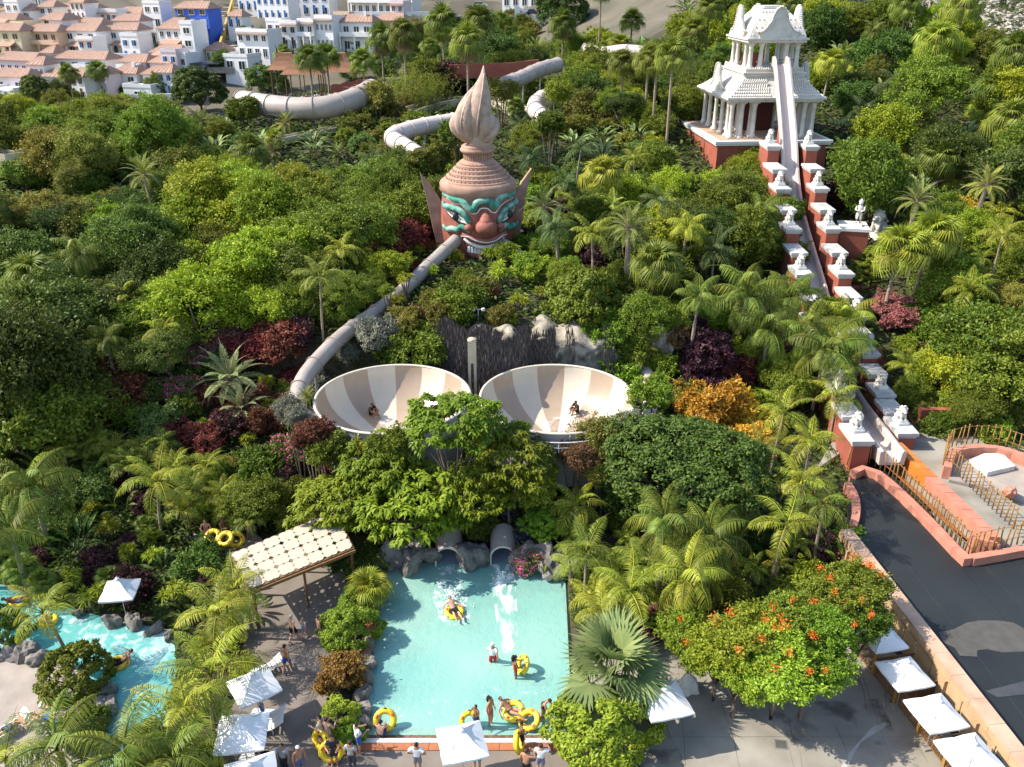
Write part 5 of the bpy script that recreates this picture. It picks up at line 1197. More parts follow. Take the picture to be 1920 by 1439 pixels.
retwall([(840, 122), (900, 120), (960, 118), (1010, 112)], 146, 2.2, redwall, 'low red garden wall behind the flame tip')
gz = hit(440, 120, 3)
# ================================================================ vegetation
NR = np.random.default_rng
def nrm_(a): return a / np.maximum(np.linalg.norm(a, axis=1, keepdims=True), 1e-6)
def leafmesh(name, P, D, N, L, W, fold=.18, droop=0.0, parts=None):
    """diamond leaves: P foot, D direction, N face normal, L length, W width"""
    n = len(P); D = nrm_(D); S = nrm_(np.cross(D, N)); N = np.cross(S, D)
    L = np.broadcast_to(np.asarray(L, float), (n,))[:, None]; W = np.broadcast_to(np.asarray(W, float), (n,))[:, None]
    v = np.empty((n, 4, 3)); v[:, 0] = P; v[:, 2] = P + D * L; v[:, 2, 2] -= droop * L[:, 0]
    mid = P + D * L * .48 - N * W * fold; v[:, 1] = mid + S * W * .5 + N * W * fold * 2; v[:, 3] = mid - S * W * .5 + N * W * fold * 2
    return v.reshape(-1, 3), n
def quads(name, V, nq, extra=None):
    me = bpy.data.meshes.new(name); nv = len(V); ev = np.array(extra.v, float).reshape(-1, 3) if extra else np.zeros((0, 3)); ef = extra.f if extra else []
    me.vertices.add(nv + len(ev)); me.vertices.foreach_set('co', np.concatenate([V, ev]).astype(np.float32).ravel())
    li = list(range(nv)); ls = list(range(0, nv, 4)); 
    for f in ef: ls.append(len(li)); li += [i + nv for i in f]
    me.loops.add(len(li)); me.loops.foreach_set('vertex_index', li); me.polygons.add(len(ls)); me.polygons.foreach_set('loop_start', ls)
    if ef: me.polygons.foreach_set('material_index', [0] * nq + [1] * len(ef))
    me.update(calc_edges=True); me.validate(); return me
def crown(seed, rx, ry, rz, ncl, per, L, W, clr=.30, bottom=-.35, droop=.15, upb=.55, flat=.75, shell=.72):
    """leaf clumps spread through an uneven ellipsoid"""
    g = NR(seed); c = nrm_(g.normal(size=(ncl * 4, 3))); c = c[c[:, 2] > bottom][:ncl]; n = len(c)
    lump = 1 + .16 * np.sin(c[:, 0] * 3.1 + seed) * np.sin(c[:, 1] * 3.7 + seed * 2) + .10 * np.sin(c[:, 2] * 5 + seed)
    c = c * (shell + (1.02 - shell) * g.random((n, 1)) ** .6) * lump[:, None]; R_ = np.array([rx, ry, rz])
    cc = c * R_; cr = clr * (rx + ry) / 2 * (.65 + .7 * g.random(n)); k = np.repeat(np.arange(n), per); m = len(k)
    d = nrm_(g.normal(size=(m, 3)) + cc[k] / np.linalg.norm(R_) * 1.3 + np.array([0, 0, .45])); rad = cr[k][:, None] * (.55 + .5 * g.random((m, 1)))
    P = cc[k] + d * rad * np.array([1, 1, flat]); t = g.normal(size=(m, 3)); D = nrm_(t - d * (t * d).sum(1, keepdims=True) * .75) ; D[:, 2] -= droop
    N = nrm_(d * (1 - upb) + np.array([0, 0, upb]) + g.normal(size=(m, 3)) * .35)
    return leafmesh('c', P, D, N, L * (.7 + .6 * g.random(m)), W * (.7 + .6 * g.random(m)))
def crown2(seed, rx, ry, rz, ncl, per, L, W, clr=.1, droop=.2, upb=.35, lobes=7, **k):
    """several uneven lobes, each covered with small sprays of leaves; sparse shoots stick out"""
    g = NR(seed); a = g.random(lobes) * 2 * PI; q = np.sqrt(g.random(lobes)) * .62; lc = np.stack([rx * q * np.cos(a), ry * q * np.sin(a), rz * (g.random(lobes) * .75 - .35) * (1.1 - q)], 1); lr = (.34 + .3 * g.random(lobes)) * (1.15 - q * .5)
    kk = g.integers(0, lobes, ncl * 3); d = nrm_(g.normal(size=(ncl * 3, 3)) + np.array([0, 0, .35])); c = lc[kk] + d * lr[kk][:, None] * np.array([rx, ry, rz * 1.05]) * (.8 + .25 * g.random((ncl * 3, 1)))
    ins = np.zeros(len(c), bool)
    for i in range(lobes): ins |= (np.linalg.norm((c - lc[i]) / (lr[i] * np.array([rx, ry, rz * 1.05])), axis=1) < .72)
    c = c[~ins & (c[:, 2] > -rz * .75)][:ncl]; d = nrm_(c / np.array([rx, ry, rz]) + np.array([0, 0, .25])); n = len(c); c += d * (g.random((n, 1)) ** 4) * .3 * rx + g.normal(size=(n, 3)) * .035 * rx
    cr = clr * rx * (.5 + g.random(n)); k_ = np.repeat(np.arange(n), per); m = len(k_); o = g.normal(size=(m, 3)) * .5 + d[k_] * .25; P = c[k_] + o * cr[k_][:, None] * np.array([1, 1, .7])
    D = nrm_(g.normal(size=(m, 3)) + d[k_] * .8); D[:, 2] -= droop; N = nrm_(d[k_] * (1 - upb) + np.array([0, 0, upb]) + g.normal(size=(m, 3)) * .5)
    return leafmesh('c', P, D, N, L * (.7 + .6 * g.random(m)), W * (.7 + .6 * g.random(m)))
def trunkmesh(h, r, rx, rz, seed, limbs=6):
    r_ = random.Random(seed); m = MB(); m.tube([(0, 0, -.8), (.05, 0, h * .4), (.1 * r_.uniform(-1, 1), .1, h)], [r * 1.3, r, r * .75], 8)
    for k in range(limbs):
        a = 2*PI*k/limbs + r_.uniform(-.4, .4); q = r_.uniform(.45, .8); m.tube([(0, 0, h * .75), (rx * .3 * math.cos(a), rx * .3 * math.sin(a), h + rz * .25), (rx * q * math.cos(a), rx * q * math.sin(a), h + rz * r_.uniform(.5, 1.0))], [r * .55, r * .35, r * .12], 6)
    return m.mesh('trunk', True)
LM = {
 'umb': leafmat('leaf_umbrella', (0.0896, 0.149, 0.0095), (0.235, 0.305, 0.0209)),
 'flame': leafmat('flame_blossom', (0.638, 0.0928, 0.0174), (0.9, 0.255, 0.0348), hue=.01),
 'yel': leafmat('leaf_yellow_green', (0.159, 0.237, 0.0158), (0.374, 0.421, 0.0264)), 'mid': leafmat('leaf_mid_green', (0.0891, 0.144, 0.0148), (0.222, 0.269, 0.0247)),
 'dark': leafmat('leaf_dark_green', (0.0483, 0.0968, 0.0164), (0.132, 0.184, 0.0258)), 'blue': leafmat('leaf_blue_green', (0.0837, 0.149, 0.0326), (0.186, 0.271, 0.0655)),
 'olive': leafmat('leaf_olive', (0.14, 0.147, 0.02), (0.278, 0.266, 0.0429)), 'brown': leafmat('leaf_brown', (0.151, 0.098, 0.0377), (0.287, 0.181, 0.0679)),
 'red': leafmat('leaf_red', (0.104, 0.0316, 0.0255), (0.306, 0.0905, 0.0547)), 'wine': leafmat('leaf_wine', (0.0349, 0.0173, 0.0194), (0.111, 0.0387, 0.0424)),
 'gold': leafmat('leaf_gold', (0.332, 0.226, 0.0226), (0.694, 0.483, 0.0452)), 'copper': leafmat('leaf_copper', (0.151, 0.0679, 0.0226), (0.332, 0.196, 0.0452)),
 'pink': leafmat('leaf_pink_bloom', (0.0754, 0.136, 0.0302), (0.136, 0.211, 0.0452), (0.784, 0.113, 0.302), p3=.72), 'purple': leafmat('leaf_purple_bloom', (0.0528, 0.113, 0.0302), (0.121, 0.196, 0.0452), (0.302, 0.106, 0.573), p3=.72),
 'orange': leafmat('leaf_orange_bloom', (0.106, 0.211, 0.0181), (0.256, 0.377, 0.0302), (0.9, 0.181, 0.0302), p3=.93), 'bright': leafmat('leaf_bright', (0.146, 0.236, 0.0167), (0.306, 0.402, 0.0347)),
 'grey': leafmat('leaf_grey', (0.196, 0.196, 0.136), (0.362, 0.354, 0.256)), 'lime': leafmat('leaf_lime', (0.23, 0.312, 0.0203), (0.407, 0.462, 0.0407)), 'dry': leafmat('leaf_dry', (0.241, 0.166, 0.0829), (0.452, 0.317, 0.166)),
 'palm': leafmat('palm_green', (0.101, 0.154, 0.018), (0.22, 0.26, 0.0361), hue=.025), 'palmy': leafmat('palm_yellow', (0.175, 0.227, 0.0192), (0.366, 0.384, 0.0422), hue=.025), 'palmd': leafmat('palm_dark', (0.052, 0.0995, 0.0257), (0.121, 0.166, 0.0429)),
 'silver': leafmat('palm_silver', (0.181, 0.253, 0.0848), (0.332, 0.396, 0.145), hue=.015), 'rose': leafmat('leaf_rose', (0.205, 0.0829, 0.0679), (0.436, 0.216, 0.151))}
# ---- prototypes: (crown mesh, trunk mesh, crown radius, crown centre height)
def proto_tree(seed, ncl, per, L, W, rx=3, rz=2.2, h=1.5, clr=.12, **k):
    V, n = (crown if 'shell' in k else crown2)(seed, rx, rx * (.85 + .1 * (seed % 4)), rz, ncl, per, L, W, clr, **k); V[:, 2] += h + rz * .55
    return dict(cr=quads('crown', V, n), tr=trunkmesh(h, .22, rx, rz, seed), r=rx, hc=h + rz * .55, top=h + rz)
PT = {'tree': [proto_tree(11 + i, 300, 80, .23, .115, clr=.135 + .012 * i, rz=1.9 + .35 * i, lobes=5 + i) for i in range(5)],
      'fine': [proto_tree(31 + i, 330, 90, .18, .075, clr=.14, rz=1.9 + .3 * i, lobes=6 + i, droop=.35) for i in range(3)],
      'ficus': [proto_tree(41 + i, 150, 170, .26, .13, rx=3, rz=2.5, h=1.4, clr=.19, bottom=-.5, shell=.88) for i in range(2)],
      'big': [proto_tree(51 + i, 360, 60, .25, .13, clr=.12, rz=1.7, lobes=10) for i in range(2)]}
PT['dome'] = [proto_tree(44, 620, 90, .15, .075, rx=3, rz=2.5, h=1.4, clr=.13, bottom=-.6, shell=.86)]
def proto_shrub(seed, ncl, per, L, W, rx=1, rz=.85, clr=.34, **k):
    V, n = crown(seed, rx, rx, rz, ncl, per, L, W, clr, bottom=-.55, **k) if 'shell' in k else crown2(seed, rx, rx, rz, ncl * 6, per // 5, L, W, clr * .42, **k); V[:, 2] += rz * .75
    m = MB()
    for i in range(5): a = i * 1.3; m.tube([(0, 0, -.4), (.3 * math.cos(a), .3 * math.sin(a), rz * .6), (.6 * math.cos(a), .6 * math.sin(a), rz * 1.1)], [.05, .035, .012], 5)
    return dict(cr=quads('foliage', V, n), tr=m.mesh('stem'), r=rx, hc=rz * .75, top=rz * 1.1)
PS = {'shrub': [proto_shrub(61 + i, 55, 150, .125, .062, clr=.3) for i in range(3)], 'round': [proto_shrub(71 + i, 130, 110, .11, .06, clr=.17, shell=.88) for i in range(2)],
      'spray': [proto_shrub(81 + i, 26, 70, .30, .055, upb=.2, droop=.3) for i in range(2)], 'fluffy': [proto_shrub(91 + i, 60, 120, .12, .045, upb=.15) for i in range(2)]}
def proto_rosette(seed, nst, nl, L, W, rx, h, drp=.25, el0=-.2):
    """branched stems that carry spiky heads (yucca, dracaena) or hanging leaflets (umbrella tree)"""
    g = NR(seed); Ps, Ds, Ns, Ls, Ws = [], [], [], [], []; m = MB(); r_ = random.Random(seed)
    for s in range(nst):
        a = 2*PI*s/nst + r_.uniform(-.5, .5); q = rx * math.sqrt(r_.random()) * .85; zz = h * r_.uniform(.7, 1.1); c = np.array([q * math.cos(a), q * math.sin(a), zz])
        m.tube([(0, 0, -.3), (c[0] * .5, c[1] * .5, zz * .55), tuple(c)], [.07, .055, .04], 6)
        az = g.random(nl) * 2 * PI; el = el0 + (1.5 - el0) * g.random(nl); d = np.stack([np.cos(az) * np.cos(el), np.sin(az) * np.cos(el), np.sin(el)], 1)
        Ps.append(np.repeat(c[None], nl, 0) + d * .03); Ds.append(d); Ns.append(np.stack([-np.cos(az) * np.sin(el), -np.sin(az) * np.sin(el), np.cos(el)], 1)); Ls.append(L * (.75 + .4 * g.random(nl)))
    P, D, N, Ln = map(np.concatenate, (Ps, Ds, Ns, Ls)); V, n = leafmesh('r', P, D, N, Ln, W, droop=drp)
    return dict(cr=quads('foliage', V, n), tr=m.mesh('stem'), r=rx + L * .7, hc=h * .9)
PS['yucca'] = [proto_rosette(101 + i, 7, 60, .62, .075, .85, 1.5) for i in range(3)]
PS['agave'] = [proto_rosette(105 + i, 1, 70, .9, .10, .05, .5, .2) for i in range(2)]
def proto_umbrella(seed):
    g = NR(seed); n0 = 230; c = nrm_(g.normal(size=(n0 * 3, 3))); c = c[c[:, 2] > -.25][:n0]; lump = 1 + .18 * np.sin(c[:, 0] * 4 + seed) * np.sin(c[:, 1] * 4.6)
    cc = c * lump[:, None] * (.62 + .4 * g.random((len(c), 1)) ** .5) * np.array([3, 3, 2.2]); cc[:, 2] += 3.2; nl = 11
    k = np.repeat(np.arange(len(cc)), nl * 3); m = len(k); az = g.random(m) * 2 * PI; sub = cc[k] + g.normal(size=(m, 3)) * np.array([.10, .10, .07]); el = -.45 + .8 * g.random(m)
    d = np.stack([np.cos(az) * np.cos(el), np.sin(az) * np.cos(el), np.sin(el)], 1); N = np.stack([np.cos(az) * .5, np.sin(az) * .5, np.ones(m) * .85], 1)
    V, n = leafmesh('u', sub, d, N, .36 * (.8 + .4 * g.random(m)), .15, droop=.4); return dict(cr=quads('crown', V, n), tr=trunkmesh(2.2, .16, 3, 2.2, seed, 9), r=3, hc=3.2, top=4.4)
PT['umbrella'] = [proto_umbrella(111), proto_umbrella(112)]
def proto_paddle(seed, nlf=16, L=1.5, W=.42, rx=.5, h=1.2):
    g = NR(seed); m = MB(); Vs = []; r_ = random.Random(seed)
    for k in range(nlf):
        a = 2*PI*k/nlf * 2.4 + r_.uniform(-.3, .3); el = r_.uniform(.5, 1.35); b = Vector((rx * r_.random() * math.cos(a), rx * r_.random() * math.sin(a), 0)); s_ = r_.uniform(.8, 1.2)
        d = Vector((math.cos(a) * math.cos(el), math.sin(a) * math.cos(el), math.sin(el))); q = b + d * h * s_; m.tube([b, q], [.035, .02], 5)
        pts = []; 
        for i in range(6): t = i / 5; pts.append(q + d * L * t * s_ + Vector((math.cos(a), math.sin(a), -1.1)) * L * .38 * t * t)
        sd = Vector((-math.sin(a), math.cos(a), 0)); wv = [.15, .8, 1, .9, .55, .04]
        for i in range(5):
            for s in (-1, 1):
                u = [pts[i], pts[i+1], pts[i+1] + sd * s * W * wv[i+1] * .5 + Vector((0, 0, .08)), pts[i] + sd * s * W * wv[i] * .5 + Vector((0, 0, .08))]; Vs.append(np.array([tuple(x) for x in (u if s > 0 else u[::-1])]))
    V = np.concatenate(Vs); return dict(cr=quads('leaves', V, len(V) // 4), tr=m.mesh('stalks'), r=1.6, hc=1.4)
PS['paddle'] = [proto_paddle(121 + i) for i in range(3)]
def proto_reed(seed):
    g = NR(seed); n0 = 70; m = n0 * 26; b = g.normal(size=(n0, 2)) * .75; lean = g.normal(size=(n0, 2)) * .3; hh = 1.8 + 1.6 * g.random(n0); k = np.repeat(np.arange(n0), 26); t = .15 + .85 * g.random(m)
    P = np.stack([b[k, 0] + lean[k, 0] * t * t * hh[k], b[k, 1] + lean[k, 1] * t * t * hh[k], t * hh[k]], 1); az = g.random(m) * 2 * PI; D = np.stack([np.cos(az), np.sin(az), .7 * np.ones(m)], 1)
    V, n = leafmesh('b', P, D, np.stack([-np.cos(az) * .6, -np.sin(az) * .6, np.ones(m)], 1), .5, .05, droop=.35); M_ = MB()
    for i in range(0, n0, 2): M_.tube([(b[i, 0], b[i, 1], -.2), (b[i, 0] + lean[i, 0] * hh[i] * .3, b[i, 1] + lean[i, 1] * hh[i] * .3, hh[i] * .6)], .025, 4)
    return dict(cr=quads('foliage', V, n), tr=M_.mesh('stem'), r=1.5, hc=1.5)
PS['reed'] = [proto_reed(131), proto_reed(132)]
# ---- palms
def featherfrond(L, arch, nl=30, ll=.5, lw=.05, up=.9, vee=.5, seed=0, dr=.5):
    """one pinnate leaf along +X, its foot at the origin"""
    g = NR(seed); t = np.linspace(0, 1, 12); ang = up - arch * t ** 1.25; x = np.concatenate([[0], np.cumsum(np.cos(ang[:-1]))]) / 11 * L; z = np.concatenate([[0], np.cumsum(np.sin(ang[:-1]))]) / 11 * L
    m = MB(); m.tube([(x[i], 0, z[i]) for i in range(0, 12, 1)], [.035 * (1 - .85 * i / 11) * L / 2.5 for i in range(12)], 4)
    u = np.repeat(np.linspace(.14, .99, nl), 2); s = np.tile([-1, 1], nl); px = np.interp(u, t, x); pz = np.interp(u, t, z); a = np.interp(u, t, ang); n = len(u)
    prof = ll * np.sin(np.clip(u * 1.15 + .08, 0, 1) * PI) ** .55 * (1 - .25 * u); fw = .35 + .5 * u
    D = np.stack([np.cos(a) * fw, s * 1.0, np.sin(a) * fw + vee * .5 - .1], 1) + g.normal(size=(n, 3)) * .08; N = np.stack([-np.sin(a), -s * .35, np.cos(a)], 1)
    V, n = leafmesh('f', np.stack([px, 0 * px, pz], 1), D, N, prof, lw * L / 2.5, .12, dr); return quads('frond', V, n, m)
def fanfrond(L, seed=0, nb=26, pet=1.0, drp=.35, spread=2.55, lw=.11):
    g = NR(seed); a = np.linspace(-spread, spread, nb); fold = .06 * (-1) ** np.arange(nb); D = np.stack([np.cos(a), np.sin(a), .12 + fold + .2 * np.cos(a)], 1); ln = L * (.82 + .18 * np.cos(a * .6)) * (1 + .06 * g.normal(size=nb))
    P = np.repeat(np.array([[pet, 0, pet * .45]]), nb, 0); N = np.tile([-.25, 0, 1.], (nb, 1)); V, n = leafmesh('fan', P, D, N, ln, lw * L, .25, drp); m = MB(); m.tube([(0, 0, 0), (pet * .5, 0, pet * .3), (pet, 0, pet * .45)], [.03, .025, .02], 4); return quads('frond', V, n, m)
FR = {'feather': [featherfrond(2.6, 1.5 + .25 * i, up=1.15 - .3 * i, seed=i, ll=.62) for i in range(4)], 'plume': [featherfrond(2.9, 1.9 + .2 * i, nl=46, ll=.72, lw=.04, up=1.25 - .32 * i, seed=10 + i, dr=.85, vee=.2) for i in range(4)],
      'date': [featherfrond(2.3, 1.1 + .2 * i, nl=44, ll=.34, lw=.035, up=1.2 - .4 * i, seed=20 + i, vee=.8, dr=.15) for i in range(4)], 'fan': [fanfrond(.95, i, pet=.75 + .1 * i, drp=.2 + .25 * i) for i in range(4)],
      'bigfan': [fanfrond(1.55, 8 + i, nb=34, pet=1.15, drp=.08 + .08 * i, spread=1.9, lw=.115) for i in range(4)], 'areca': [featherfrond(1.7, 1.7 + .2 * i, nl=22, ll=.42, lw=.05, up=1.3 - .2 * i, seed=30 + i, dr=.5) for i in range(4)]}
def trunkpalm(h, r, lean, kind):
    m = MB(); n = 10; k = 1.0; P = [(lean[0] * (i / n) ** 1.6, lean[1] * (i / n) ** 1.6, -1.0 * (i == 0) + h * i / n) for i in range(n + 1)]
    m.tube(P, [r * (1.35 if i == 0 else 1.0 - .25 * i / n) for i in range(n + 1)], 9); return m.mesh('trunk', True)
TM = {}
PALM = {'royal': ('plume', 15, .16, .9), 'kentia': ('feather', 13, .11, 1.0), 'date': ('date', 34, .28, .8), 'fan': ('fan', 30, .19, 1.0), 'bigfan': ('bigfan', 22, .3, .9), 'areca': ('areca', 20, .05, 1.0)}
def palm(kind, px, py, h, size, label, mat='palm', lean=(0, 0), seed=0, group=None, name=None, far=False, skirt=False, base=None, multi=1):
    """crown heart at the pixel, h metres above the terrain; every frond is a leaf of its own"""
    p = hit(px, py, h) if base is None else Vector(base) + Vector((0, 0, h)); z0 = p.z - h; fk, nf, tr, _ = PALM[kind]; r_ = random.Random(seed * 7 + int(px) + int(py)); rot = r_.uniform(0, 6.28)
    t = empty(name or {'royal': 'royal_palm', 'kentia': 'feather_palm', 'date': 'date_palm', 'fan': 'fan_palm', 'bigfan': 'silver_fan_palm', 'areca': 'cane_palm'}[kind], (p.x - lean[0], p.y - lean[1], z0), label=label, cat='palm tree', group=group)
    key = (round(h, 1), kind, lean)
    if h > .5:
        if key not in TM: TM[key] = trunkpalm(h, tr, lean, kind)
        link('trunk', TM[key], t, mats=palmbark)
    if far: link('crown', FARC[(kind, seed % 2)], t, (lean[0], lean[1], h), (0, 0, rot), size, [LM[mat], palmbark if kind in ('fan', 'date') else LM[mat]]); multi = 0
    for c in range(multi):
        off = Vector((0, 0, 0)) if multi == 1 else Vector((r_.uniform(-.6, .6), r_.uniform(-.6, .6), r_.uniform(-.8, .3)))
        for k in range(nf):
            u = k / (nf - 1); q = min(3, int(u * 4)); az = rot + k * 2.39996 + r_.uniform(-.2, .2)
            tilt = -r_.uniform(-.12, .12) + {'fan': -1.15 + 2.0 * u, 'bigfan': -.9 + 1.75 * u, 'date': -.25 + .35 * u, 'areca': -.2 + .5 * u}.get(kind, -.1 + .25 * u)
            link('frond', FR[fk][q], t, Vector((lean[0], lean[1], h)) + off, (r_.uniform(-.25, .25), tilt, az), size * r_.uniform(.85, 1.12), [LM[mat], palmbark if kind in ('fan', 'date') else LM[mat]])
    if skirt:
        for k in range(9): link('dead_frond', FR['fan'][3], t, (lean[0], lean[1], h - .1 - .08 * k), (0, 1.25 + r_.uniform(-.1, .15), k * 2.4), size * .75, [LM['dry'], palmbark])
    return t
def joinfronds(kind, size, seed, nf=None):
    """a whole palm crown as one mesh, for palms too small to show their leaves singly"""
    fk, n, tr, _ = PALM[kind]; n = nf or n; r_ = random.Random(seed); V = []; Fc = []; mi = []; off = 0
    for k in range(n):
        u = k / (n - 1); me = FR[fk][min(3, int(u * 4))]; co = np.empty(len(me.vertices) * 3, np.float32); me.vertices.foreach_get('co', co); co = co.reshape(-1, 3)
        tilt = r_.uniform(-.12, .12) + {'fan': -1.15 + 2.0 * u, 'date': -.25 + .35 * u, 'areca': -.2 + .5 * u}.get(kind, -.1 + .25 * u)
        mt = np.array(Euler((r_.uniform(-.25, .25), tilt, k * 2.39996)).to_matrix()) * size * r_.uniform(.85, 1.12); V.append(co @ mt.T)
        for p in me.polygons: Fc.append(tuple(i + off for i in p.vertices)); mi.append(p.material_index)
        off += len(co)
    me = bpy.data.meshes.new('crown'); me.from_pydata(np.concatenate(V).tolist(), [], Fc); me.polygons.foreach_set('material_index', mi); me.update(); return me
FARC = {(k, s): joinfronds(k, 1.0, s + 5) for k in ('fan', 'kentia', 'royal', 'date', 'areca') for s in (0, 1)}
for nm, kd, h_ in (('lowfan', 'fan', .9), ('lowfeather', 'kentia', 1.1), ('lowdate', 'date', .5), ('lowcane', 'areca', .6)):
    PS[nm] = []
    for s in (0, 1):
        me = joinfronds(kd, .5, s + 9); me.transform(Matrix.Translation((0, 0, h_))); me.name = 'foliage'; m = MB(); m.tube([(0, 0, -.4), (0, 0, h_)], [.12, .09], 7); PS[nm].append(dict(cr=me, tr=m.mesh('stem'), r=1.0, hc=h_))
# ---- placing trees and shrubs
PLACED = []; AVOID = []    # photo boxes that plants in front of them must leave clear: x0, y0, x1, y1, distance
def blocked(c, rp, hp):
    u, v = proj(c)
    for x0, y0, x1, y1, Y in AVOID:
        if c[1] < Y and u + rp > x0 and u - rp < x1 and v + hp > y0 and v - hp < y1: return True
    return False
def plant(kind, px, py, W, mat, label, group=None, seed=0, name=None, cat=None, sz=1.0, check=False, Y=None, wz=1.0):
    """W: crown width in metres; the pixel is the middle of the crown; Y fixes the distance"""
    tree = kind in PT; lst = (PT if tree else PS)[kind]; d = lst[seed % len(lst)]; s = W / (2 * d['r']); hc = d['hc'] * s * sz
    p = hit(px, py, hc) if Y is None else ay(px, py, Y)
    if check:
        rp = W / 2 * ppm(p) * 1.05
        if blocked(p, rp, rp * 1.2): return None
    g = TZ(p.x, p.y) if p.y > 47.5 else 0.0
    rq = random.Random(int(px * 7 + py * 13)); t = empty(name or NAMES.get(kind, 'shrub'), (p.x, p.y, g - .05), (seed * 2.399) % 6.28, label=label, cat=cat or ('tree' if tree else 'shrub'), group=group, scale=(s * rq.uniform(.88, 1.14), s * rq.uniform(.88, 1.14), s))
    tl = (rq.uniform(-.16, .16), rq.uniform(-.16, .16), 0) if kind in ('tree', 'fine', 'shrub', 'big') else None; wz *= rq.uniform(.85, 1.25) if check else 1
    H_ = (p.z - g) / s
    if not check: PLACED.append((p.x, p.y, W * .3))
    link('trunk' if tree else 'stem', d['tr'], t, scale=(1, 1, max(.3, (H_ + .6 * (d['top'] - d['hc'])) / d['top'] if 'top' in d else H_ / d['hc'])), mats=bark); link('crown' if tree else 'foliage', d['cr'], t, (0, 0, H_ - d['hc'] * wz), tl, (1, 1, wz), mats=[LM[mat], palmbark] if kind in ('lowfan', 'lowdate') else [LM[mat], LM[mat]] if kind.startswith('low') else LM[mat]); return t
NAMES = {'tree': 'broadleaf_tree', 'fine': 'acacia_tree', 'ficus': 'ficus_tree', 'dome': 'ficus_tree', 'big': 'flame_tree', 'umbrella': 'umbrella_tree', 'yucca': 'dracaena', 'paddle': 'banana_plant', 'reed': 'reeds', 'fluffy': 'feathery_shrub', 'agave': 'agave', 'lowfan': 'young_fan_palm', 'lowfeather': 'young_feather_palm', 'lowdate': 'young_date_palm', 'lowcane': 'young_cane_palm'}
ZC = []
def zone(poly, kinds, label, group, gap=.72, n=1500, seed=1, name=None, cat=None, spots=None, limit=999):
    """fill a patch of hillside; kinds = [(weight, kind, material, wmin, wmax)]"""
    r_ = random.Random(seed); x0, x1 = min(p[0] for p in poly), max(p[0] for p in poly); y0, y1 = min(p[1] for p in poly), max(p[1] for p in poly); tot = sum(k[0] for k in kinds); made = 0; loc = []
    for i in range(n):
        u, v = r_.uniform(x0, x1), r_.uniform(y0, y1)
        if not inpoly(u, v, poly): continue
        q = r_.uniform(0, tot)
        for w_, kind, mat, a, b in kinds:
            q -= w_
            if q <= 0: break
        W = r_.uniform(a, b); d = (PT if kind in PT else PS)[kind][0]; p = hit(u, v, d['hc'] * W / (2 * d['r'])); rr = W * gap / 2
        if any((p.x - e[0]) ** 2 + (p.y - e[1]) ** 2 < (rr + e[2]) ** 2 for e in loc) or any((p.x - e[0]) ** 2 + (p.y - e[1]) ** 2 < ((rr + e[2]) * .8) ** 2 for e in PLACED): continue
        if plant(kind, u, v, W, mat, label[mat] if isinstance(label, dict) else label, group, r_.randrange(99), name, cat, sz=r_.choice((.85, 1, 1.1, 1.25, 1.5)) if kind in PT else r_.uniform(.9, 1.3), check=True): loc.append((p.x, p.y, rr)); made += 1
        if made >= limit: break
    PLACED.extend(loc); ZC.append((made, group)); return made
# ================================================================ the planting, from the photograph
AVOID += [(800, 120, 985, 490, 81), (820, 440, 875, 495, 79), (770, 475, 835, 525, 76), (725, 515, 785, 565, 72), (670, 550, 740, 605, 68), (615, 595, 685, 645, 64), (560, 640, 640, 700, 61), (540, 680, 605, 790, 56),
          (600, 682, 880, 800, 52), (905, 682, 1185, 800, 52), (1010, 790, 1110, 850, 48), (830, 618, 1190, 690, 59), (880, 630, 895, 740, 57), (1275, 10, 1560, 275, 103), (1450, 225, 1545, 330, 92), (1478, 330, 1570, 430, 84), (1505, 430, 1595, 515, 78),
          (1535, 690, 1590, 800, 54), (1570, 790, 1640, 860, 52), (1600, 660, 1700, 790, 56), (1625, 400, 1668, 450, 84), (1560, 330, 1632, 445, 82), (1590, 520, 1720, 575, 72), (470, 172, 690, 228, 118), (740, 228, 830, 285, 96), (995, 170, 1030, 225, 104), (970, 115, 1045, 150, 126),
          (0, 285, 65, 330, 97), (555, 105, 655, 165, 138), (600, 140, 700, 165, 136), (1590, 800, 1925, 1045, 43), (1720, 765, 1840, 810, 58), (430, 985, 665, 1115, 36), (805, 1000, 985, 1065, 45.5), (1275, 215, 1352, 300, 122), (0, 0, 330, 168, 195), (330, 0, 640, 118, 195), (640, 0, 780, 88, 195), (940, 0, 1250, 40, 240), (720, 190, 860, 225, 114), (505, 255, 700, 280, 106),
          (1590, 560, 1615, 620, 70), (300, 955, 520, 1050, 40)]
HP = lambda *a, **k: plant(*a, **k)
# ---- feature plants near the pool
G = 'umbrella trees in front of the bowls'
for i, (x, y, W, Y, lab) in enumerate([(850, 800, 5.6, 47.2, 'umbrella tree with drooping leaflets in front of the gap between the bowls'), (955, 868, 5.0, 46.8, 'umbrella tree lobe below the stone post at the right bowl'), (700, 880, 5.6, 47.6, 'umbrella tree below the left bowl rim'), (640, 945, 5.4, 46.5, 'umbrella tree nearest the pergola roof'), (775, 945, 7.0, 46.0, 'large umbrella tree arching over the dark boulders behind the pool'), (888, 922, 4.8, 46.2, 'umbrella tree above the left chute outlet'), (1030, 980, 3.0, 46, 'small bright umbrella tree right of the purple flowers')]):
    plant('umbrella', x, y, W, 'umb' if i != 6 else 'bright', lab, G, i, 'umbrella_tree', Y=Y)
plant('dome', 1262, 888, 10.8, 'dark', 'big dome shaped dark green ficus tree below the right bowl', None, 1, 'ficus_tree', Y=48.0, wz=.86)
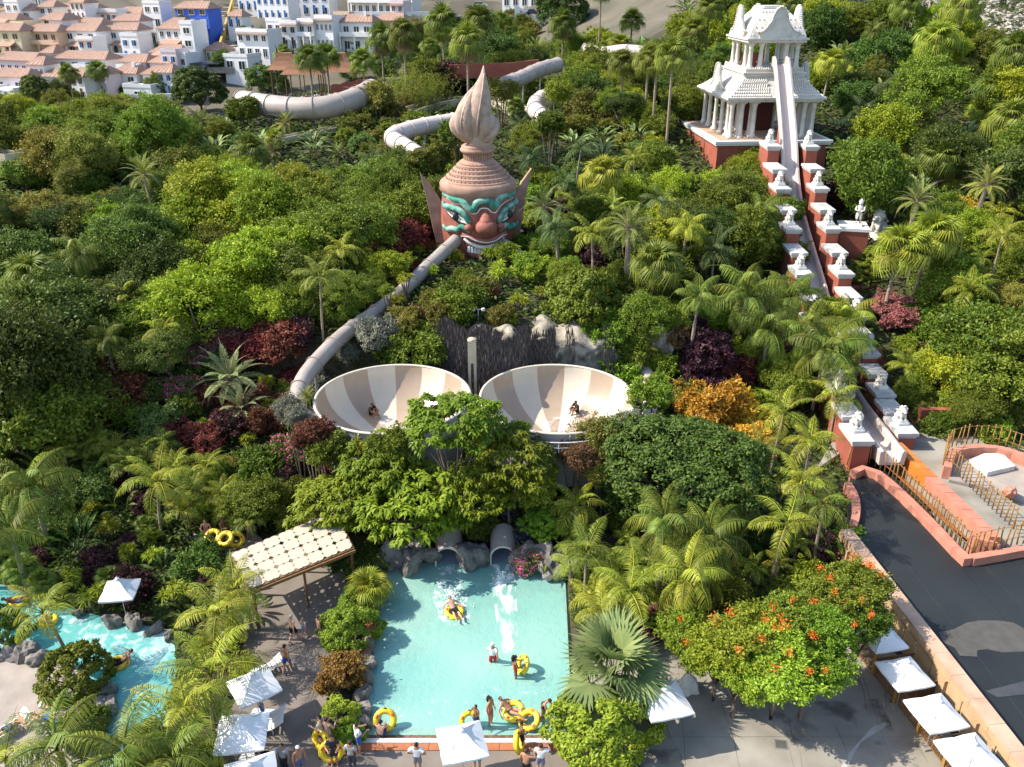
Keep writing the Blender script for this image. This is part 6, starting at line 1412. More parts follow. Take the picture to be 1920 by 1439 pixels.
plant('fluffy', 1075, 850, 3.0, 'brown', 'brown dry feathery shrub under the right bowl railing', None, 0, Y=48.5); plant('fluffy', 1140, 828, 3.4, 'olive', 'pale olive shrub touching the right bowl railing', None, 1, Y=49); plant('fluffy', 1110, 880, 2.6, 'olive', 'olive shrub between the brown shrub and the ficus dome', None, 0, Y=48)
for i, (x, y, W, lab) in enumerate([(1330, 765, 5.0, 'golden yellow shrub behind the ficus dome'), (1395, 842, 4.0, 'golden yellow shrub right of the ficus dome'), (1285, 745, 3.4, 'pale golden shrub beside the right bowl'), (1375, 770, 3.6, 'golden bush left of the feather palms'), (1420, 790, 3.0, 'small golden bush under the feather palms')]): plant('shrub', x, y, W, 'gold' if i != 2 else 'olive', lab, 'golden shrubs', i)
G = 'orange blossom trees'
def blossoms(t, seed, n=16):
    """flower heads gathered at branch ends near the top of the crown"""
    g_ = NR(seed); d = nrm_(g_.normal(size=(n * 3, 3)) + np.array([0, -.5, .9])); d = d[d[:, 2] > .1][:n]; c = d * np.array([2.75, 2.75, 2.1]) * (.95 + .12 * g_.random((len(d), 1))); k = np.repeat(np.arange(len(c)), 34); m_ = len(k)
    P = c[k] + g_.normal(size=(m_, 3)) * .17; D = g_.normal(size=(m_, 3)); V, q = leafmesh('b', P, D, g_.normal(size=(m_, 3)), .2, .1); cr = [o for o in t.children if o.name.startswith('crown')][0]
    link('blossoms', quads('blossoms', V, q), t, (0, 0, cr.location.z + PT['big'][0]['hc']), mats=LM['flame'])
for i, (x, y, W, zc, nb, lab) in enumerate([(1298, 1195, 3.4, 3.2, 6, 'flame tree lobe nearest the fan palm'), (1350, 1222, 3.6, 3.4, 3, 'flame tree lobe second from the fan palm'), (1415, 1200, 4.2, 4.4, 6, 'flame tree lobe in the middle with orange tufts'), (1465, 1232, 4.2, 4.2, 7, 'wide flame tree lobe over the plaza shade'), (1522, 1240, 3.4, 3.8, 2, 'flame tree branch reaching farthest over the plaza'), (1545, 1180, 3.4, 4.6, 3, 'flame tree lobe behind the farthest branch'), (1595, 1105, 3.8, 4.6, 8, 'flame tree full of orange tufts at the parapet'), (1618, 1160, 3.2, 4.0, 8, 'flame tree lobe hanging above the farthest cabana parasol'), (1385, 1262, 2.8, 3.0, 1, 'low flame tree spray above the plaza edge'), (1480, 1160, 4.0, 4.6, 1, 'green flame tree top without many flowers')]):
    dd = ray(x, y); blossoms(plant('big', x, y, W, 'bright' if i not in (6, 7, 9) else 'mid', lab, G, i, 'flame_tree', Y=dd.y * (zc - CAM_H) / dd.z, wz=.85), i + 3, nb)
plant('round', 1130, 1366, 4.0, 'lime', 'dense bright lime hedge at the right pool corner', None, 0, 'hedge'); plant('round', 1085, 1330, 2.2, 'lime', 'lime hedge end beside the water under the fan palm', None, 1, 'hedge')
plant('round', 655, 1178, 2.9, 'bright', 'round bright green shrub on the left pool side', None, 0, 'round_shrub'); plant('round', 660, 1140, 1.9, 'bright', 'small green shrub behind the round pool shrub', None, 1, 'round_shrub'); plant('shrub', 634, 1268, 2.7, 'copper', 'coppery brown round shrub on the left pool side', None, 1, 'round_shrub'); plant('round', 634, 1345, 1.9, 'lime', 'lime green shrub with yellow tips near the waiting people', None, 1, 'round_shrub'); plant('round', 655, 1378, 1.3, 'bright', 'small shrub behind the man with the white shirt', None, 0, 'round_shrub')
palm('bigfan', 1150, 1262, 2.5, 1.15, 'big silvery fan palm with stiff leaves at the pool corner', 'silver', seed=3)
palm('fan', 690, 1105, 1.2, .85, 'small fan palm beside the pergola at the pool corner', 'palmy', seed=4)
for i, (x, y, W, m_, lab) in enumerate([(925, 965, 3.0, 'purple', 'purple flowering creeper above the right chute outlet'), (990, 1000, 2.6, 'purple', 'violet bloom cluster beside the right chute outlet'), (985, 1050, 2.2, 'pink', 'pinkish creeper hanging to the pool corner'), (560, 840, 3.6, 'pink', 'pink flowering bush left of the left bowl'), (525, 875, 3.0, 'pink', 'pale pink bush below the red leaves'), (330, 730, 3.2, 'pink', 'pink bougainvillea above the red shrubs on the left slope'), (390, 665, 3.0, 'pink', 'rosy bush above the silver date palm'), (1540, 1030, 3.0, 'pink', 'magenta bougainvillea at the parapet wall end'), (1520, 1010, 2.2, 'pink', 'magenta blossoms below the feather palm trunks'), (1240, 1160, 2.0, 'rose', 'rosy shrub behind the silvery fan palm'), (1200, 1200, 2.0, 'rose', 'dusty rose shrub right of the silvery fan palm')]):
    plant('shrub', x, y, W, m_, lab, 'flowering shrubs', i)
for i, (x, y, W, k, m_, lab) in enumerate([(1005, 512, 3.0, 'shrub', 'bright', 'bright shrub hiding the right tube below the mouth'), (1048, 540, 3.2, 'yucca', 'yel', 'spiky plant hiding the right tube'), (1075, 575, 3, 'shrub', 'olive', 'olive shrub over the right tube'), (1140, 625, 3.6, 'shrub', 'bright', 'bright shrub on the rocks over the right tube'), (1185, 660, 3.4, 'shrub', 'mid', 'green shrub at the right tube bend'), (1240, 680, 3.0, 'shrub', 'bright', 'bright shrub right of the tube bend'), (1215, 655, 2.6, 'lowfeather', 'palmy', 'young feather palm beside the right tube bend'), (1425, 300, 4.5, 'shrub', 'mid', 'green shrub against the upper left slide wall'), (1440, 350, 4.5, 'tree', 'mid', 'green tree against the left slide wall'), (1450, 450, 4.5, 'shrub', 'dark', 'dark shrub at the middle of the left slide wall'), (1395, 290, 4.0, 'yucca', 'yel', 'dracaena below the front of the temple'), (1425, 385, 4.5, 'tree', 'yel', 'sunlit tree covering the left slide wall'), (1465, 470, 4, 'shrub', 'mid', 'green shrub covering the left slide wall'), (1500, 560, 4, 'shrub', 'mid', 'green shrub at the slide wall under the royal palms')]): plant(k, x, y, W, m_, lab, None, i)
for i, (x, y, W, k, m_, Y, lab) in enumerate([(790, 300, 3.4, 'shrub', 'olive', 96, 'olive shrub at the lower end of the pale bent flume'), (1028, 232, 3.6, 'shrub', 'mid', 104, 'green shrub at the end of the short pale tube'), (940, 168, 4, 'fluffy', 'olive', 125, 'dry shrub at the lower end of the climbing tube'), (860, 240, 3.6, 'shrub', 'mid', 104, 'green shrub where the pale flume vanishes behind the flame'), (705, 180, 5, 'shrub', 'olive', 126, 'olive shrub at the right end of the thick raft tube'), (455, 205, 4.5, 'shrub', 'mid', 122, 'green shrub at the left end of the thick raft tube'), (1042, 170, 3.4, 'shrub', 'bright', 108, 'bright shrub above the short pale tube')]): plant(k, x, y, W, m_, lab, None, i, Y=Y)
for i, (x, y, W, k, m_, Y, lab) in enumerate([(615, 842, 2.6, 'shrub', 'mid', 48.4, 'green shrub below the left edge of the left bowl'), (585, 815, 2.4, 'shrub', 'red', 48.8, 'red shrub below the tube end at the left bowl'), (668, 838, 2.4, 'yucca', 'yel', 48.2, 'dracaena below the front of the left bowl'), (725, 835, 2.6, 'shrub', 'mid', 48.0, 'green shrub hiding the skirt of the left bowl'), (1005, 858, 2.6, 'shrub', 'dark', 47.6, 'dark shrub below the front of the right bowl'), (960, 815, 2.4, 'shrub', 'mid', 48.2, 'green shrub between the bowls above the umbrella trees'), (1165, 800, 2.4, 'fluffy', 'grey', 50, 'grey dry shrub at the right bowl railing')]): plant(k, x, y, W, m_, lab, None, i, Y=Y)
for i, (x, y, W, k, m_, Y, lab) in enumerate([(905, 985, 2.2, 'shrub', 'mid', 46.6, 'green shrub between the two chute outlets'), (838, 985, 2.4, 'lowfeather', 'palm', 46.8, 'fern like palm above the left chute outlet'), (950, 995, 2.2, 'lowfeather', 'palmy', 46.8, 'fern like palm above the right chute outlet'), (1000, 900, 3.2, 'shrub', 'umb', 47.2, 'leafy shrub under the right bowl wall')]): plant(k, x, y, W, m_, lab, None, i, Y=Y)
for i, (x, y, W, k, m_, Y, lab) in enumerate([(962, 472, 2.6, 'yucca', 'lime', 77.5, 'dracaena in front of the right corner of the giant mouth'), (985, 498, 3.0, 'shrub', 'bright', 75.5, 'bright shrub over the right tube stub'), (945, 470, 2.4, 'shrub', 'mid', 77.8, 'green shrub below the right cheek of the giant head'), (1218, 735, 2.8, 'shrub', 'bright', 53.2, 'bright shrub covering the right tube end at the right bowl'), (552, 770, 2.4, 'fluffy', 'grey', 52, 'grey green shrub before the lower bend of the left tube'), (575, 745, 2.0, 'lowdate', 'palmy', 53.5, 'young date palm at the bend of the left tube'), (1615, 640, 3.0, 'lowfeather', 'palm', 62, 'feather palm hiding the sixth right lion'), (1560, 590, 3.4, 'shrub', 'mid', 68, 'green shrub over the slide middle')]): plant(k, x, y, W, m_, lab, None, i, Y=Y)
# ---- feather palms of the right group, royal palms
for i, (k, x, y, h, s, m_, lab) in enumerate([
    ('kentia', 1470, 775, 6.5, 1.15, 'palmy', 'feather palm topmost of the group beside the slide foot'), ('kentia', 1520, 830, 6.0, 1.1, 'palmy', 'feather palm leaning toward the slide foot'), ('kentia', 1500, 905, 5.5, 1.1, 'palmy', 'feather palm in the middle of the right palm group'), ('kentia', 1475, 985, 5.0, 1.1, 'palmy', 'feather palm with pale trunk beside the magenta blossoms'), ('kentia', 1545, 945, 5.0, 1.0, 'palm', 'feather palm hanging over the golden fence'), ('kentia', 1425, 850, 5.5, 1.0, 'palm', 'feather palm between the golden shrubs and the palm group'),
    ('royal', 1400, 560, 5.5, 1.75, 'palm', 'large drooping royal palm left of the slide'), ('royal', 1425, 405, 5.0, 1.35, 'palm', 'royal palm reaching over the upper slide wall'), ('royal', 1480, 560, 5.0, 1.35, 'palm', 'royal palm covering the middle of the slide'), ('royal', 1550, 660, 5.5, 1.6, 'palm', 'royal palm hiding the slide above the lower lions'), ('royal', 1515, 625, 5.5, 1.5, 'palm', 'royal palm over the left slide wall between two others'), ('royal', 1590, 600, 5.0, 1.3, 'palmy', 'royal palm in front of the fifth right lion'), ('kentia', 1585, 690, 4.6, 1.3, 'palm', 'feather palm before the sixth right lion'), ('royal', 1440, 620, 5.0, 1.4, 'palm', 'royal palm below the large drooping one'), ('kentia', 1340, 470, 4.5, 1.4, 'palmd', 'dark feather palm at the grove edge'), ('royal', 1000, 300, 4.0, 1.1, 'palmd', 'royal palm right of the crown tiers'), ('kentia', 1190, 300, 4.0, 1.2, 'palmy', 'feather palm on the slope left of the grove'), ('royal', 90, 600, 5, 1.3, 'palm', 'royal palm on the shady left slope'), ('royal', 150, 480, 5, 1.2, 'palm', 'royal palm above the shady left slope'), ('kentia', 640, 470, 4.5, 1.0, 'palmy', 'feather palm above the tube slide'), ('kentia', 1570, 745, 4.0, 1.1, 'palmy', 'feather palm with yellow fronds beside the lower lions'), ('royal', 1680, 165, 5.5, 1.6, 'palmd', 'royal palm with white banded trunk right of the temple'),
    ('royal', 1245, 985, 5.0, 1.2, 'palm', 'royal palm in front of the ficus dome'), ('royal', 1330, 1010, 4.6, 1.3, 'palm', 'royal palm right of the pool behind the flame trees'), ('royal', 1290, 1085, 4.2, 1.2, 'palmy', 'royal palm arching toward the flame trees'), ('kentia', 1180, 1110, 3.6, 1.15, 'palmy', 'feather palm over the right pool corner'), ('kentia', 1100, 1035, 3.6, 1.15, 'palm', 'feather palm beside the right chute outlet'), ('kentia', 1130, 1150, 2.6, 1.0, 'palmy', 'low feather palm hanging over the pool water'), ('kentia', 1080, 950, 3.6, 1.0, 'palmy', 'yellowish feather palm left of the ficus dome'), ('kentia', 1210, 1060, 3.4, 1.0, 'palm', 'feather palm behind the silvery fan palm'), ('royal', 1380, 930, 4.5, 1.1, 'palm', 'royal palm at the right flank of the ficus dome'),
    ('royal', 60, 915, 5.0, 1.45, 'palm', 'big royal palm at the left edge above the river'), ('royal', 20, 1000, 4.5, 1.2, 'palm', 'royal palm cut by the left picture edge'), ('kentia', 295, 905, 4.5, 1.25, 'palmy', 'single yellow green feather palm above the garden path'), ('kentia', 410, 1150, 4.0, 1.2, 'palmy', 'feather palm with arching fronds right of the river'), ('kentia', 440, 1105, 3.5, 1.1, 'palmy', 'feather palm under the pergola corner'), ('kentia', 395, 1265, 4.4, 1.35, 'palmy', 'bright feather palm between the river and the left parasols'), ('kentia', 350, 1330, 4.0, 1.25, 'palmy', 'feather palm spreading over the river bend'), ('royal', 110, 1405, 3.6, 1.15, 'palm', 'royal palm in the bottom left corner beside the sunbathers'), ('royal', 235, 1420, 3.6, 1.25, 'palm', 'royal palm at the bottom edge over the river'), ('kentia', 320, 1420, 3.6, 1.2, 'palm', 'feather palm at the bottom edge left of the parasols'), ('kentia', 10, 1425, 3.0, 1.0, 'palmy', 'yellow feather palm at the bottom left picture corner'),
    ('kentia', 1790, 500, 4.0, 1.2, 'palmy', 'feather palm right of the pair of tall fan palms'), ('kentia', 1820, 545, 4.5, 1.3, 'palmy', 'feather palm with thin grey trunk above the round right tree'), ('kentia', 1085, 400, 3.6, 1.3, 'palmy', 'pale feather palm right of the giant head'), ('kentia', 1150, 395, 4.2, 1.3, 'palmy', 'taller pale feather palm right of the giant head'), ('kentia', 1060, 345, 3.5, 1.2, 'palmd', 'dark feather palm at the right ear of the giant head'), ('kentia', 240, 560, 4, 1.1, 'palmy', 'feather palm among dark trees on the left slope'), ('kentia', 310, 620, 4.5, 1.0, 'palmy', 'thin feather palm with grey stem on the left slope'), ('kentia', 700, 300, 4, 1.0, 'palmd', 'feather palm left of the pale bent flume'), ('areca', 1700, 690, 2.5, 1.5, 'palmy', 'clump of cane palms beside the curved red wall')]):
    palm(k, x, y, h, s, lab, m_, seed=i, lean=(0, 0) if i % 3 else (.4, .1), far=y < 480 and x not in (1425,))
palm('kentia', 82, 1150, 3.6, 1.05, 'slender feather palm leaning over the river from the beach island', 'palmy', seed=51, lean=(-.9, .3))
palm('date', 432, 715, 2.0, 1.55, 'broad silvery date palm on the left slope above the bowls', 'silver', seed=5); palm('date', 455, 770, 1.2, 1.2, 'pale cycad like palm below the broad date palm', 'silver', seed=6); palm('date', 665, 812, .6, .95, 'young date palm in front of the left bowl', 'palmy', seed=7); palm('date', 535, 235, 1.6, 1.25, 'date palm standing before the thick raft tube', 'palmy', seed=8); palm('date', 375, 235, 2.0, 1.6, 'wide date palm left of the thick raft tube', 'palm', seed=9); palm('date', 300, 225, 2.0, 1.4, 'date palm with upright fronds near the village wall', 'palm', seed=10); palm('date', 1400, 265, 1.5, .9, 'small date palm at the temple base', 'palm', seed=11)
for i, (x, y, h, s, lab, sk) in enumerate([(1690, 468, 7.0, 1.55, 'tall fan palm in the pair right of the slide, nearer one', False), (1748, 440, 7.5, 1.5, 'tall fan palm in the pair right of the slide, farther one', False), (128, 138, 7, 1.5, 'fan palm in front of the village, left of two', True), (183, 133, 7, 1.55, 'fan palm in front of the village, right of two', True),
    (715, 72, 7, 1.7, 'fan palm left of the reed clump', True), (757, 65, 8, 1.7, 'fan palm behind the reed clump', True), (830, 42, 9, 1.9, 'tall fan palm near the parked white car', True), (897, 42, 9, 1.9, 'tall fan palm below the parked white car', True), (876, 78, 9, 1.7, 'fan palm with a thin trunk rising behind the flame', True), (805, 88, 5, 1.5, 'short fan palm right of the reed clump', False), (1056, 45, 8, 1.8, 'fan palm before the round tree at the top', True), (1168, 122, 7, 1.4, 'fan palm leftmost of the row left of the temple', False), (1216, 112, 8, 1.3, 'fan palm second of the row left of the temple', False), (1232, 116, 8, 1.3, 'fan palm third of the row left of the temple', False), (1262, 106, 9.5, 1.5, 'fan palm with tall thin trunk beside the temple base', False),
    (580, 112, 6, 1.5, 'fan palm between the thatched huts', False), (532, 104, 6, 1.6, 'fan palm left of the thatched huts', True), (612, 108, 5.5, 1.5, 'slender palm before the right thatched hut', False), (680, 118, 4.5, 1.5, 'fan palm right of the thatched huts', False), (1757, 78, 6, 1.8, 'yellowish fan palm high on the right slope', False), (1806, 12, 7, 1.9, 'fan palm at the top of the right slope before the scree', False), (1898, 230, 4, 1.8, 'fan palm at the right edge of the slope', True), (1905, 100, 6, 1.8, 'fan palm near the upper right edge', True), (1860, 170, 4, 1.5, 'shorter fan palm on the upper right slope', False), (1185, 40, 5, 1.6, 'fan palm on the forest edge left of the temple top', False), (1300, 60, 5, 1.5, 'fan palm half sunk in the forest left of the temple top', True), (470, 285, 3, 1.3, 'low fan palm on the left slope', False), (1330, 20, 7, 1.6, 'fan palm at the top edge left of the temple roof', False), (1700, 10, 6, 1.6, 'fan palm at the top edge right of the temple roof', False), (1480, 10, 9, 1.2, 'thin palm behind the temple roof', False)]):
    palm('fan', x, y, h * (1.25 if y < 300 else 1), s, lab, 'palmy' if i in (19, 0, 1) else 'palm', seed=60 + i, far=y < 300, skirt=sk, lean=(.5, 0) if i in (0, 1) else (0, 0))
palm('fan', 1127, -12, 13.5, 1.5, 'very tall bare palm trunk rising out of the top picture edge', 'palm', seed=99)
for i, (x, y, m_) in enumerate([(1040, 430, "palmd"), (1110, 440, "palmy"), (1180, 430, "palm"), (1230, 500, "palm"), (1290, 430, "palmy"), (1240, 380, "palmd"), (1020, 390, "palm"), (1130, 330, "palmy"), (1310, 560, "palm"), (1090, 280, "palmd"), (270, 330, "palmy"), (60, 520, "palm"), (200, 640, "palm"), (600, 520, "palm"), (1850, 350, "palmy"), (1760, 300, "palm"), (1620, 210, "palmd"), (1880, 440, "palmy"), (1720, 380, "palm"), (1560, 120, "palmy"), (1640, 60, "palm")]):
    palm(('kentia', 'royal', 'fan', 'date')[(i * 7 + 1) % 4], x, y, 5.2 + (i % 3) * .7, 1.0 + .12 * (i % 4), ('feather palm', 'drooping palm', 'fan palm', 'bushy date palm')[(i * 7 + 1) % 4] + ' rising out of the trees ' + ('on the left slope' if x < 780 else 'right of the giant head' if x < 1400 else 'on the slope right of the temple'), m_, seed=200 + i, far=True, group='palms scattered through the slopes', lean=((i % 5) * .25 - .5, 0))
# ---- cane palms of the golden thicket
G = 'golden cane palms on the left slope'
for i, (x, y) in enumerate([(150, 800), (180, 830), (215, 850), (240, 880), (270, 850), (330, 880), (360, 920), (420, 930), (440, 965), (300, 840), (120, 850), (390, 880), (470, 980), (345, 960)]): palm('areca', x, y, 1.8, 1.25, 'golden green cane palm clump above the garden path', 'palmy' if i % 3 else 'palm', seed=i, group=G)
# ---- shrubs one can pick out
for i, (k, x, y, W, m_, lab) in enumerate([
    ('round', 1092, 562, 5.6, 'mid', 'round bright green bush on top of the rock face'), ('shrub', 1222, 568, 5.0, 'dark', 'dark green bush right of the round bush on the rocks'), ('fluffy', 715, 618, 3.6, 'grey', 'grey dry shrub right of the tube slide'), ('shrub', 790, 652, 4.6, 'mid', 'green bush behind the left bowl'), ('shrub', 740, 665, 3.0, 'mid', 'small green bush against the back of the left bowl'), ('shrub', 1160, 705, 4.2, 'bright', 'bright bush spilling over the right bowl rim'), ('shrub', 1215, 720, 3.0, 'bright', 'bright green bush beside the right bowl'), ('fluffy', 590, 720, 2.6, 'grey', 'grey green shrub inside the tube bend'), ('fluffy', 640, 660, 2.2, 'grey', 'silvery shrub below the tube slide'), ('shrub', 760, 600, 2.6, 'olive', 'olive shrub under the middle of the tube slide'),
    ('shrub', 1130, 488, 3.6, 'wine', 'dark wine coloured bush above the round bush'), ('shrub', 1325, 655, 5.0, 'wine', 'large wine red bush right of the rock face'), ('shrub', 1370, 690, 3.4, 'red', 'red leaved bush under the large royal palm'), ('shrub', 1300, 690, 3.2, 'wine', 'dark purple bush beside the rock boulder'), ('shrub', 1280, 505, 4.0, 'wine', 'dark purple bush below the green trees'), ('shrub', 1570, 365, 4.0, 'wine', 'dark plum bush beside the red block wall'), ('shrub', 20, 268, 5.0, 'wine', 'dark red bush above the cream flume at the left edge'), ('shrub', 848, 148, 8.0, 'wine', 'dark red tree like bush behind the flame'), ('shrub', 1670, 575, 3.4, 'rose', 'rosy bush behind the fan palm trunks'), ('shrub', 1690, 600, 3.0, 'rose', 'dusty red bush at the foot of the fan palms'),
    ('shrub', 760, 440, 5.0, 'red', 'red bush touching the left ear of the giant head'), ('shrub', 715, 478, 4.0, 'red', 'dark red bush above the tube slide'), ('shrub', 800, 425, 3.6, 'red', 'red bush at the cheek of the giant head'), ('shrub', 520, 640, 4.6, 'red', 'red bush left of the tube bend'), ('shrub', 470, 655, 4.0, 'red', 'red bush at the edge of the yellow green trees'), ('shrub', 560, 625, 3.2, 'wine', 'wine red bush below the tube slide'), ('shrub', 430, 640, 3.4, 'rose', 'pale red bush above the date palm'), ('shrub', 215, 735, 4.6, 'red', 'red bush among the dark trees on the left slope'), ('shrub', 255, 700, 3.4, 'wine', 'dark red bush left of the pink bougainvillea'), ('shrub', 330, 815, 3.0, 'red', 'crimson bush left of the pink flowering bush'), ('shrub', 385, 825, 3.0, 'red', 'crimson bush behind the golden cane palms'), ('shrub', 435, 800, 3.0, 'wine', 'dark red bush under the pale cycad'), ('shrub', 620, 865, 2.4, 'red', 'small crimson bush below the young date palm'), ('shrub', 505, 790, 3.0, 'red', 'red bush between the date palm and the pink bush'), ('shrub', 545, 760, 2.6, 'red', 'red bush hugging the tube bend'),
    ('shrub', 900, 540, 3.2, 'olive', 'olive shrub below the giant teeth'), ('shrub', 860, 575, 3.6, 'mid', 'low green bush above the dry root curtain'), ('shrub', 830, 590, 3.0, 'olive', 'greyish bush on the rock ledge left'), ('shrub', 940, 590, 2.4, 'olive', 'dry olive shrub beside the flood lights'), ('shrub', 915, 550, 2.0, 'red', 'small red bush below the giant teeth'), ('shrub', 870, 545, 2.2, 'red', 'small red bush left below the teeth'), ('shrub', 775, 590, 2.0, 'red', 'small scarlet bush beside the tube slide'), ('shrub', 300, 790, 3.2, 'blue', 'blue green bush below the pink bougainvillea'), ('shrub', 480, 880, 4.0, 'mid', 'green leafy bush right of the cane palms'), ('tree', 480, 950, 3.6, 'mid', 'leafy tree behind the pergola roof'), ('round', 140, 1265, 3.2, 'mid', 'round green shrub on the river beach island'), ('round', 1, 1180, 2.6, 'mid', 'green shrub at the left edge beside the river'), ('shrub', 150, 1370, 2.4, 'mid', 'green shrub beside the sunbathers'), ('shrub', 70, 470, 3.0, 'olive', 'olive round bush on the left slope'), ('shrub', 1770, 800, 2.6, 'mid', 'round bush before the brown red garden wall'), ('shrub', 1870, 800, 3.0, 'bright', 'leafy bush behind the round terrace fence'), ('shrub', 1745, 775, 2.2, 'olive', 'small olive bush on top of the stair wall'), ('shrub', 1800, 400, 4.2, 'gold', 'yellow flowering bush above the pair of fan palms'), ('shrub', 1265, 625, 3.0, 'brown', 'brown withered shrub on the rock boulder'),
    ('round', 1640, 482, 2.4, 'mid', 'clipped hedge on the lawn below the large lion'), ('round', 1612, 512, 2.2, 'mid', 'clipped hedge below the lawn lion, lower one')]):
    plant(k, x, y, W, m_, lab, None, i)
plant('shrub', 855, 560, 4.2, 'mid', 'leafy bush in front of the rock ledge', None, 2)
for i, (x, y, W, lab) in enumerate([(690, 485, 2.6, 'spiky dracaena above the tube slide'), (782, 435, 3.2, 'yellow spiky dracaena beside the red bushes'), (700, 480, 2.2, 'forked dracaena with white stems'), (855, 480, 2.6, 'dracaena in front of the tube mouth'), (810, 505, 2.2, 'dracaena on the upper side of the tube'), (760, 520, 2.2, 'dracaena half way along the tube'), (725, 545, 2.4, 'dracaena pair below the tube middle'), (745, 560, 2.2, 'dracaena with bare stems under the tube'), (545, 640, 2.4, 'dracaena among the red bushes'), (575, 615, 2.4, 'dracaena above the tube bend'), (610, 590, 2.4, 'dracaena left of the tube'), (940, 505, 3.8, 'bushy dracaena before the giant chin'), (920, 475, 3.0, 'dracaena clump covering the teeth corner'), (975, 560, 2.6, 'dracaena on the slope right of the chin'), (1590, 280, 5.2, 'large dracaena cluster beside the upper right slide wall'), (1640, 300, 4.6, 'dracaena cluster behind the plum bush'), (1015, 545, 2.2, 'spiky plant above the rock face right'), (960, 600, 1.8, 'small spiky plant on the rock edge')]):
    ty = float(np.interp(x, [q[0] for q in LP[::-1]][2:], [q[2] for q in LP[::-1]][2:])) - 1.6 if i in (3, 4, 5, 6, 7) else None
    plant('yucca', x, y, W * .9, 'lime' if i in (1, 11, 12) else 'yel', lab, 'dracaenas on the slopes', i, 'dracaena', 'plant', Y=ty)
for i, (x, y, W, lab) in enumerate([(1400, 1075, 1, ''), (745, 170, 5, 'reed clump'), (780, 160, 6, ''), (820, 170, 5, ''), (760, 185, 4, ''), (800, 185, 4.5, '')]):
    if i: plant('reed', x, y, W, 'mid' if i % 2 else 'olive', 'tall reed clump behind the grey hillside channel', 'reed clumps on the hill', i, 'reeds', 'reeds')
# ---- solid masses of trees
plant('ficus', 372, 168, 11.5, 'dark', 'broad dark rounded tree in front of the village', None, 0, 'ficus_tree', wz=.8); plant('ficus', 500, 150, 8.5, 'dark', 'dark rounded tree left of the thatched huts', None, 1, 'ficus_tree', wz=.85); plant('ficus', 66, 166, 5.5, 'dark', 'small dark round tree below the pink house', None, 0, 'ficus_tree', Y=196); plant('ficus', 1052, 22, 11.0, 'dark', 'round dark tree on the road at the top edge', None, 1, 'ficus_tree', Y=245)
plant('big', 62, 765, 8.5, 'mid', 'large leaved green tree at the left edge above the cane palms', None, 1, 'broadleaf_tree'); plant('big', 150, 730, 6.0, 'mid', 'large leaved tree beside the red bush on the left', None, 0, 'broadleaf_tree'); plant('fluffy', 1085, 200, 7.0, 'olive', 'feathery olive tree right of the flame', None, 0, 'feathery_tree', 'tree'); plant('fluffy', 1130, 215, 5.5, 'olive', 'feathery brownish tree right of the olive one', None, 1, 'feathery_tree', 'tree'); plant('fluffy', 35, 425, 4.0, 'olive', 'feathery olive bush at the left edge', None, 0, 'feathery_tree', 'tree'); plant('fluffy', 225, 385, 4.0, 'olive', 'feathery upright olive tree on the left slope', None, 1, 'feathery_tree', 'tree')
plant('tree', 1830, 640, 9.0, 'mid', 'big round bright tree at the right edge above the garden wall', None, 0, 'broadleaf_tree'); plant('tree', 1900, 690, 7.0, 'mid', 'round tree cut by the right picture edge', None, 2, 'broadleaf_tree'); plant('tree', 1770, 690, 5.0, 'yel', 'leafy tree above the brown red garden wall', None, 3, 'broadleaf_tree')
S_ = dict
zone([(330, 370), (480, 290), (560, 300), (600, 420), (560, 560), (470, 620), (380, 600), (330, 500)], [(4, 'tree', 'yel', 6, 9.5), (1, 'tree', 'mid', 5, 8), (2, 'fine', 'yel', 5, 8)], S_(yel='sunny yellow green tree in the bright band of the left slope', mid='mid green tree within the yellow green band of the left slope'), 'trees of the bright band', seed=2, gap=.56)
zone([(480, 280), (620, 265), (800, 305), (815, 400), (790, 430), (700, 465), (620, 420), (560, 310)], [(3, 'fine', 'mid', 5.5, 9), (2, 'tree', 'mid', 5, 8), (2, 'fine', 'dark', 5, 8)], S_(mid='green tree in the thicket directly left of the giant head', dark='dark tree in the thicket directly left of the giant head'), 'thicket left of the giant head', seed=3, gap=.56)
zone([(560, 420), (700, 450), (740, 500), (690, 540), (640, 580), (560, 600)], [(3, 'fine', 'mid', 3.5, 5), (1, 'tree', 'yel', 3.5, 5)], S_(mid='green tree just above the middle of the tube slide', yel='yellow green tree just above the middle of the tube slide'), 'trees above the tube slide', seed=4)
zone([(-40, 440), (150, 440), (330, 470), (370, 600), (300, 670), (150, 690), (-40, 710)], [(5, 'tree', 'dark', 6, 9), (2, 'fine', 'dark', 5, 8), (2, 'tree', 'mid', 5, 7), (1, 'paddle', 'mid', 2.5, 3.5), (1, 'lowfeather', 'palm', 3, 4)], S_(palm='young feather palm on the shady left slope', dark='dark green tree on the shady left slope', mid='green plant on the shady left slope'), 'shady left slope', seed=5, gap=.56)
zone([(160, 380), (330, 400), (340, 470), (200, 460)], [(2, 'fine', 'blue', 4, 5.5), (1, 'tree', 'yel', 3, 4)], S_(blue='blue green tree on the left slope', yel='small yellow tree beside the blue green ones'), 'blue green trees', seed=6)
zone([(-40, 330), (60, 300), (200, 235), (330, 245), (340, 340), (300, 400), (150, 440), (-40, 440)], [(3, 'tree', 'olive', 4.5, 7), (3, 'tree', 'mid', 4.5, 7), (1, 'paddle', 'blue', 3, 4), (1, 'fine', 'dark', 4, 6), (1, 'lowfan', 'palm', 3, 4), (1, 'lowdate', 'palm', 4, 5)], S_(palm='young palm on the upper left slope', olive='olive tree on the upper left slope', mid='green tree on the upper left slope', blue='broad leaved blue green plant on the upper left slope', dark='dark tree on the upper left slope'), 'upper left slope', seed=7, gap=.56)
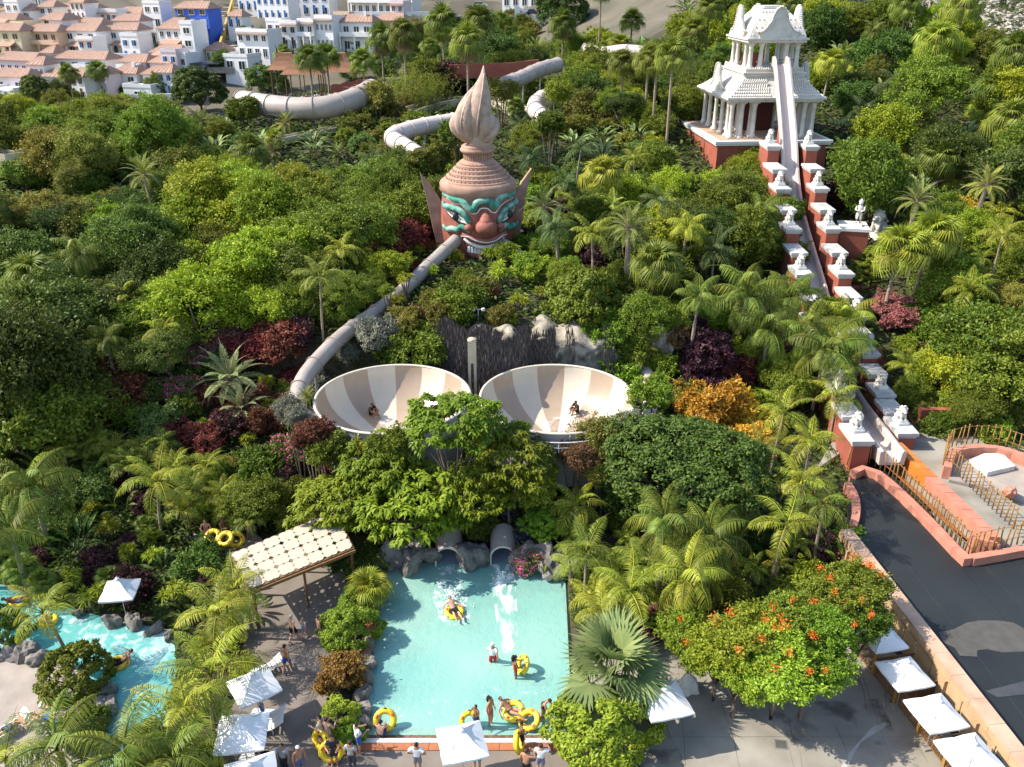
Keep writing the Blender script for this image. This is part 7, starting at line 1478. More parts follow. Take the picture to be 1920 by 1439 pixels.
zone([(-40, 195), (130, 190), (330, 195), (330, 250), (200, 240), (60, 300), (-40, 320)], [(3, 'tree', 'mid', 5, 8), (2, 'tree', 'yel', 4.5, 7), (2, 'tree', 'olive', 4.5, 7), (1, 'paddle', 'mid', 3.5, 5), (1, 'lowfan', 'palm', 3.5, 5)], S_(palm='young fan palm in the belt below the village', mid='green tree in the belt below the village', yel='yellow green tree in the belt below the village', olive='olive tree in the belt below the village'), 'belt below the village', seed=8, gap=0.9)
zone([(330, 235), (470, 230), (640, 250), (760, 290), (700, 320), (480, 300), (330, 370)], [(2, 'tree', 'mid', 3.5, 5.5), (2, 'shrub', 'blue', 3, 4.5), (2, 'paddle', 'silver', 3, 4.5), (1, 'tree', 'olive', 3, 5), (2, 'lowdate', 'palm', 3.5, 5), (1, 'lowfan', 'palmy', 3, 4)], S_(palm='young date palm on the crest below the raft tube', palmy='young fan palm on the crest below the raft tube', silver='silvery banana plant on the crest below the raft tube', mid='green tree on the crest below the raft tube', blue='blue green plant on the crest below the raft tube', olive='olive tree on the crest below the raft tube'), 'crest below the raft tube', seed=9, gap=0.85)
zone([(640, 205), (730, 190), (860, 280), (860, 330), (760, 310), (660, 290)], [(3, 'shrub', 'olive', 2.5, 4), (2, 'shrub', 'mid', 2.5, 4), (1, 'yucca', 'yel', 2.5, 3.5)], S_(olive='olive shrub beside the pale bent flume', mid='green shrub beside the pale bent flume', yel='spiky plant beside the pale bent flume'), 'shrubs around the bent flume', seed=10, gap=0.95)
zone([(640, 120), (720, 100), (1000, 60), (1100, 80), (1080, 110), (960, 130), (900, 160), (700, 130)], [(3, 'tree', 'mid', 5, 8), (2, 'tree', 'dark', 5, 8), (2, 'paddle', 'mid', 4, 6), (2, 'lowfan', 'palm', 4, 6), (1, 'lowfeather', 'palmy', 4, 6)], S_(palm='young fan palm behind the flame', palmy='young feather palm behind the flame', mid='green tree between the palms behind the flame', dark='dark tree between the palms behind the flame'), 'trees behind the flame', seed=11, gap=1.0)
zone([(960, 170), (1060, 150), (1280, 280), (1300, 340), (1180, 420), (1000, 340), (965, 260)], [(2, 'tree', 'mid', 3.5, 5.5), (2, 'shrub', 'olive', 3, 4.5), (2, 'paddle', 'silver', 2.8, 4), (2, 'shrub', 'blue', 3, 4.5), (2, 'yucca', 'yel', 3, 4.5), (1, 'tree', 'dark', 4, 6), (2, 'lowfan', 'palm', 3, 4.5), (1, 'lowfeather', 'palmd', 3, 4.5)], S_(palm='young fan palm on the slope right of the flame', palmd='dark young palm on the slope right of the flame', silver='silvery banana plant on the slope right of the flame', mid='green tree on the slope right of the flame', olive='olive shrub on the slope right of the flame', blue='blue green plant on the slope right of the flame', yel='spiky plant on the slope right of the flame', dark='dark tree on the slope right of the flame'), 'slope right of the flame', seed=12, gap=0.95)
zone([(1080, 130), (1250, 90), (1360, 110), (1320, 210), (1280, 300), (1190, 270), (1080, 200)], [(3, 'tree', 'mid', 4.5, 6.5), (3, 'tree', 'dark', 4.5, 6.5), (1, 'tree', 'yel', 4, 5)], S_(mid='green tree in the wood left of the temple', dark='dark tree in the wood left of the temple', yel='yellow green tree in the wood left of the temple'), 'wood left of the temple', seed=13, gap=0.8)
zone([(1090, 70), (1180, 40), (1350, -20), (1680, -30), (1690, 14), (1540, 40), (1360, 110), (1250, 110)], [(4, 'tree', 'mid', 7, 10), (3, 'tree', 'yel', 6, 9), (1, 'paddle', 'blue', 4, 6), (1, 'lowfan', 'palmy', 5, 7)], S_(palmy='fan palm crown in the forest crest at the top edge', mid='green tree on the forest crest at the top edge', yel='yellow green tree on the forest crest at the top edge', blue='grey green banana plant on the forest crest'), 'forest crest', seed=14, gap=0.95)
zone([(1520, 20), (1700, 20), (1780, 60), (1960, 90), (1960, 340), (1640, 340), (1570, 260), (1530, 120)], [(4, 'tree', 'mid', 5.5, 8), (2, 'tree', 'dark', 5, 8), (3, 'tree', 'yel', 4.5, 7), (3, 'paddle', 'silver', 3.5, 5), (1, 'fine', 'olive', 4, 6), (3, 'lowfan', 'palmy', 3.5, 5), (1, 'lowfeather', 'palm', 4, 5)], S_(palmy='fan palm crown on the slope right of the temple', palm='feather palm crown on the slope right of the temple', silver='silvery banana plant on the slope right of the temple', mid='green tree on the slope right of the temple', dark='dark tree on the slope right of the temple', yel='yellow green tree on the slope right of the temple', blue='grey green banana plant on the slope right of the temple', olive='olive tree on the slope right of the temple'), 'slope right of the temple', seed=15, gap=0.9)
zone([(1640, 320), (1960, 330), (1960, 570), (1780, 560), (1700, 450), (1650, 400)], [(3, 'tree', 'mid', 4, 6), (2, 'shrub', 'blue', 3, 4.5), (2, 'fine', 'olive', 4, 6), (1, 'tree', 'yel', 4, 5), (1, 'paddle', 'mid', 2.5, 4), (2, 'lowfeather', 'palmy', 3, 4.5), (1, 'lowfan', 'palm', 3, 4)], S_(palmy='feather palm crown beyond the fan palm pair', palm='young fan palm beyond the fan palm pair', yel='yellow green tree beyond the fan palm pair', mid='green plant on the slope beyond the fan palm pair', blue='blue green shrub on the slope beyond the fan palm pair', olive='olive tree on the slope beyond the fan palm pair', dark='dark tree on the slope beyond the fan palm pair'), 'slope beyond the fan palm pair', seed=16, gap=0.85)
zone([(1700, 580), (1960, 560), (1960, 780), (1850, 790), (1730, 760), (1690, 660)], [(3, 'tree', 'mid', 3, 4.5), (2, 'shrub', 'olive', 2, 3), (2, 'shrub', 'bright', 2, 3)], S_(mid='green tree above the garden wall on the right', olive='olive shrub above the garden wall on the right', bright='bright shrub above the garden wall on the right'), 'plants above the garden wall', seed=17)
zone([(1150, 340), (1330, 285), (1450, 300), (1470, 400), (1400, 450), (1290, 510), (1180, 470), (1120, 400)], [(4, 'tree', 'mid', 4.5, 6.5), (3, 'tree', 'yel', 4, 6), (1, 'tree', 'dark', 4, 5)], S_(mid='green tree in the dense grove left of the slide', yel='sunlit tree in the dense grove left of the slide', dark='dark tree in the dense grove left of the slide'), 'grove left of the slide', seed=18, gap=.56)
zone([(960, 350), (1100, 400), (1180, 480), (1260, 540), (1200, 560), (1040, 540), (980, 480)], [(2, 'tree', 'mid', 3, 4.5), (2, 'shrub', 'bright', 2, 3.5), (1, 'yucca', 'yel', 2, 3), (1, 'shrub', 'wine', 2, 3)], S_(mid='green tree on the slope right of the giant mouth', bright='bright shrub on the slope right of the giant mouth', yel='spiky plant on the slope right of the giant mouth', wine='wine red shrub on the slope right of the giant mouth'), 'slope right of the giant mouth', seed=19, gap=0.85)
zone([(690, 440), (860, 470), (900, 520), (840, 590), (760, 580), (720, 520)], [(2, 'shrub', 'mid', 1.5, 2.6), (2, 'shrub', 'olive', 1.5, 2.6), (1, 'shrub', 'red', 1.5, 2.2), (1, 'yucca', 'yel', 1.6, 2.4)], S_(mid='green shrub between the tube slide and the chin', olive='olive shrub between the tube slide and the chin', red='red shrub between the tube slide and the chin', yel='spiky plant between the tube slide and the chin'), 'shrubs below the giant mouth', seed=20, gap=.8)
zone([(1200, 560), (1420, 600), (1560, 720), (1480, 760), (1300, 740), (1200, 720), (1200, 620)], [(2, 'shrub', 'bright', 2.5, 4), (2, 'tree', 'mid', 3, 4.5), (1, 'shrub', 'wine', 2, 3)], S_(bright='bright shrub between the rock face and the slide', mid='green tree between the rock face and the slide', wine='wine red shrub between the rock face and the slide'), 'plants between rock face and slide', seed=21)
zone([(-30, 840), (200, 860), (330, 960), (320, 1030), (420, 1060), (430, 1100), (300, 1120), (100, 1110), (-30, 1070)], [(3, 'shrub', 'dark', 2, 3.2), (2, 'paddle', 'dark', 2, 3), (3, 'yucca', 'yel', 1.8, 2.8), (1, 'shrub', 'wine', 1.6, 2.4), (2, 'lowfan', 'palm', 2, 3), (1, 'lowfeather', 'palmy', 2.4, 3.4), (1, 'shrub', 'mid', 2, 3)], S_(palm='young fan palm in the garden above the river', palmy='young feather palm in the garden above the river', dark='dark leafy plant in the garden above the river', yel='spiky plant in the garden above the river', wine='purple shrub in the garden above the river', mid='green shrub in the garden above the river'), 'garden above the river', seed=22, gap=0.72)
zone([(340, 1090), (470, 1120), (480, 1240), (420, 1320), (400, 1460), (250, 1460), (310, 1350), (340, 1250)], [(2, 'shrub', 'mid', 1.6, 2.4), (3, 'yucca', 'yel', 1.6, 2.6), (2, 'paddle', 'dark', 1.8, 2.6), (1, 'shrub', 'wine', 1.4, 2.0), (2, 'lowfeather', 'palmy', 2, 3)], S_(palmy='young feather palm by the river', mid='green shrub under the feather palms by the river', yel='spiky plant under the feather palms by the river', dark='dark broad leaved plant under the feather palms by the river', wine='purple shrub under the feather palms by the river'), 'bed between river and parasols', seed=23, gap=.75)
zone([(1060, 930), (1120, 960), (1400, 1000), (1600, 1020), (1630, 1130), (1560, 1200), (1280, 1220), (1180, 1180), (1070, 1090)], [(3, 'shrub', 'mid', 2, 3.2), (2, 'shrub', 'dark', 2, 3), (2, 'paddle', 'mid', 2, 3), (1, 'shrub', 'bright', 2, 3), (1, 'tree', 'mid', 3, 4), (3, 'lowfeather', 'palmy', 2.4, 3.6), (2, 'lowfan', 'palm', 2, 3)], S_(palmy='young feather palm in the bed between the pool and the parapet', palm='young fan palm in the bed between the pool and the parapet', mid='green plant in the bed between the pool and the parapet', dark='dark shrub in the bed between the pool and the parapet', bright='bright shrub in the bed between the pool and the parapet'), 'bed between pool and parapet', seed=24, gap=0.75)
zone([(560, 1000), (720, 1020), (730, 1050), (680, 1070), (640, 1060)], [(1, 'shrub', 'dark', 1.4, 2.2)], 'dark shrub between the pergola and the pool', 'shrubs by the pergola', seed=25)
zone([(730, 1000), (1060, 1000), (1060, 1035), (730, 1035)], [(1, 'shrub', 'dark', 1.6, 2.6), (1, 'paddle', 'mid', 1.6, 2.4)], S_(dark='dark shrub above the boulders behind the pool', mid='fern like plant above the boulders behind the pool'), 'shrubs behind the pool', seed=26, gap=.7, limit=16)
zone([(170, 640), (420, 640), (560, 700), (560, 800), (400, 840), (260, 780), (170, 760)], [(2, 'shrub', 'mid', 2, 3.4), (2, 'shrub', 'dark', 2, 3.4), (1, 'yucca', 'yel', 1.8, 2.6), (1, 'shrub', 'red', 2, 3)], S_(mid='green shrub on the slope around the date palm', dark='dark shrub on the slope around the date palm', yel='spiky plant on the slope around the date palm', red='red shrub on the slope around the date palm'), 'slope around the date palm', seed=27, gap=.75)
AVOID[:] = [q for q in AVOID if q[4] != 195]
zone([(0, 60), (460, 30), (780, 20), (780, 110), (460, 130), (330, 190), (0, 200)], [(2, 'shrub', 'mid', 3, 5), (2, 'tree', 'dark', 4, 6), (1, 'lowfan', 'palm', 4, 6)], S_(mid='green garden shrub between the village houses', dark='dark garden tree between the village houses', palm='garden palm between the village houses'), 'village gardens', seed=28, limit=34)
zone([(640, 80), (960, 30), (1000, 60), (760, 110)], [(2, 'fluffy', 'olive', 5, 8), (1, 'tree', 'mid', 5, 7)], S_(olive='dry olive bush on the far slope below the road', mid='green bush on the far slope below the road'), 'far slope below the road', seed=29, limit=24, gap=1.0)
zone([(200, 860), (560, 880), (560, 1000), (330, 940)], [(2, 'shrub', 'mid', 2, 3), (1, 'shrub', 'olive', 2, 3)], S_(mid='green shrub among the cane palms', olive='olive shrub among the cane palms'), 'shrubs among the cane palms', seed=30, gap=.75)
# ---- ground cover: low leaves over all planted ground
def groundcover():
    g = NR(5); N0 = 260000; Y = 47.5 + (g.random(N0) ** 1.7) * 130; X = (g.random(N0) * 2 - 1) * (Y * .72 + 4); k = (g.random(N0) < .6); X, Y = X[k], Y[k]
    low = g.random((14000, 2)) * np.array([17, 9]) + np.array([3.5, 36.5]); low2 = g.random((16000, 2)) * np.array([18, 12]) + np.array([-34, 39.5]); low3 = g.random((3000, 2)) * np.array([4, 12]) + np.array([-21, 28])
    X = np.concatenate([X, low[:, 0], low2[:, 0], low3[:, 0]]); Y = np.concatenate([Y, low[:, 1], low2[:, 1], low3[:, 1]]); keep = []; Z = []; ZT = TZV(X, Y)
    for x, y, zq in zip(X, Y, ZT):
        if y < 47.5:
            ok = not (inpoly(x, y, RIVER) or inpoly(x, y, POOL)) and not (x > 19.8) and not (x > 3.2 and y < 38 - max(0, (x - 14)) * .05 - .3 * math.sin(x * 3)) and not (-18 < x < -8.4 and y > 37.2) and not (x < -12 and y > 41.4 and x > -17)
            z = .05
        else:
            ok = not (25.2 < x < 36 and 44 < y < 58) and not (24 < x < 39 and 104 < y < 121) and not (abs(x - 27.4 - (y - 56) * .083) < 1.2); z = zq
        keep.append(ok); Z.append(z)
    keep = np.array(keep); X, Y, Z = X[keep], Y[keep], np.array(Z)[keep]; n = len(X); az = g.random(n) * 2 * PI; sc_ = np.clip(Y / 46, .8, 2.6)
    P = np.stack([X, Y, Z + g.random(n) * .5 * sc_], 1); D = np.stack([np.cos(az), np.sin(az), .5 * g.random(n)], 1); N_ = np.stack([g.normal(size=n) * .4, g.normal(size=n) * .4, np.ones(n)], 1)
    V, n = leafmesh('gc', P, D, N_, .34 * sc_, .16 * sc_); tag(link('ground_cover', quads('ground_cover', V, n), mats=LM['dark']), kind='stuff')
groundcover()
# dry root curtain over the rock face
def curtain(x0, x1, n, seed, zt, zb, yf):
    g = NR(seed); X = x0 + (x1 - x0) * g.random(n); T = g.random(n); zt_ = zt + .25 * np.sin(X * 2.1); Z = zt_ - (zt_ - zb) * T * (.75 + .25 * np.sin(X * 1.3 + 2) ** 2); Y = np.array([yf(x) for x in X]) + (1 - T) ** 3 * 1.6 - .42 - .3 * g.random(n) + (Z - 3) * .1
    P = np.stack([X, Y, Z + .3], 1); D = np.stack([g.normal(size=n) * .07, -.12 + g.normal(size=n) * .08, -np.ones(n)], 1); V, n = leafmesh('rc', P, D, np.tile([.2, -1., .2], (n, 1)) + g.normal(size=(n, 3)) * .3, .7, .05); return quads('curtain', V, n)
rm = leafmat('dry_roots', (.05, .042, .04), (.17, .14, .125), hue=.01, trans=.1, rough=.9)
yf = lambda x: float(np.interp(x, [-7.5, -4, 0, 4, 8, 10.2], [64.0, 61.3, 60.5, 60.8, 61.9, 64.3]))
t = empty('root_curtain', (-2, 60.5, 3), label='grey brown curtain of hanging dry roots over the rock face', cat='creeper')
for i, (a, b, n) in enumerate([(-6.8, -2.2, 7500), (-2.4, 1.2, 6500), (.8, 3.4, 3600), (4.2, 5.0, 420), (7.2, 8.2, 300)]): link('root_strands', curtain(a, b, n, i, 9.0, 3.2, yf), t, (2, -60.5, -3), mats=rm)
# scree at the upper right
g = NR(9); m = MB()
for k in range(420):
    u, v = 1690 + 260 * g.random(), -10 + 62 * g.random(); p = hit(u, v + (u - 1700) * .06); s = .3 + 1.3 * g.random() ** 3; m.ball((p.x, p.y, p.z + s * .1), (s, s * .8, s * .6), 5, 3, 3 * g.random())
tag(m.build('scree', M('scree_rock', (.34, .30, .26), .95, .25, .5)), kind='stuff')
# ================================================================ people
SK = {'fair': M('skin_fair', (.52, .30, .21), .55, .06), 'tan': M('skin_tan', (.40, .20, .12), .55, .06), 'brown': M('skin_brown', (.20, .09, .05), .55, .06), 'dark': M('skin_dark', (.07, .032, .02), .5, .06)}
_cm = {}
def cloth(c):
    if c not in _cm: _cm[c] = M('cloth_%d' % len(_cm), c, .85, .1, 8)
    return _cm[c]
BASE = dict(pelvis=(0, 0, .95), spine=(0, .01, 1.14), chest=(0, .01, 1.34), neck=(0, .01, 1.49), skull=(0, -.01, 1.60), crown=(0, 0, 1.70))
for s, n in ((-1, 'r'), (1, 'l')):
    BASE.update({'shoulder' + n: (s * .18, .01, 1.42), 'elbow' + n: (s * .25, .03, 1.15), 'wrist' + n: (s * .26, -.04, .92), 'hand' + n: (s * .26, -.07, .84), 'hip' + n: (s * .09, 0, .90), 'knee' + n: (s * .10, -.02, .50), 'ankle' + n: (s * .10, .03, .09), 'toe' + n: (s * .12, -.15, .03)})
RAD = dict(pelvis=(.15, .11), spine=(.135, .10), chest=(.165, .115), neck=(.055, .055), skull=(.078, .095), crown=(.07, .085), shoulder=(.065, .065), elbow=(.043, .043), wrist=(.028, .03), hand=(.042, .022), hip=(.092, .095), knee=(.058, .06), ankle=(.038, .042), toe=(.042, .026))
EDG = [('pelvis', 'spine'), ('spine', 'chest'), ('chest', 'neck'), ('neck', 'skull'), ('skull', 'crown')] + [e for n in 'rl' for e in (('chest', 'shoulder' + n), ('shoulder' + n, 'elbow' + n), ('elbow' + n, 'wrist' + n), ('wrist' + n, 'hand' + n), ('pelvis', 'hip' + n), ('hip' + n, 'knee' + n), ('knee' + n, 'ankle' + n), ('ankle' + n, 'toe' + n))]
def torso(d, base, lean, hipz=0):
    """lean the trunk, head and shoulders about the pelvis (radians, + is backward)"""
    o = Vector(d['pelvis'])
    for k in ('spine', 'chest', 'neck', 'skull', 'crown', 'shoulderr', 'shoulderl'):
        v = Vector(BASE[k]) - Vector(BASE['pelvis']); d[k] = tuple(o + Vector((v.x, v.y * math.cos(lean) + v.z * math.sin(lean), -v.y * math.sin(lean) + v.z * math.cos(lean))))
def mirror(v): return (-v[0], v[1], v[2])
def pose(**k): d = dict(BASE); d.update(k); return d
def arms(d, e, w, h, side='rl'):
    for n in side:
        s = 1 if n == 'l' else -1; o = Vector(d['shoulder' + n])
        for nm, q in (('elbow', e), ('wrist', w), ('hand', h)): d[nm + n] = tuple(o + Vector((s * q[0], q[1], q[2])))
P_ = {}
P_['stand'] = pose()
P_['walk'] = pose(kneer=(-.1, -.16, .52), ankler=(-.1, -.22, .09), toer=(-.11, -.40, .04), kneel=(.1, .02, .5), anklel=(.1, .25, .12), toel=(.11, .09, .03), elbowl=(.25, -.08, 1.17), wristl=(.26, -.25, 1.0), handl=(.26, -.32, .96), elbowr=(-.25, .16, 1.17), wristr=(-.27, .20, .94), handr=(-.27, .18, .86))
d = pose(); arms(d, (.2, -.1, -.08), (.06, -.2, .12), (-.06, -.18, .2), 'r'); P_['shade'] = d
d = pose(); arms(d, (.1, -.1, -.25), (.0, -.32, -.22), (-.02, -.4, -.2)); P_['hold'] = d
d = pose(); arms(d, (.2, .08, -.2), (.05, -.06, -.38), (.0, -.1, -.42), 'rl'); P_['hip'] = d
d = pose(pelvis=(0, .15, .93)); torso(d, BASE, -.75); arms(d, (.03, -.12, -.26), (.02, -.3, -.42), (.02, -.36, -.48)); P_['bend'] = d
d = pose(pelvis=(0, .12, .12), hipr=(-.1, .08, .12), hipl=(.1, .08, .12), kneer=(-.14, -.34, .28), kneel=(.14, -.36, .22), ankler=(-.15, -.72, .12), anklel=(.16, -.76, .08), toer=(-.16, -.84, .24), toel=(.18, -.88, .2)); torso(d, BASE, .85); arms(d, (.22, -.02, -.2), (.34, -.2, -.28), (.36, -.26, -.3)); P_['recline'] = d
d = pose(pelvis=(0, 0, .12), hipr=(-.1, -.04, .12), hipl=(.1, -.04, .12), kneer=(-.12, -.40, .46), kneel=(.12, -.40, .46), ankler=(-.11, -.42, .07), anklel=(.11, -.42, .07), toer=(-.12, -.58, .04), toel=(.12, -.58, .04)); torso(d, BASE, -.25); arms(d, (.06, -.2, -.2), (-.03, -.38, -.24), (-.08, -.42, -.22)); P_['crouch'] = d
d = pose(pelvis=(0, 0, .5), hipr=(-.1, -.05, .49), hipl=(.1, -.05, .49), kneer=(-.12, -.45, .48), kneel=(.12, -.45, .48), ankler=(-.12, -.45, .1), anklel=(.12, -.45, .1), toer=(-.12, -.6, .04), toel=(.12, -.6, .04)); torso(d, BASE, .12); arms(d, (.06, -.05, -.26), (.02, -.28, -.32), (.0, -.36, -.32)); P_['sit'] = d
d = pose(pelvis=(0, 0, .13), hipr=(-.1, -.06, .12), hipl=(.1, -.06, .12), kneer=(-.1, -.46, .14), kneel=(.11, -.46, .13), ankler=(-.11, -.86, .08), anklel=(.12, -.86, .08), toer=(-.12, -.92, .2), toel=(.14, -.92, .2)); torso(d, BASE, 1.45); arms(d, (.2, -.04, .02), (.24, .2, .04), (.1, .28, .06)); P_['lie'] = d
def nearest(p, J):
    best = None
    for a, b in EDG:
        A, B = J[a], J[b]; ab = B - A; t = max(0, min(1, (p - A).dot(ab) / max(ab.length_squared, 1e-9))); q = (p - A - ab * t).length
        if best is None or q < best[0]: best = (q, a, b, t)
    return best
BODY = {}
def body(pn):
    if pn in BODY: return BODY[pn]
    J = {k: Vector(v) for k, v in P_[pn].items()}; bm = bmesh.new(); ly = bm.verts.layers.skin.verify(); vm = {}
    for k, v in J.items():
        q = bm.verts.new(v); r = RAD[k if k in RAD else k[:-1]]; q[ly].radius = r; q[ly].use_root = k == 'pelvis'; vm[k] = q
    for a, b in EDG: bm.edges.new((vm[a], vm[b]))
    me = bpy.data.meshes.new('tmp'); bm.to_mesh(me); bm.free(); o = bpy.data.objects.new('tmp', me); COL.objects.link(o)
    md = o.modifiers.new('skin', 'SKIN'); md.use_smooth_shade = True; md.branch_smoothing = .6; sb = o.modifiers.new('sub', 'SUBSURF'); sb.levels = 2
    dg = bpy.context.evaluated_depsgraph_get(); ev = o.evaluated_get(dg); m2 = bpy.data.meshes.new_from_object(ev); bpy.data.objects.remove(o)
    V = [v.co.copy() for v in m2.vertices]; Nn = [v.normal.copy() for v in m2.vertices]; Fc = [tuple(p.vertices) for p in m2.polygons]
    reg = [nearest(v, J) for v in V]; mb = MB(); mb.add(V, Fc)
    for n in 'rl':                                        # five fingers on each hand, nose and ears
        w_, h_ = J['wrist' + n], J['hand' + n]; dr = (h_ - w_).normalized(); up = Vector((0, 0, 1)) if abs(dr.z) < .8 else Vector((0, -1, 0)); sd = dr.cross(up).normalized(); pn_ = sd.cross(dr)
        for i, (o_, l) in enumerate(((-.028, .075), (-.010, .085), (.009, .08), (.027, .062))): b0 = h_ + sd * o_ + dr * .015; mb.tube([b0, b0 + dr * l * .5, b0 + dr * l * .85 - pn_ * .02], [.010, .009, .007], 5)
        b0 = h_ - dr * .03 + sd * -.03; mb.tube([b0, b0 - sd * .035 + dr * .02, b0 - sd * .045 + dr * .05], [.012, .011, .008], 5)
    ax = (J['crown'] - J['neck']).normalized(); fw = Vector((0, -1, 0)); fw = (fw - ax * fw.dot(ax)).normalized(); sd = ax.cross(fw)
    mb.ball(J['skull'] + fw * .098, (.018, .022, .026), 6, 4)
    for s in (-1, 1): mb.ball(J['skull'] + sd * s * .088 + fw * -.01, (.015, .025, .034), 6, 4)
    bmesh_ = mb.mesh('body', True)
    def shell(name, test, off):
        keep = [f for f in Fc if all(test(V[i], reg[i]) for i in f)]; idx = sorted({i for f in keep for i in f}); mp_ = {i: k for k, i in enumerate(idx)}
        return MB().add([V[i] + Nn[i] * off for i in idx], [tuple(mp_[i] for i in f) for f in keep]).mesh(name, True)
    st = lambda r: r[1].rstrip('rl') if r[1][-1] in 'rl' and r[1] not in ('skull',) else r[1]
    def isin(r, a, t0=0, t1=1): return r[1].startswith(a) and t0 <= r[3] <= t1
    sh = dict(shorts=shell('shorts', lambda v, r: isin(r, 'pelvis', 0, .45 if r[2] == 'spine' else 1) or isin(r, 'hip', 0, .72), .022), brief=shell('swimsuit', lambda v, r: isin(r, 'pelvis', 0, .25 if r[2] == 'spine' else 1) or isin(r, 'hip', 0, .16), .012),
              trousers=shell('trousers', lambda v, r: isin(r, 'pelvis', 0, .4 if r[2] == 'spine' else 1) or r[1].startswith('hip') or isin(r, 'knee', 0, .93), .022), shirt=shell('shirt', lambda v, r: (r[1] in ('spine', 'chest') and r[2] != 'neck') or isin(r, 'pelvis', .3, 1) and r[2] == 'spine' or isin(r, 'shoulder', 0, .6) or (r[1] == 'chest' and r[3] < .6), .024),
              top=shell('bikini_top', lambda v, r: r[1] == 'spine' and r[3] > .55 or (r[1] == 'chest' and r[2] != 'neck' and r[3] < .45), .012), suit=shell('swimsuit', lambda v, r: r[1] in ('spine',) or isin(r, 'pelvis') or isin(r, 'hip', 0, .12) or (r[1] == 'chest' and r[3] < .4), .012),
              hair=shell('hair', lambda v, r: r[1] in ('skull',) and ((v - J['skull']).dot(fw) < .045 or (v - J['skull']).dot(ax) > .085) or (r[1] == 'neck' and r[3] > .55 and (v - J['skull']).dot(fw) < -.02), .018), cap=shell('cap', lambda v, r: r[1] == 'skull' and (v - J['skull']).dot(ax) > .03, .022))
    m = MB(); m.tube([J['crown'] - fw * .07, J['skull'] - fw * .12, J['neck'] - fw * .10, J['chest'] - fw * .13 + ax * .02], [.07, .085, .085, .03], 8); sh['longhair'] = m.mesh('hair', True)
    e = MB(); 
    for s in (-1, 1): e.ball(J['skull'] + fw * .089 + ax * .015 + sd * s * .033, .012, 6, 4)
    sh['eyes'] = e.mesh('eyes'); BODY[pn] = (bmesh_, sh); return BODY[pn]
def person(pos, pn, rz, skin, wear, hair, label, s=1.0, rot=None):
    t = empty('person', pos, rz, label=label, cat='person', scale=s * 1.16)
    if rot: t.rotation_euler = rot
    b_, sh = body(pn); bo = link('body', b_, t, mats=SK[skin]); link('eyes', sh['eyes'], t, mats=black)
    for k, c in wear: link(sh[k].name.split('.')[0], sh[k], t, mats=cloth(c))
    if hair:
        link('hair', sh['hair'], t, mats=cloth(hair[1]))
        if hair[0] == 'long': link('hair_lock', sh['longhair'], t, mats=cloth(hair[1]))
    return t
BK, BN, GY = (.012, .01, .009), (.045, .022, .012), (.3, .28, .26); WH, NV, RD, BL_ = (.72, .72, .72), (.02, .04, .15), (.42, .03, .04), (.03, .10, .38); g0 = .035
def at(px, py, z=g0): return oz(px, py, z)
person(at(540, 1262), 'walk', R(165), 'tan', [('shorts', BL_)], ('s', BK), 'man in blue shorts walking alone across the left terrace')
person(at(552, 1205), 'walk', R(150), 'fair', [('shorts', BK)], ('s', GY), 'grey haired man in black shorts walking under the pergola shadow')
person(at(572, 1199), 'walk', R(160), 'fair', [('suit', (.25, .28, .4))], ('s', (.3, .2, .1)), 'small child walking beside the grey haired man', .78)
person(at(602, 1206), 'stand', R(120), 'tan', [('shorts', NV)], ('s', BN), 'shirtless person half hidden behind the round pool shrub')
person(at(924, 1258, -.75), 'walk', R(170), 'tan', [('shirt', WH), ('shorts', RD), ('cap', WH)], None, 'wading man in white shirt, white cap and red shorts in the pool')
person(at(966, 1282, -.55), 'hold', R(100), 'brown', [('suit', (.45, .07, .03))], ('long', BK), 'dark haired bather in red swimsuit holding a yellow ring in the pool')
person(at(1018, 1354, -.25), 'bend', R(60), 'tan', [('suit', (.10, .06, .04))], ('s', BN), 'stooping woman in dark swimsuit at the near right pool edge')
person(at(920, 1362, -.2), 'stand', R(60), 'tan', [('brief', (.4, .12, .1)), ('top', (.4, .12, .1))], ('long', BK), 'long haired woman in bikini standing in the shallow pool edge')
person(at(893, 1366, -.15), 'hold', R(-40), 'brown', [('shorts', NV)], ('s', BK), 'dark haired child behind the pool edge parasol', .8)
person(at(713, 1384, -.02), 'crouch', R(170), 'fair', [('shorts', NV)], ('s', BK), 'man sitting with bare back at the pool corner before a ring')
person(at(784, 1450), 'hip', R(175), 'tan', [('shirt', WH), ('shorts', (.2, .2, .22))], ('s', BK), 'man in white shirt with hand on hip at the bottom edge')
person(at(674, 1412), 'hold', R(120), 'tan', [('shirt', WH), ('shorts', BL_)], ('s', BK), 'man in white shirt and blue shorts beside the boulders')
person(at(662, 1446), 'stand', R(170), 'tan', [('shirt', (.32, .31, .30)), ('trousers', (.05, .05, .06))], ('s', BN), 'man in grey shirt at the bottom edge right of the rings')
person(at(628, 1436), 'hold', R(10), 'tan', [('shirt', (.03, .03, .035)), ('shorts', (.03, .03, .035))], ('s', BK), 'person in dark clothes in front of the upright yellow ring')
person(at(618, 1402), 'hold', R(150), 'fair', [('suit', (.5, .3, .28))], ('s', BN), 'woman in pale swimsuit holding the upright yellow ring')
person(at(606, 1398), 'hold', R(-100), 'fair', [('shirt', (.55, .42, .36)), ('shorts', NV)], ('s', BK), 'person in beige shirt behind the tilted yellow ring')
person(at(536, 1452), 'stand', R(-20), 'tan', [('shirt', (.30, .32, .36)), ('trousers', (.015, .016, .02))], ('s', BK), 'attendant in grey shirt and black trousers at the bottom edge')
person(at(566, 1456), 'stand', R(40), 'tan', [('shorts', (.10, .12, .2)), ('cap', WH)], None, 'shirtless man with white cap at the bottom edge')
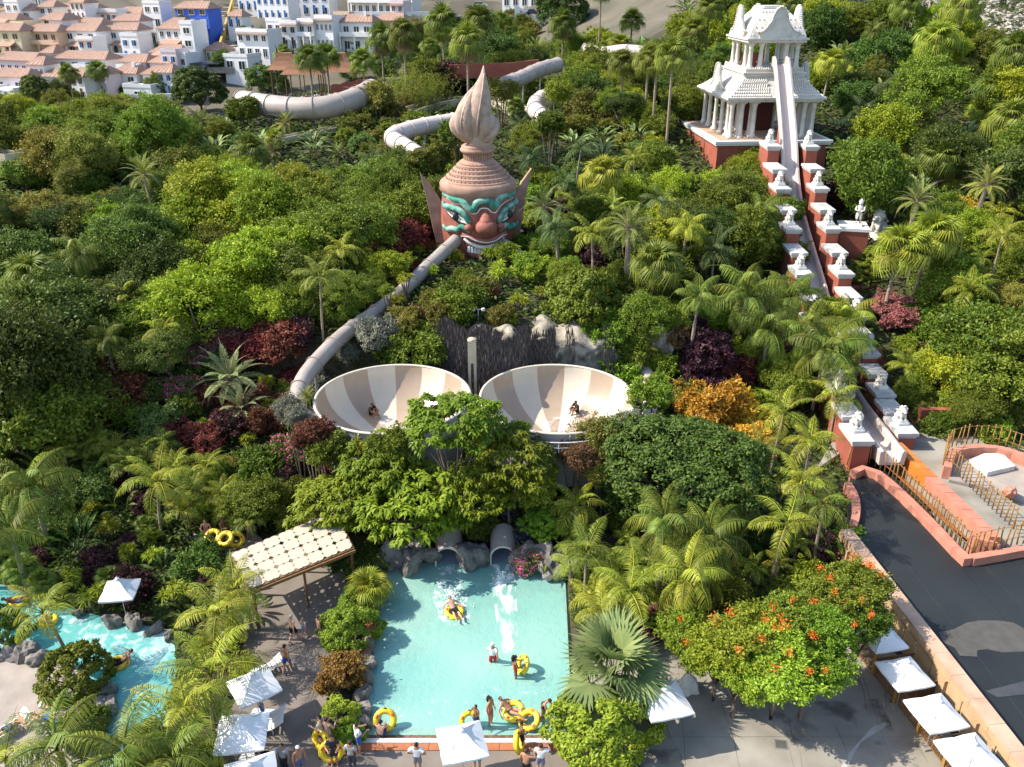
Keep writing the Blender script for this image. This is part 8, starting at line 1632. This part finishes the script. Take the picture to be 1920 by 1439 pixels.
person(at(1013, 1452), 'shade', R(165), 'fair', [('shirt', WH), ('shorts', (.2, .2, .3))], ('s', BN), 'person in white shirt with raised hand at the bottom edge')
person(at(986, 1462), 'shade', R(150), 'tan', [('shorts', BK)], ('s', BN), 'shirtless person at the bottom edge left of the white shirt')
person(at(978, 1404), 'hold', R(100), 'brown', [('shorts', BK)], ('s', BK), 'dark haired youth carrying an upright ring along the pool edge', .92)
person(oz(961, 1338, .12), 'recline', R(60), 'tan', [('brief', BK)], ('s', BN), 'bather lying on the double yellow ring')
person(oz(852, 1150, -.02), 'recline', R(25), 'fair', [('shorts', BK)], ('s', BK), 'rider sitting in the yellow ring below the left chute')
person(oz(224, 1246, -.02), 'recline', R(-60), 'tan', [('shorts', BK)], ('s', BN), 'bather floating in the yellow ring on the river')
person(oz(86, 1166, .0), 'recline', R(200), 'tan', [('shorts', (.3, .2, .1))], ('s', BN), 'bather floating behind the leaning palm on the river'); person(oz(36, 1132, .0), 'recline', R(120), 'brown', [('shorts', NV)], ('s', BK), 'bather in the shaded ring at the far left of the river')
person(oz(108, 1328, .36), 'lie', R(100), 'fair', [('brief', (.05, .05, .06))], ('s', BN), 'sunbather lying on the lounge chair nearest the water', rot=(0, 0, R(100))); person(oz(82, 1350, .36), 'lie', R(102), 'fair', [('shorts', BL_)], ('s', BN), 'sunbather in blue shorts on the second lounge chair'); person(oz(22, 1366, .36), 'lie', R(-40), 'tan', [('shorts', NV)], ('s', BN), 'sunbather in navy shorts at the left picture edge')
person(at(1543, 1256), 'walk', R(190), 'tan', [('shorts', (.35, .15, .38)), ('top', (.3, .12, .3))], ('s', BN), 'woman in purple shorts under the orange blossom tree')
for i, (x, y, pn, rz, sk, wear, hr, lab) in enumerate([(352, 992, 'walk', 100, 'brown', [('shorts', BK), ('shirt', (.03, .03, .03))], ('s', BK), 'person in black on the garden path'), (364, 990, 'walk', 80, 'tan', [('shorts', RD)], ('s', BN), 'woman in red shorts on the garden path'), (392, 1022, 'hold', 10, 'tan', [('shorts', (.5, .06, .14))], ('s', BN), 'bather in pink red shorts carrying rings on the garden path'), (473, 1012, 'walk', -60, 'tan', [('brief', (.25, .1, .06)), ('top', (.25, .1, .06))], ('s', BN), 'woman in brown bikini on the garden path by the pergola'), (424, 1018, 'hold', 60, 'brown', [('shorts', (.4, .3, .08))], ('s', BK), 'bather behind the yellow ring on the garden path')]): person(at(x, y, .31), pn, R(rz), sk, wear, hr, lab)
person(Vector((-10.67, 57.1, 4.12)), 'crouch', R(60), 'brown', [('shirt', BK), ('shorts', BK)], ('s', BK), 'rider in black crouching inside the left bowl', 1.1); person(Vector((4.97, 57.4, 4.15)), 'crouch', R(-60), 'brown', [('shirt', BK), ('shorts', BK)], ('s', BK), 'rider in black crouching inside the right bowl', 1.1)
person(at(895, 1446), 'stand', R(180), 'tan', [('shorts', (.02, .32, .33))], ('s', BN), 'person in teal shorts beneath the pool edge parasol'); person(at(256, 1135), 'walk', R(120), 'tan', [('suit', RD)], ('s', BN), 'bather in red beside the lone parasol on the river bank')
person(at(490, 1432), 'sit', R(90), 'fair', [('shirt', (.05, .05, .06)), ('shorts', BK)], ('s', BN), 'person in dark clothes seated beside the left parasols'); person(at(494, 1350), 'stand', R(120), 'tan', [('shirt', (.6, .66, .75)), ('shorts', BL_)], ('s', BK), 'person in pale blue shirt between the left parasols')
for i, x in enumerate(range(566, 628, 7)):
    q = ay(x, 160 - (i % 3), 141); q.z = TZ(q.x, 141); person(q, ('stand', 'walk', 'hip')[i % 3], R(i * 47), ('tan', 'fair', 'brown')[i % 3], [('shirt', ((.6, .6, .6), (.3, .05, .05), (.1, .15, .4), (.6, .5, .2))[i % 4]), ('shorts', NV)], ('s', BN), 'tiny visitor in the crowd under the thatched huts')['group'] = 'visitors under the thatched huts'
# ---- things that look alike within a small group are told apart by their place
by = {}
for o in list(COL.objects):
    if o.parent is None and 'label' in o and 'group' in o: by.setdefault((o['group'], o['label']), []).append(o)
for (gr, lab), L_ in by.items():
    n = len(L_)
    if 2 <= n <= 10 and len(lab.split()) <= 12:
        L_.sort(key=lambda o: proj(o.location)[0])
        for i, o in enumerate(L_): o['label'] = lab + ', ' + (('left one', 'right one')[i] if n == 2 else 'leftmost one' if i == 0 else 'rightmost one' if i == n - 1 else ('second', 'third', 'fourth', 'fifth', 'sixth', 'seventh', 'eighth', 'ninth')[i - 1] + ' from left')
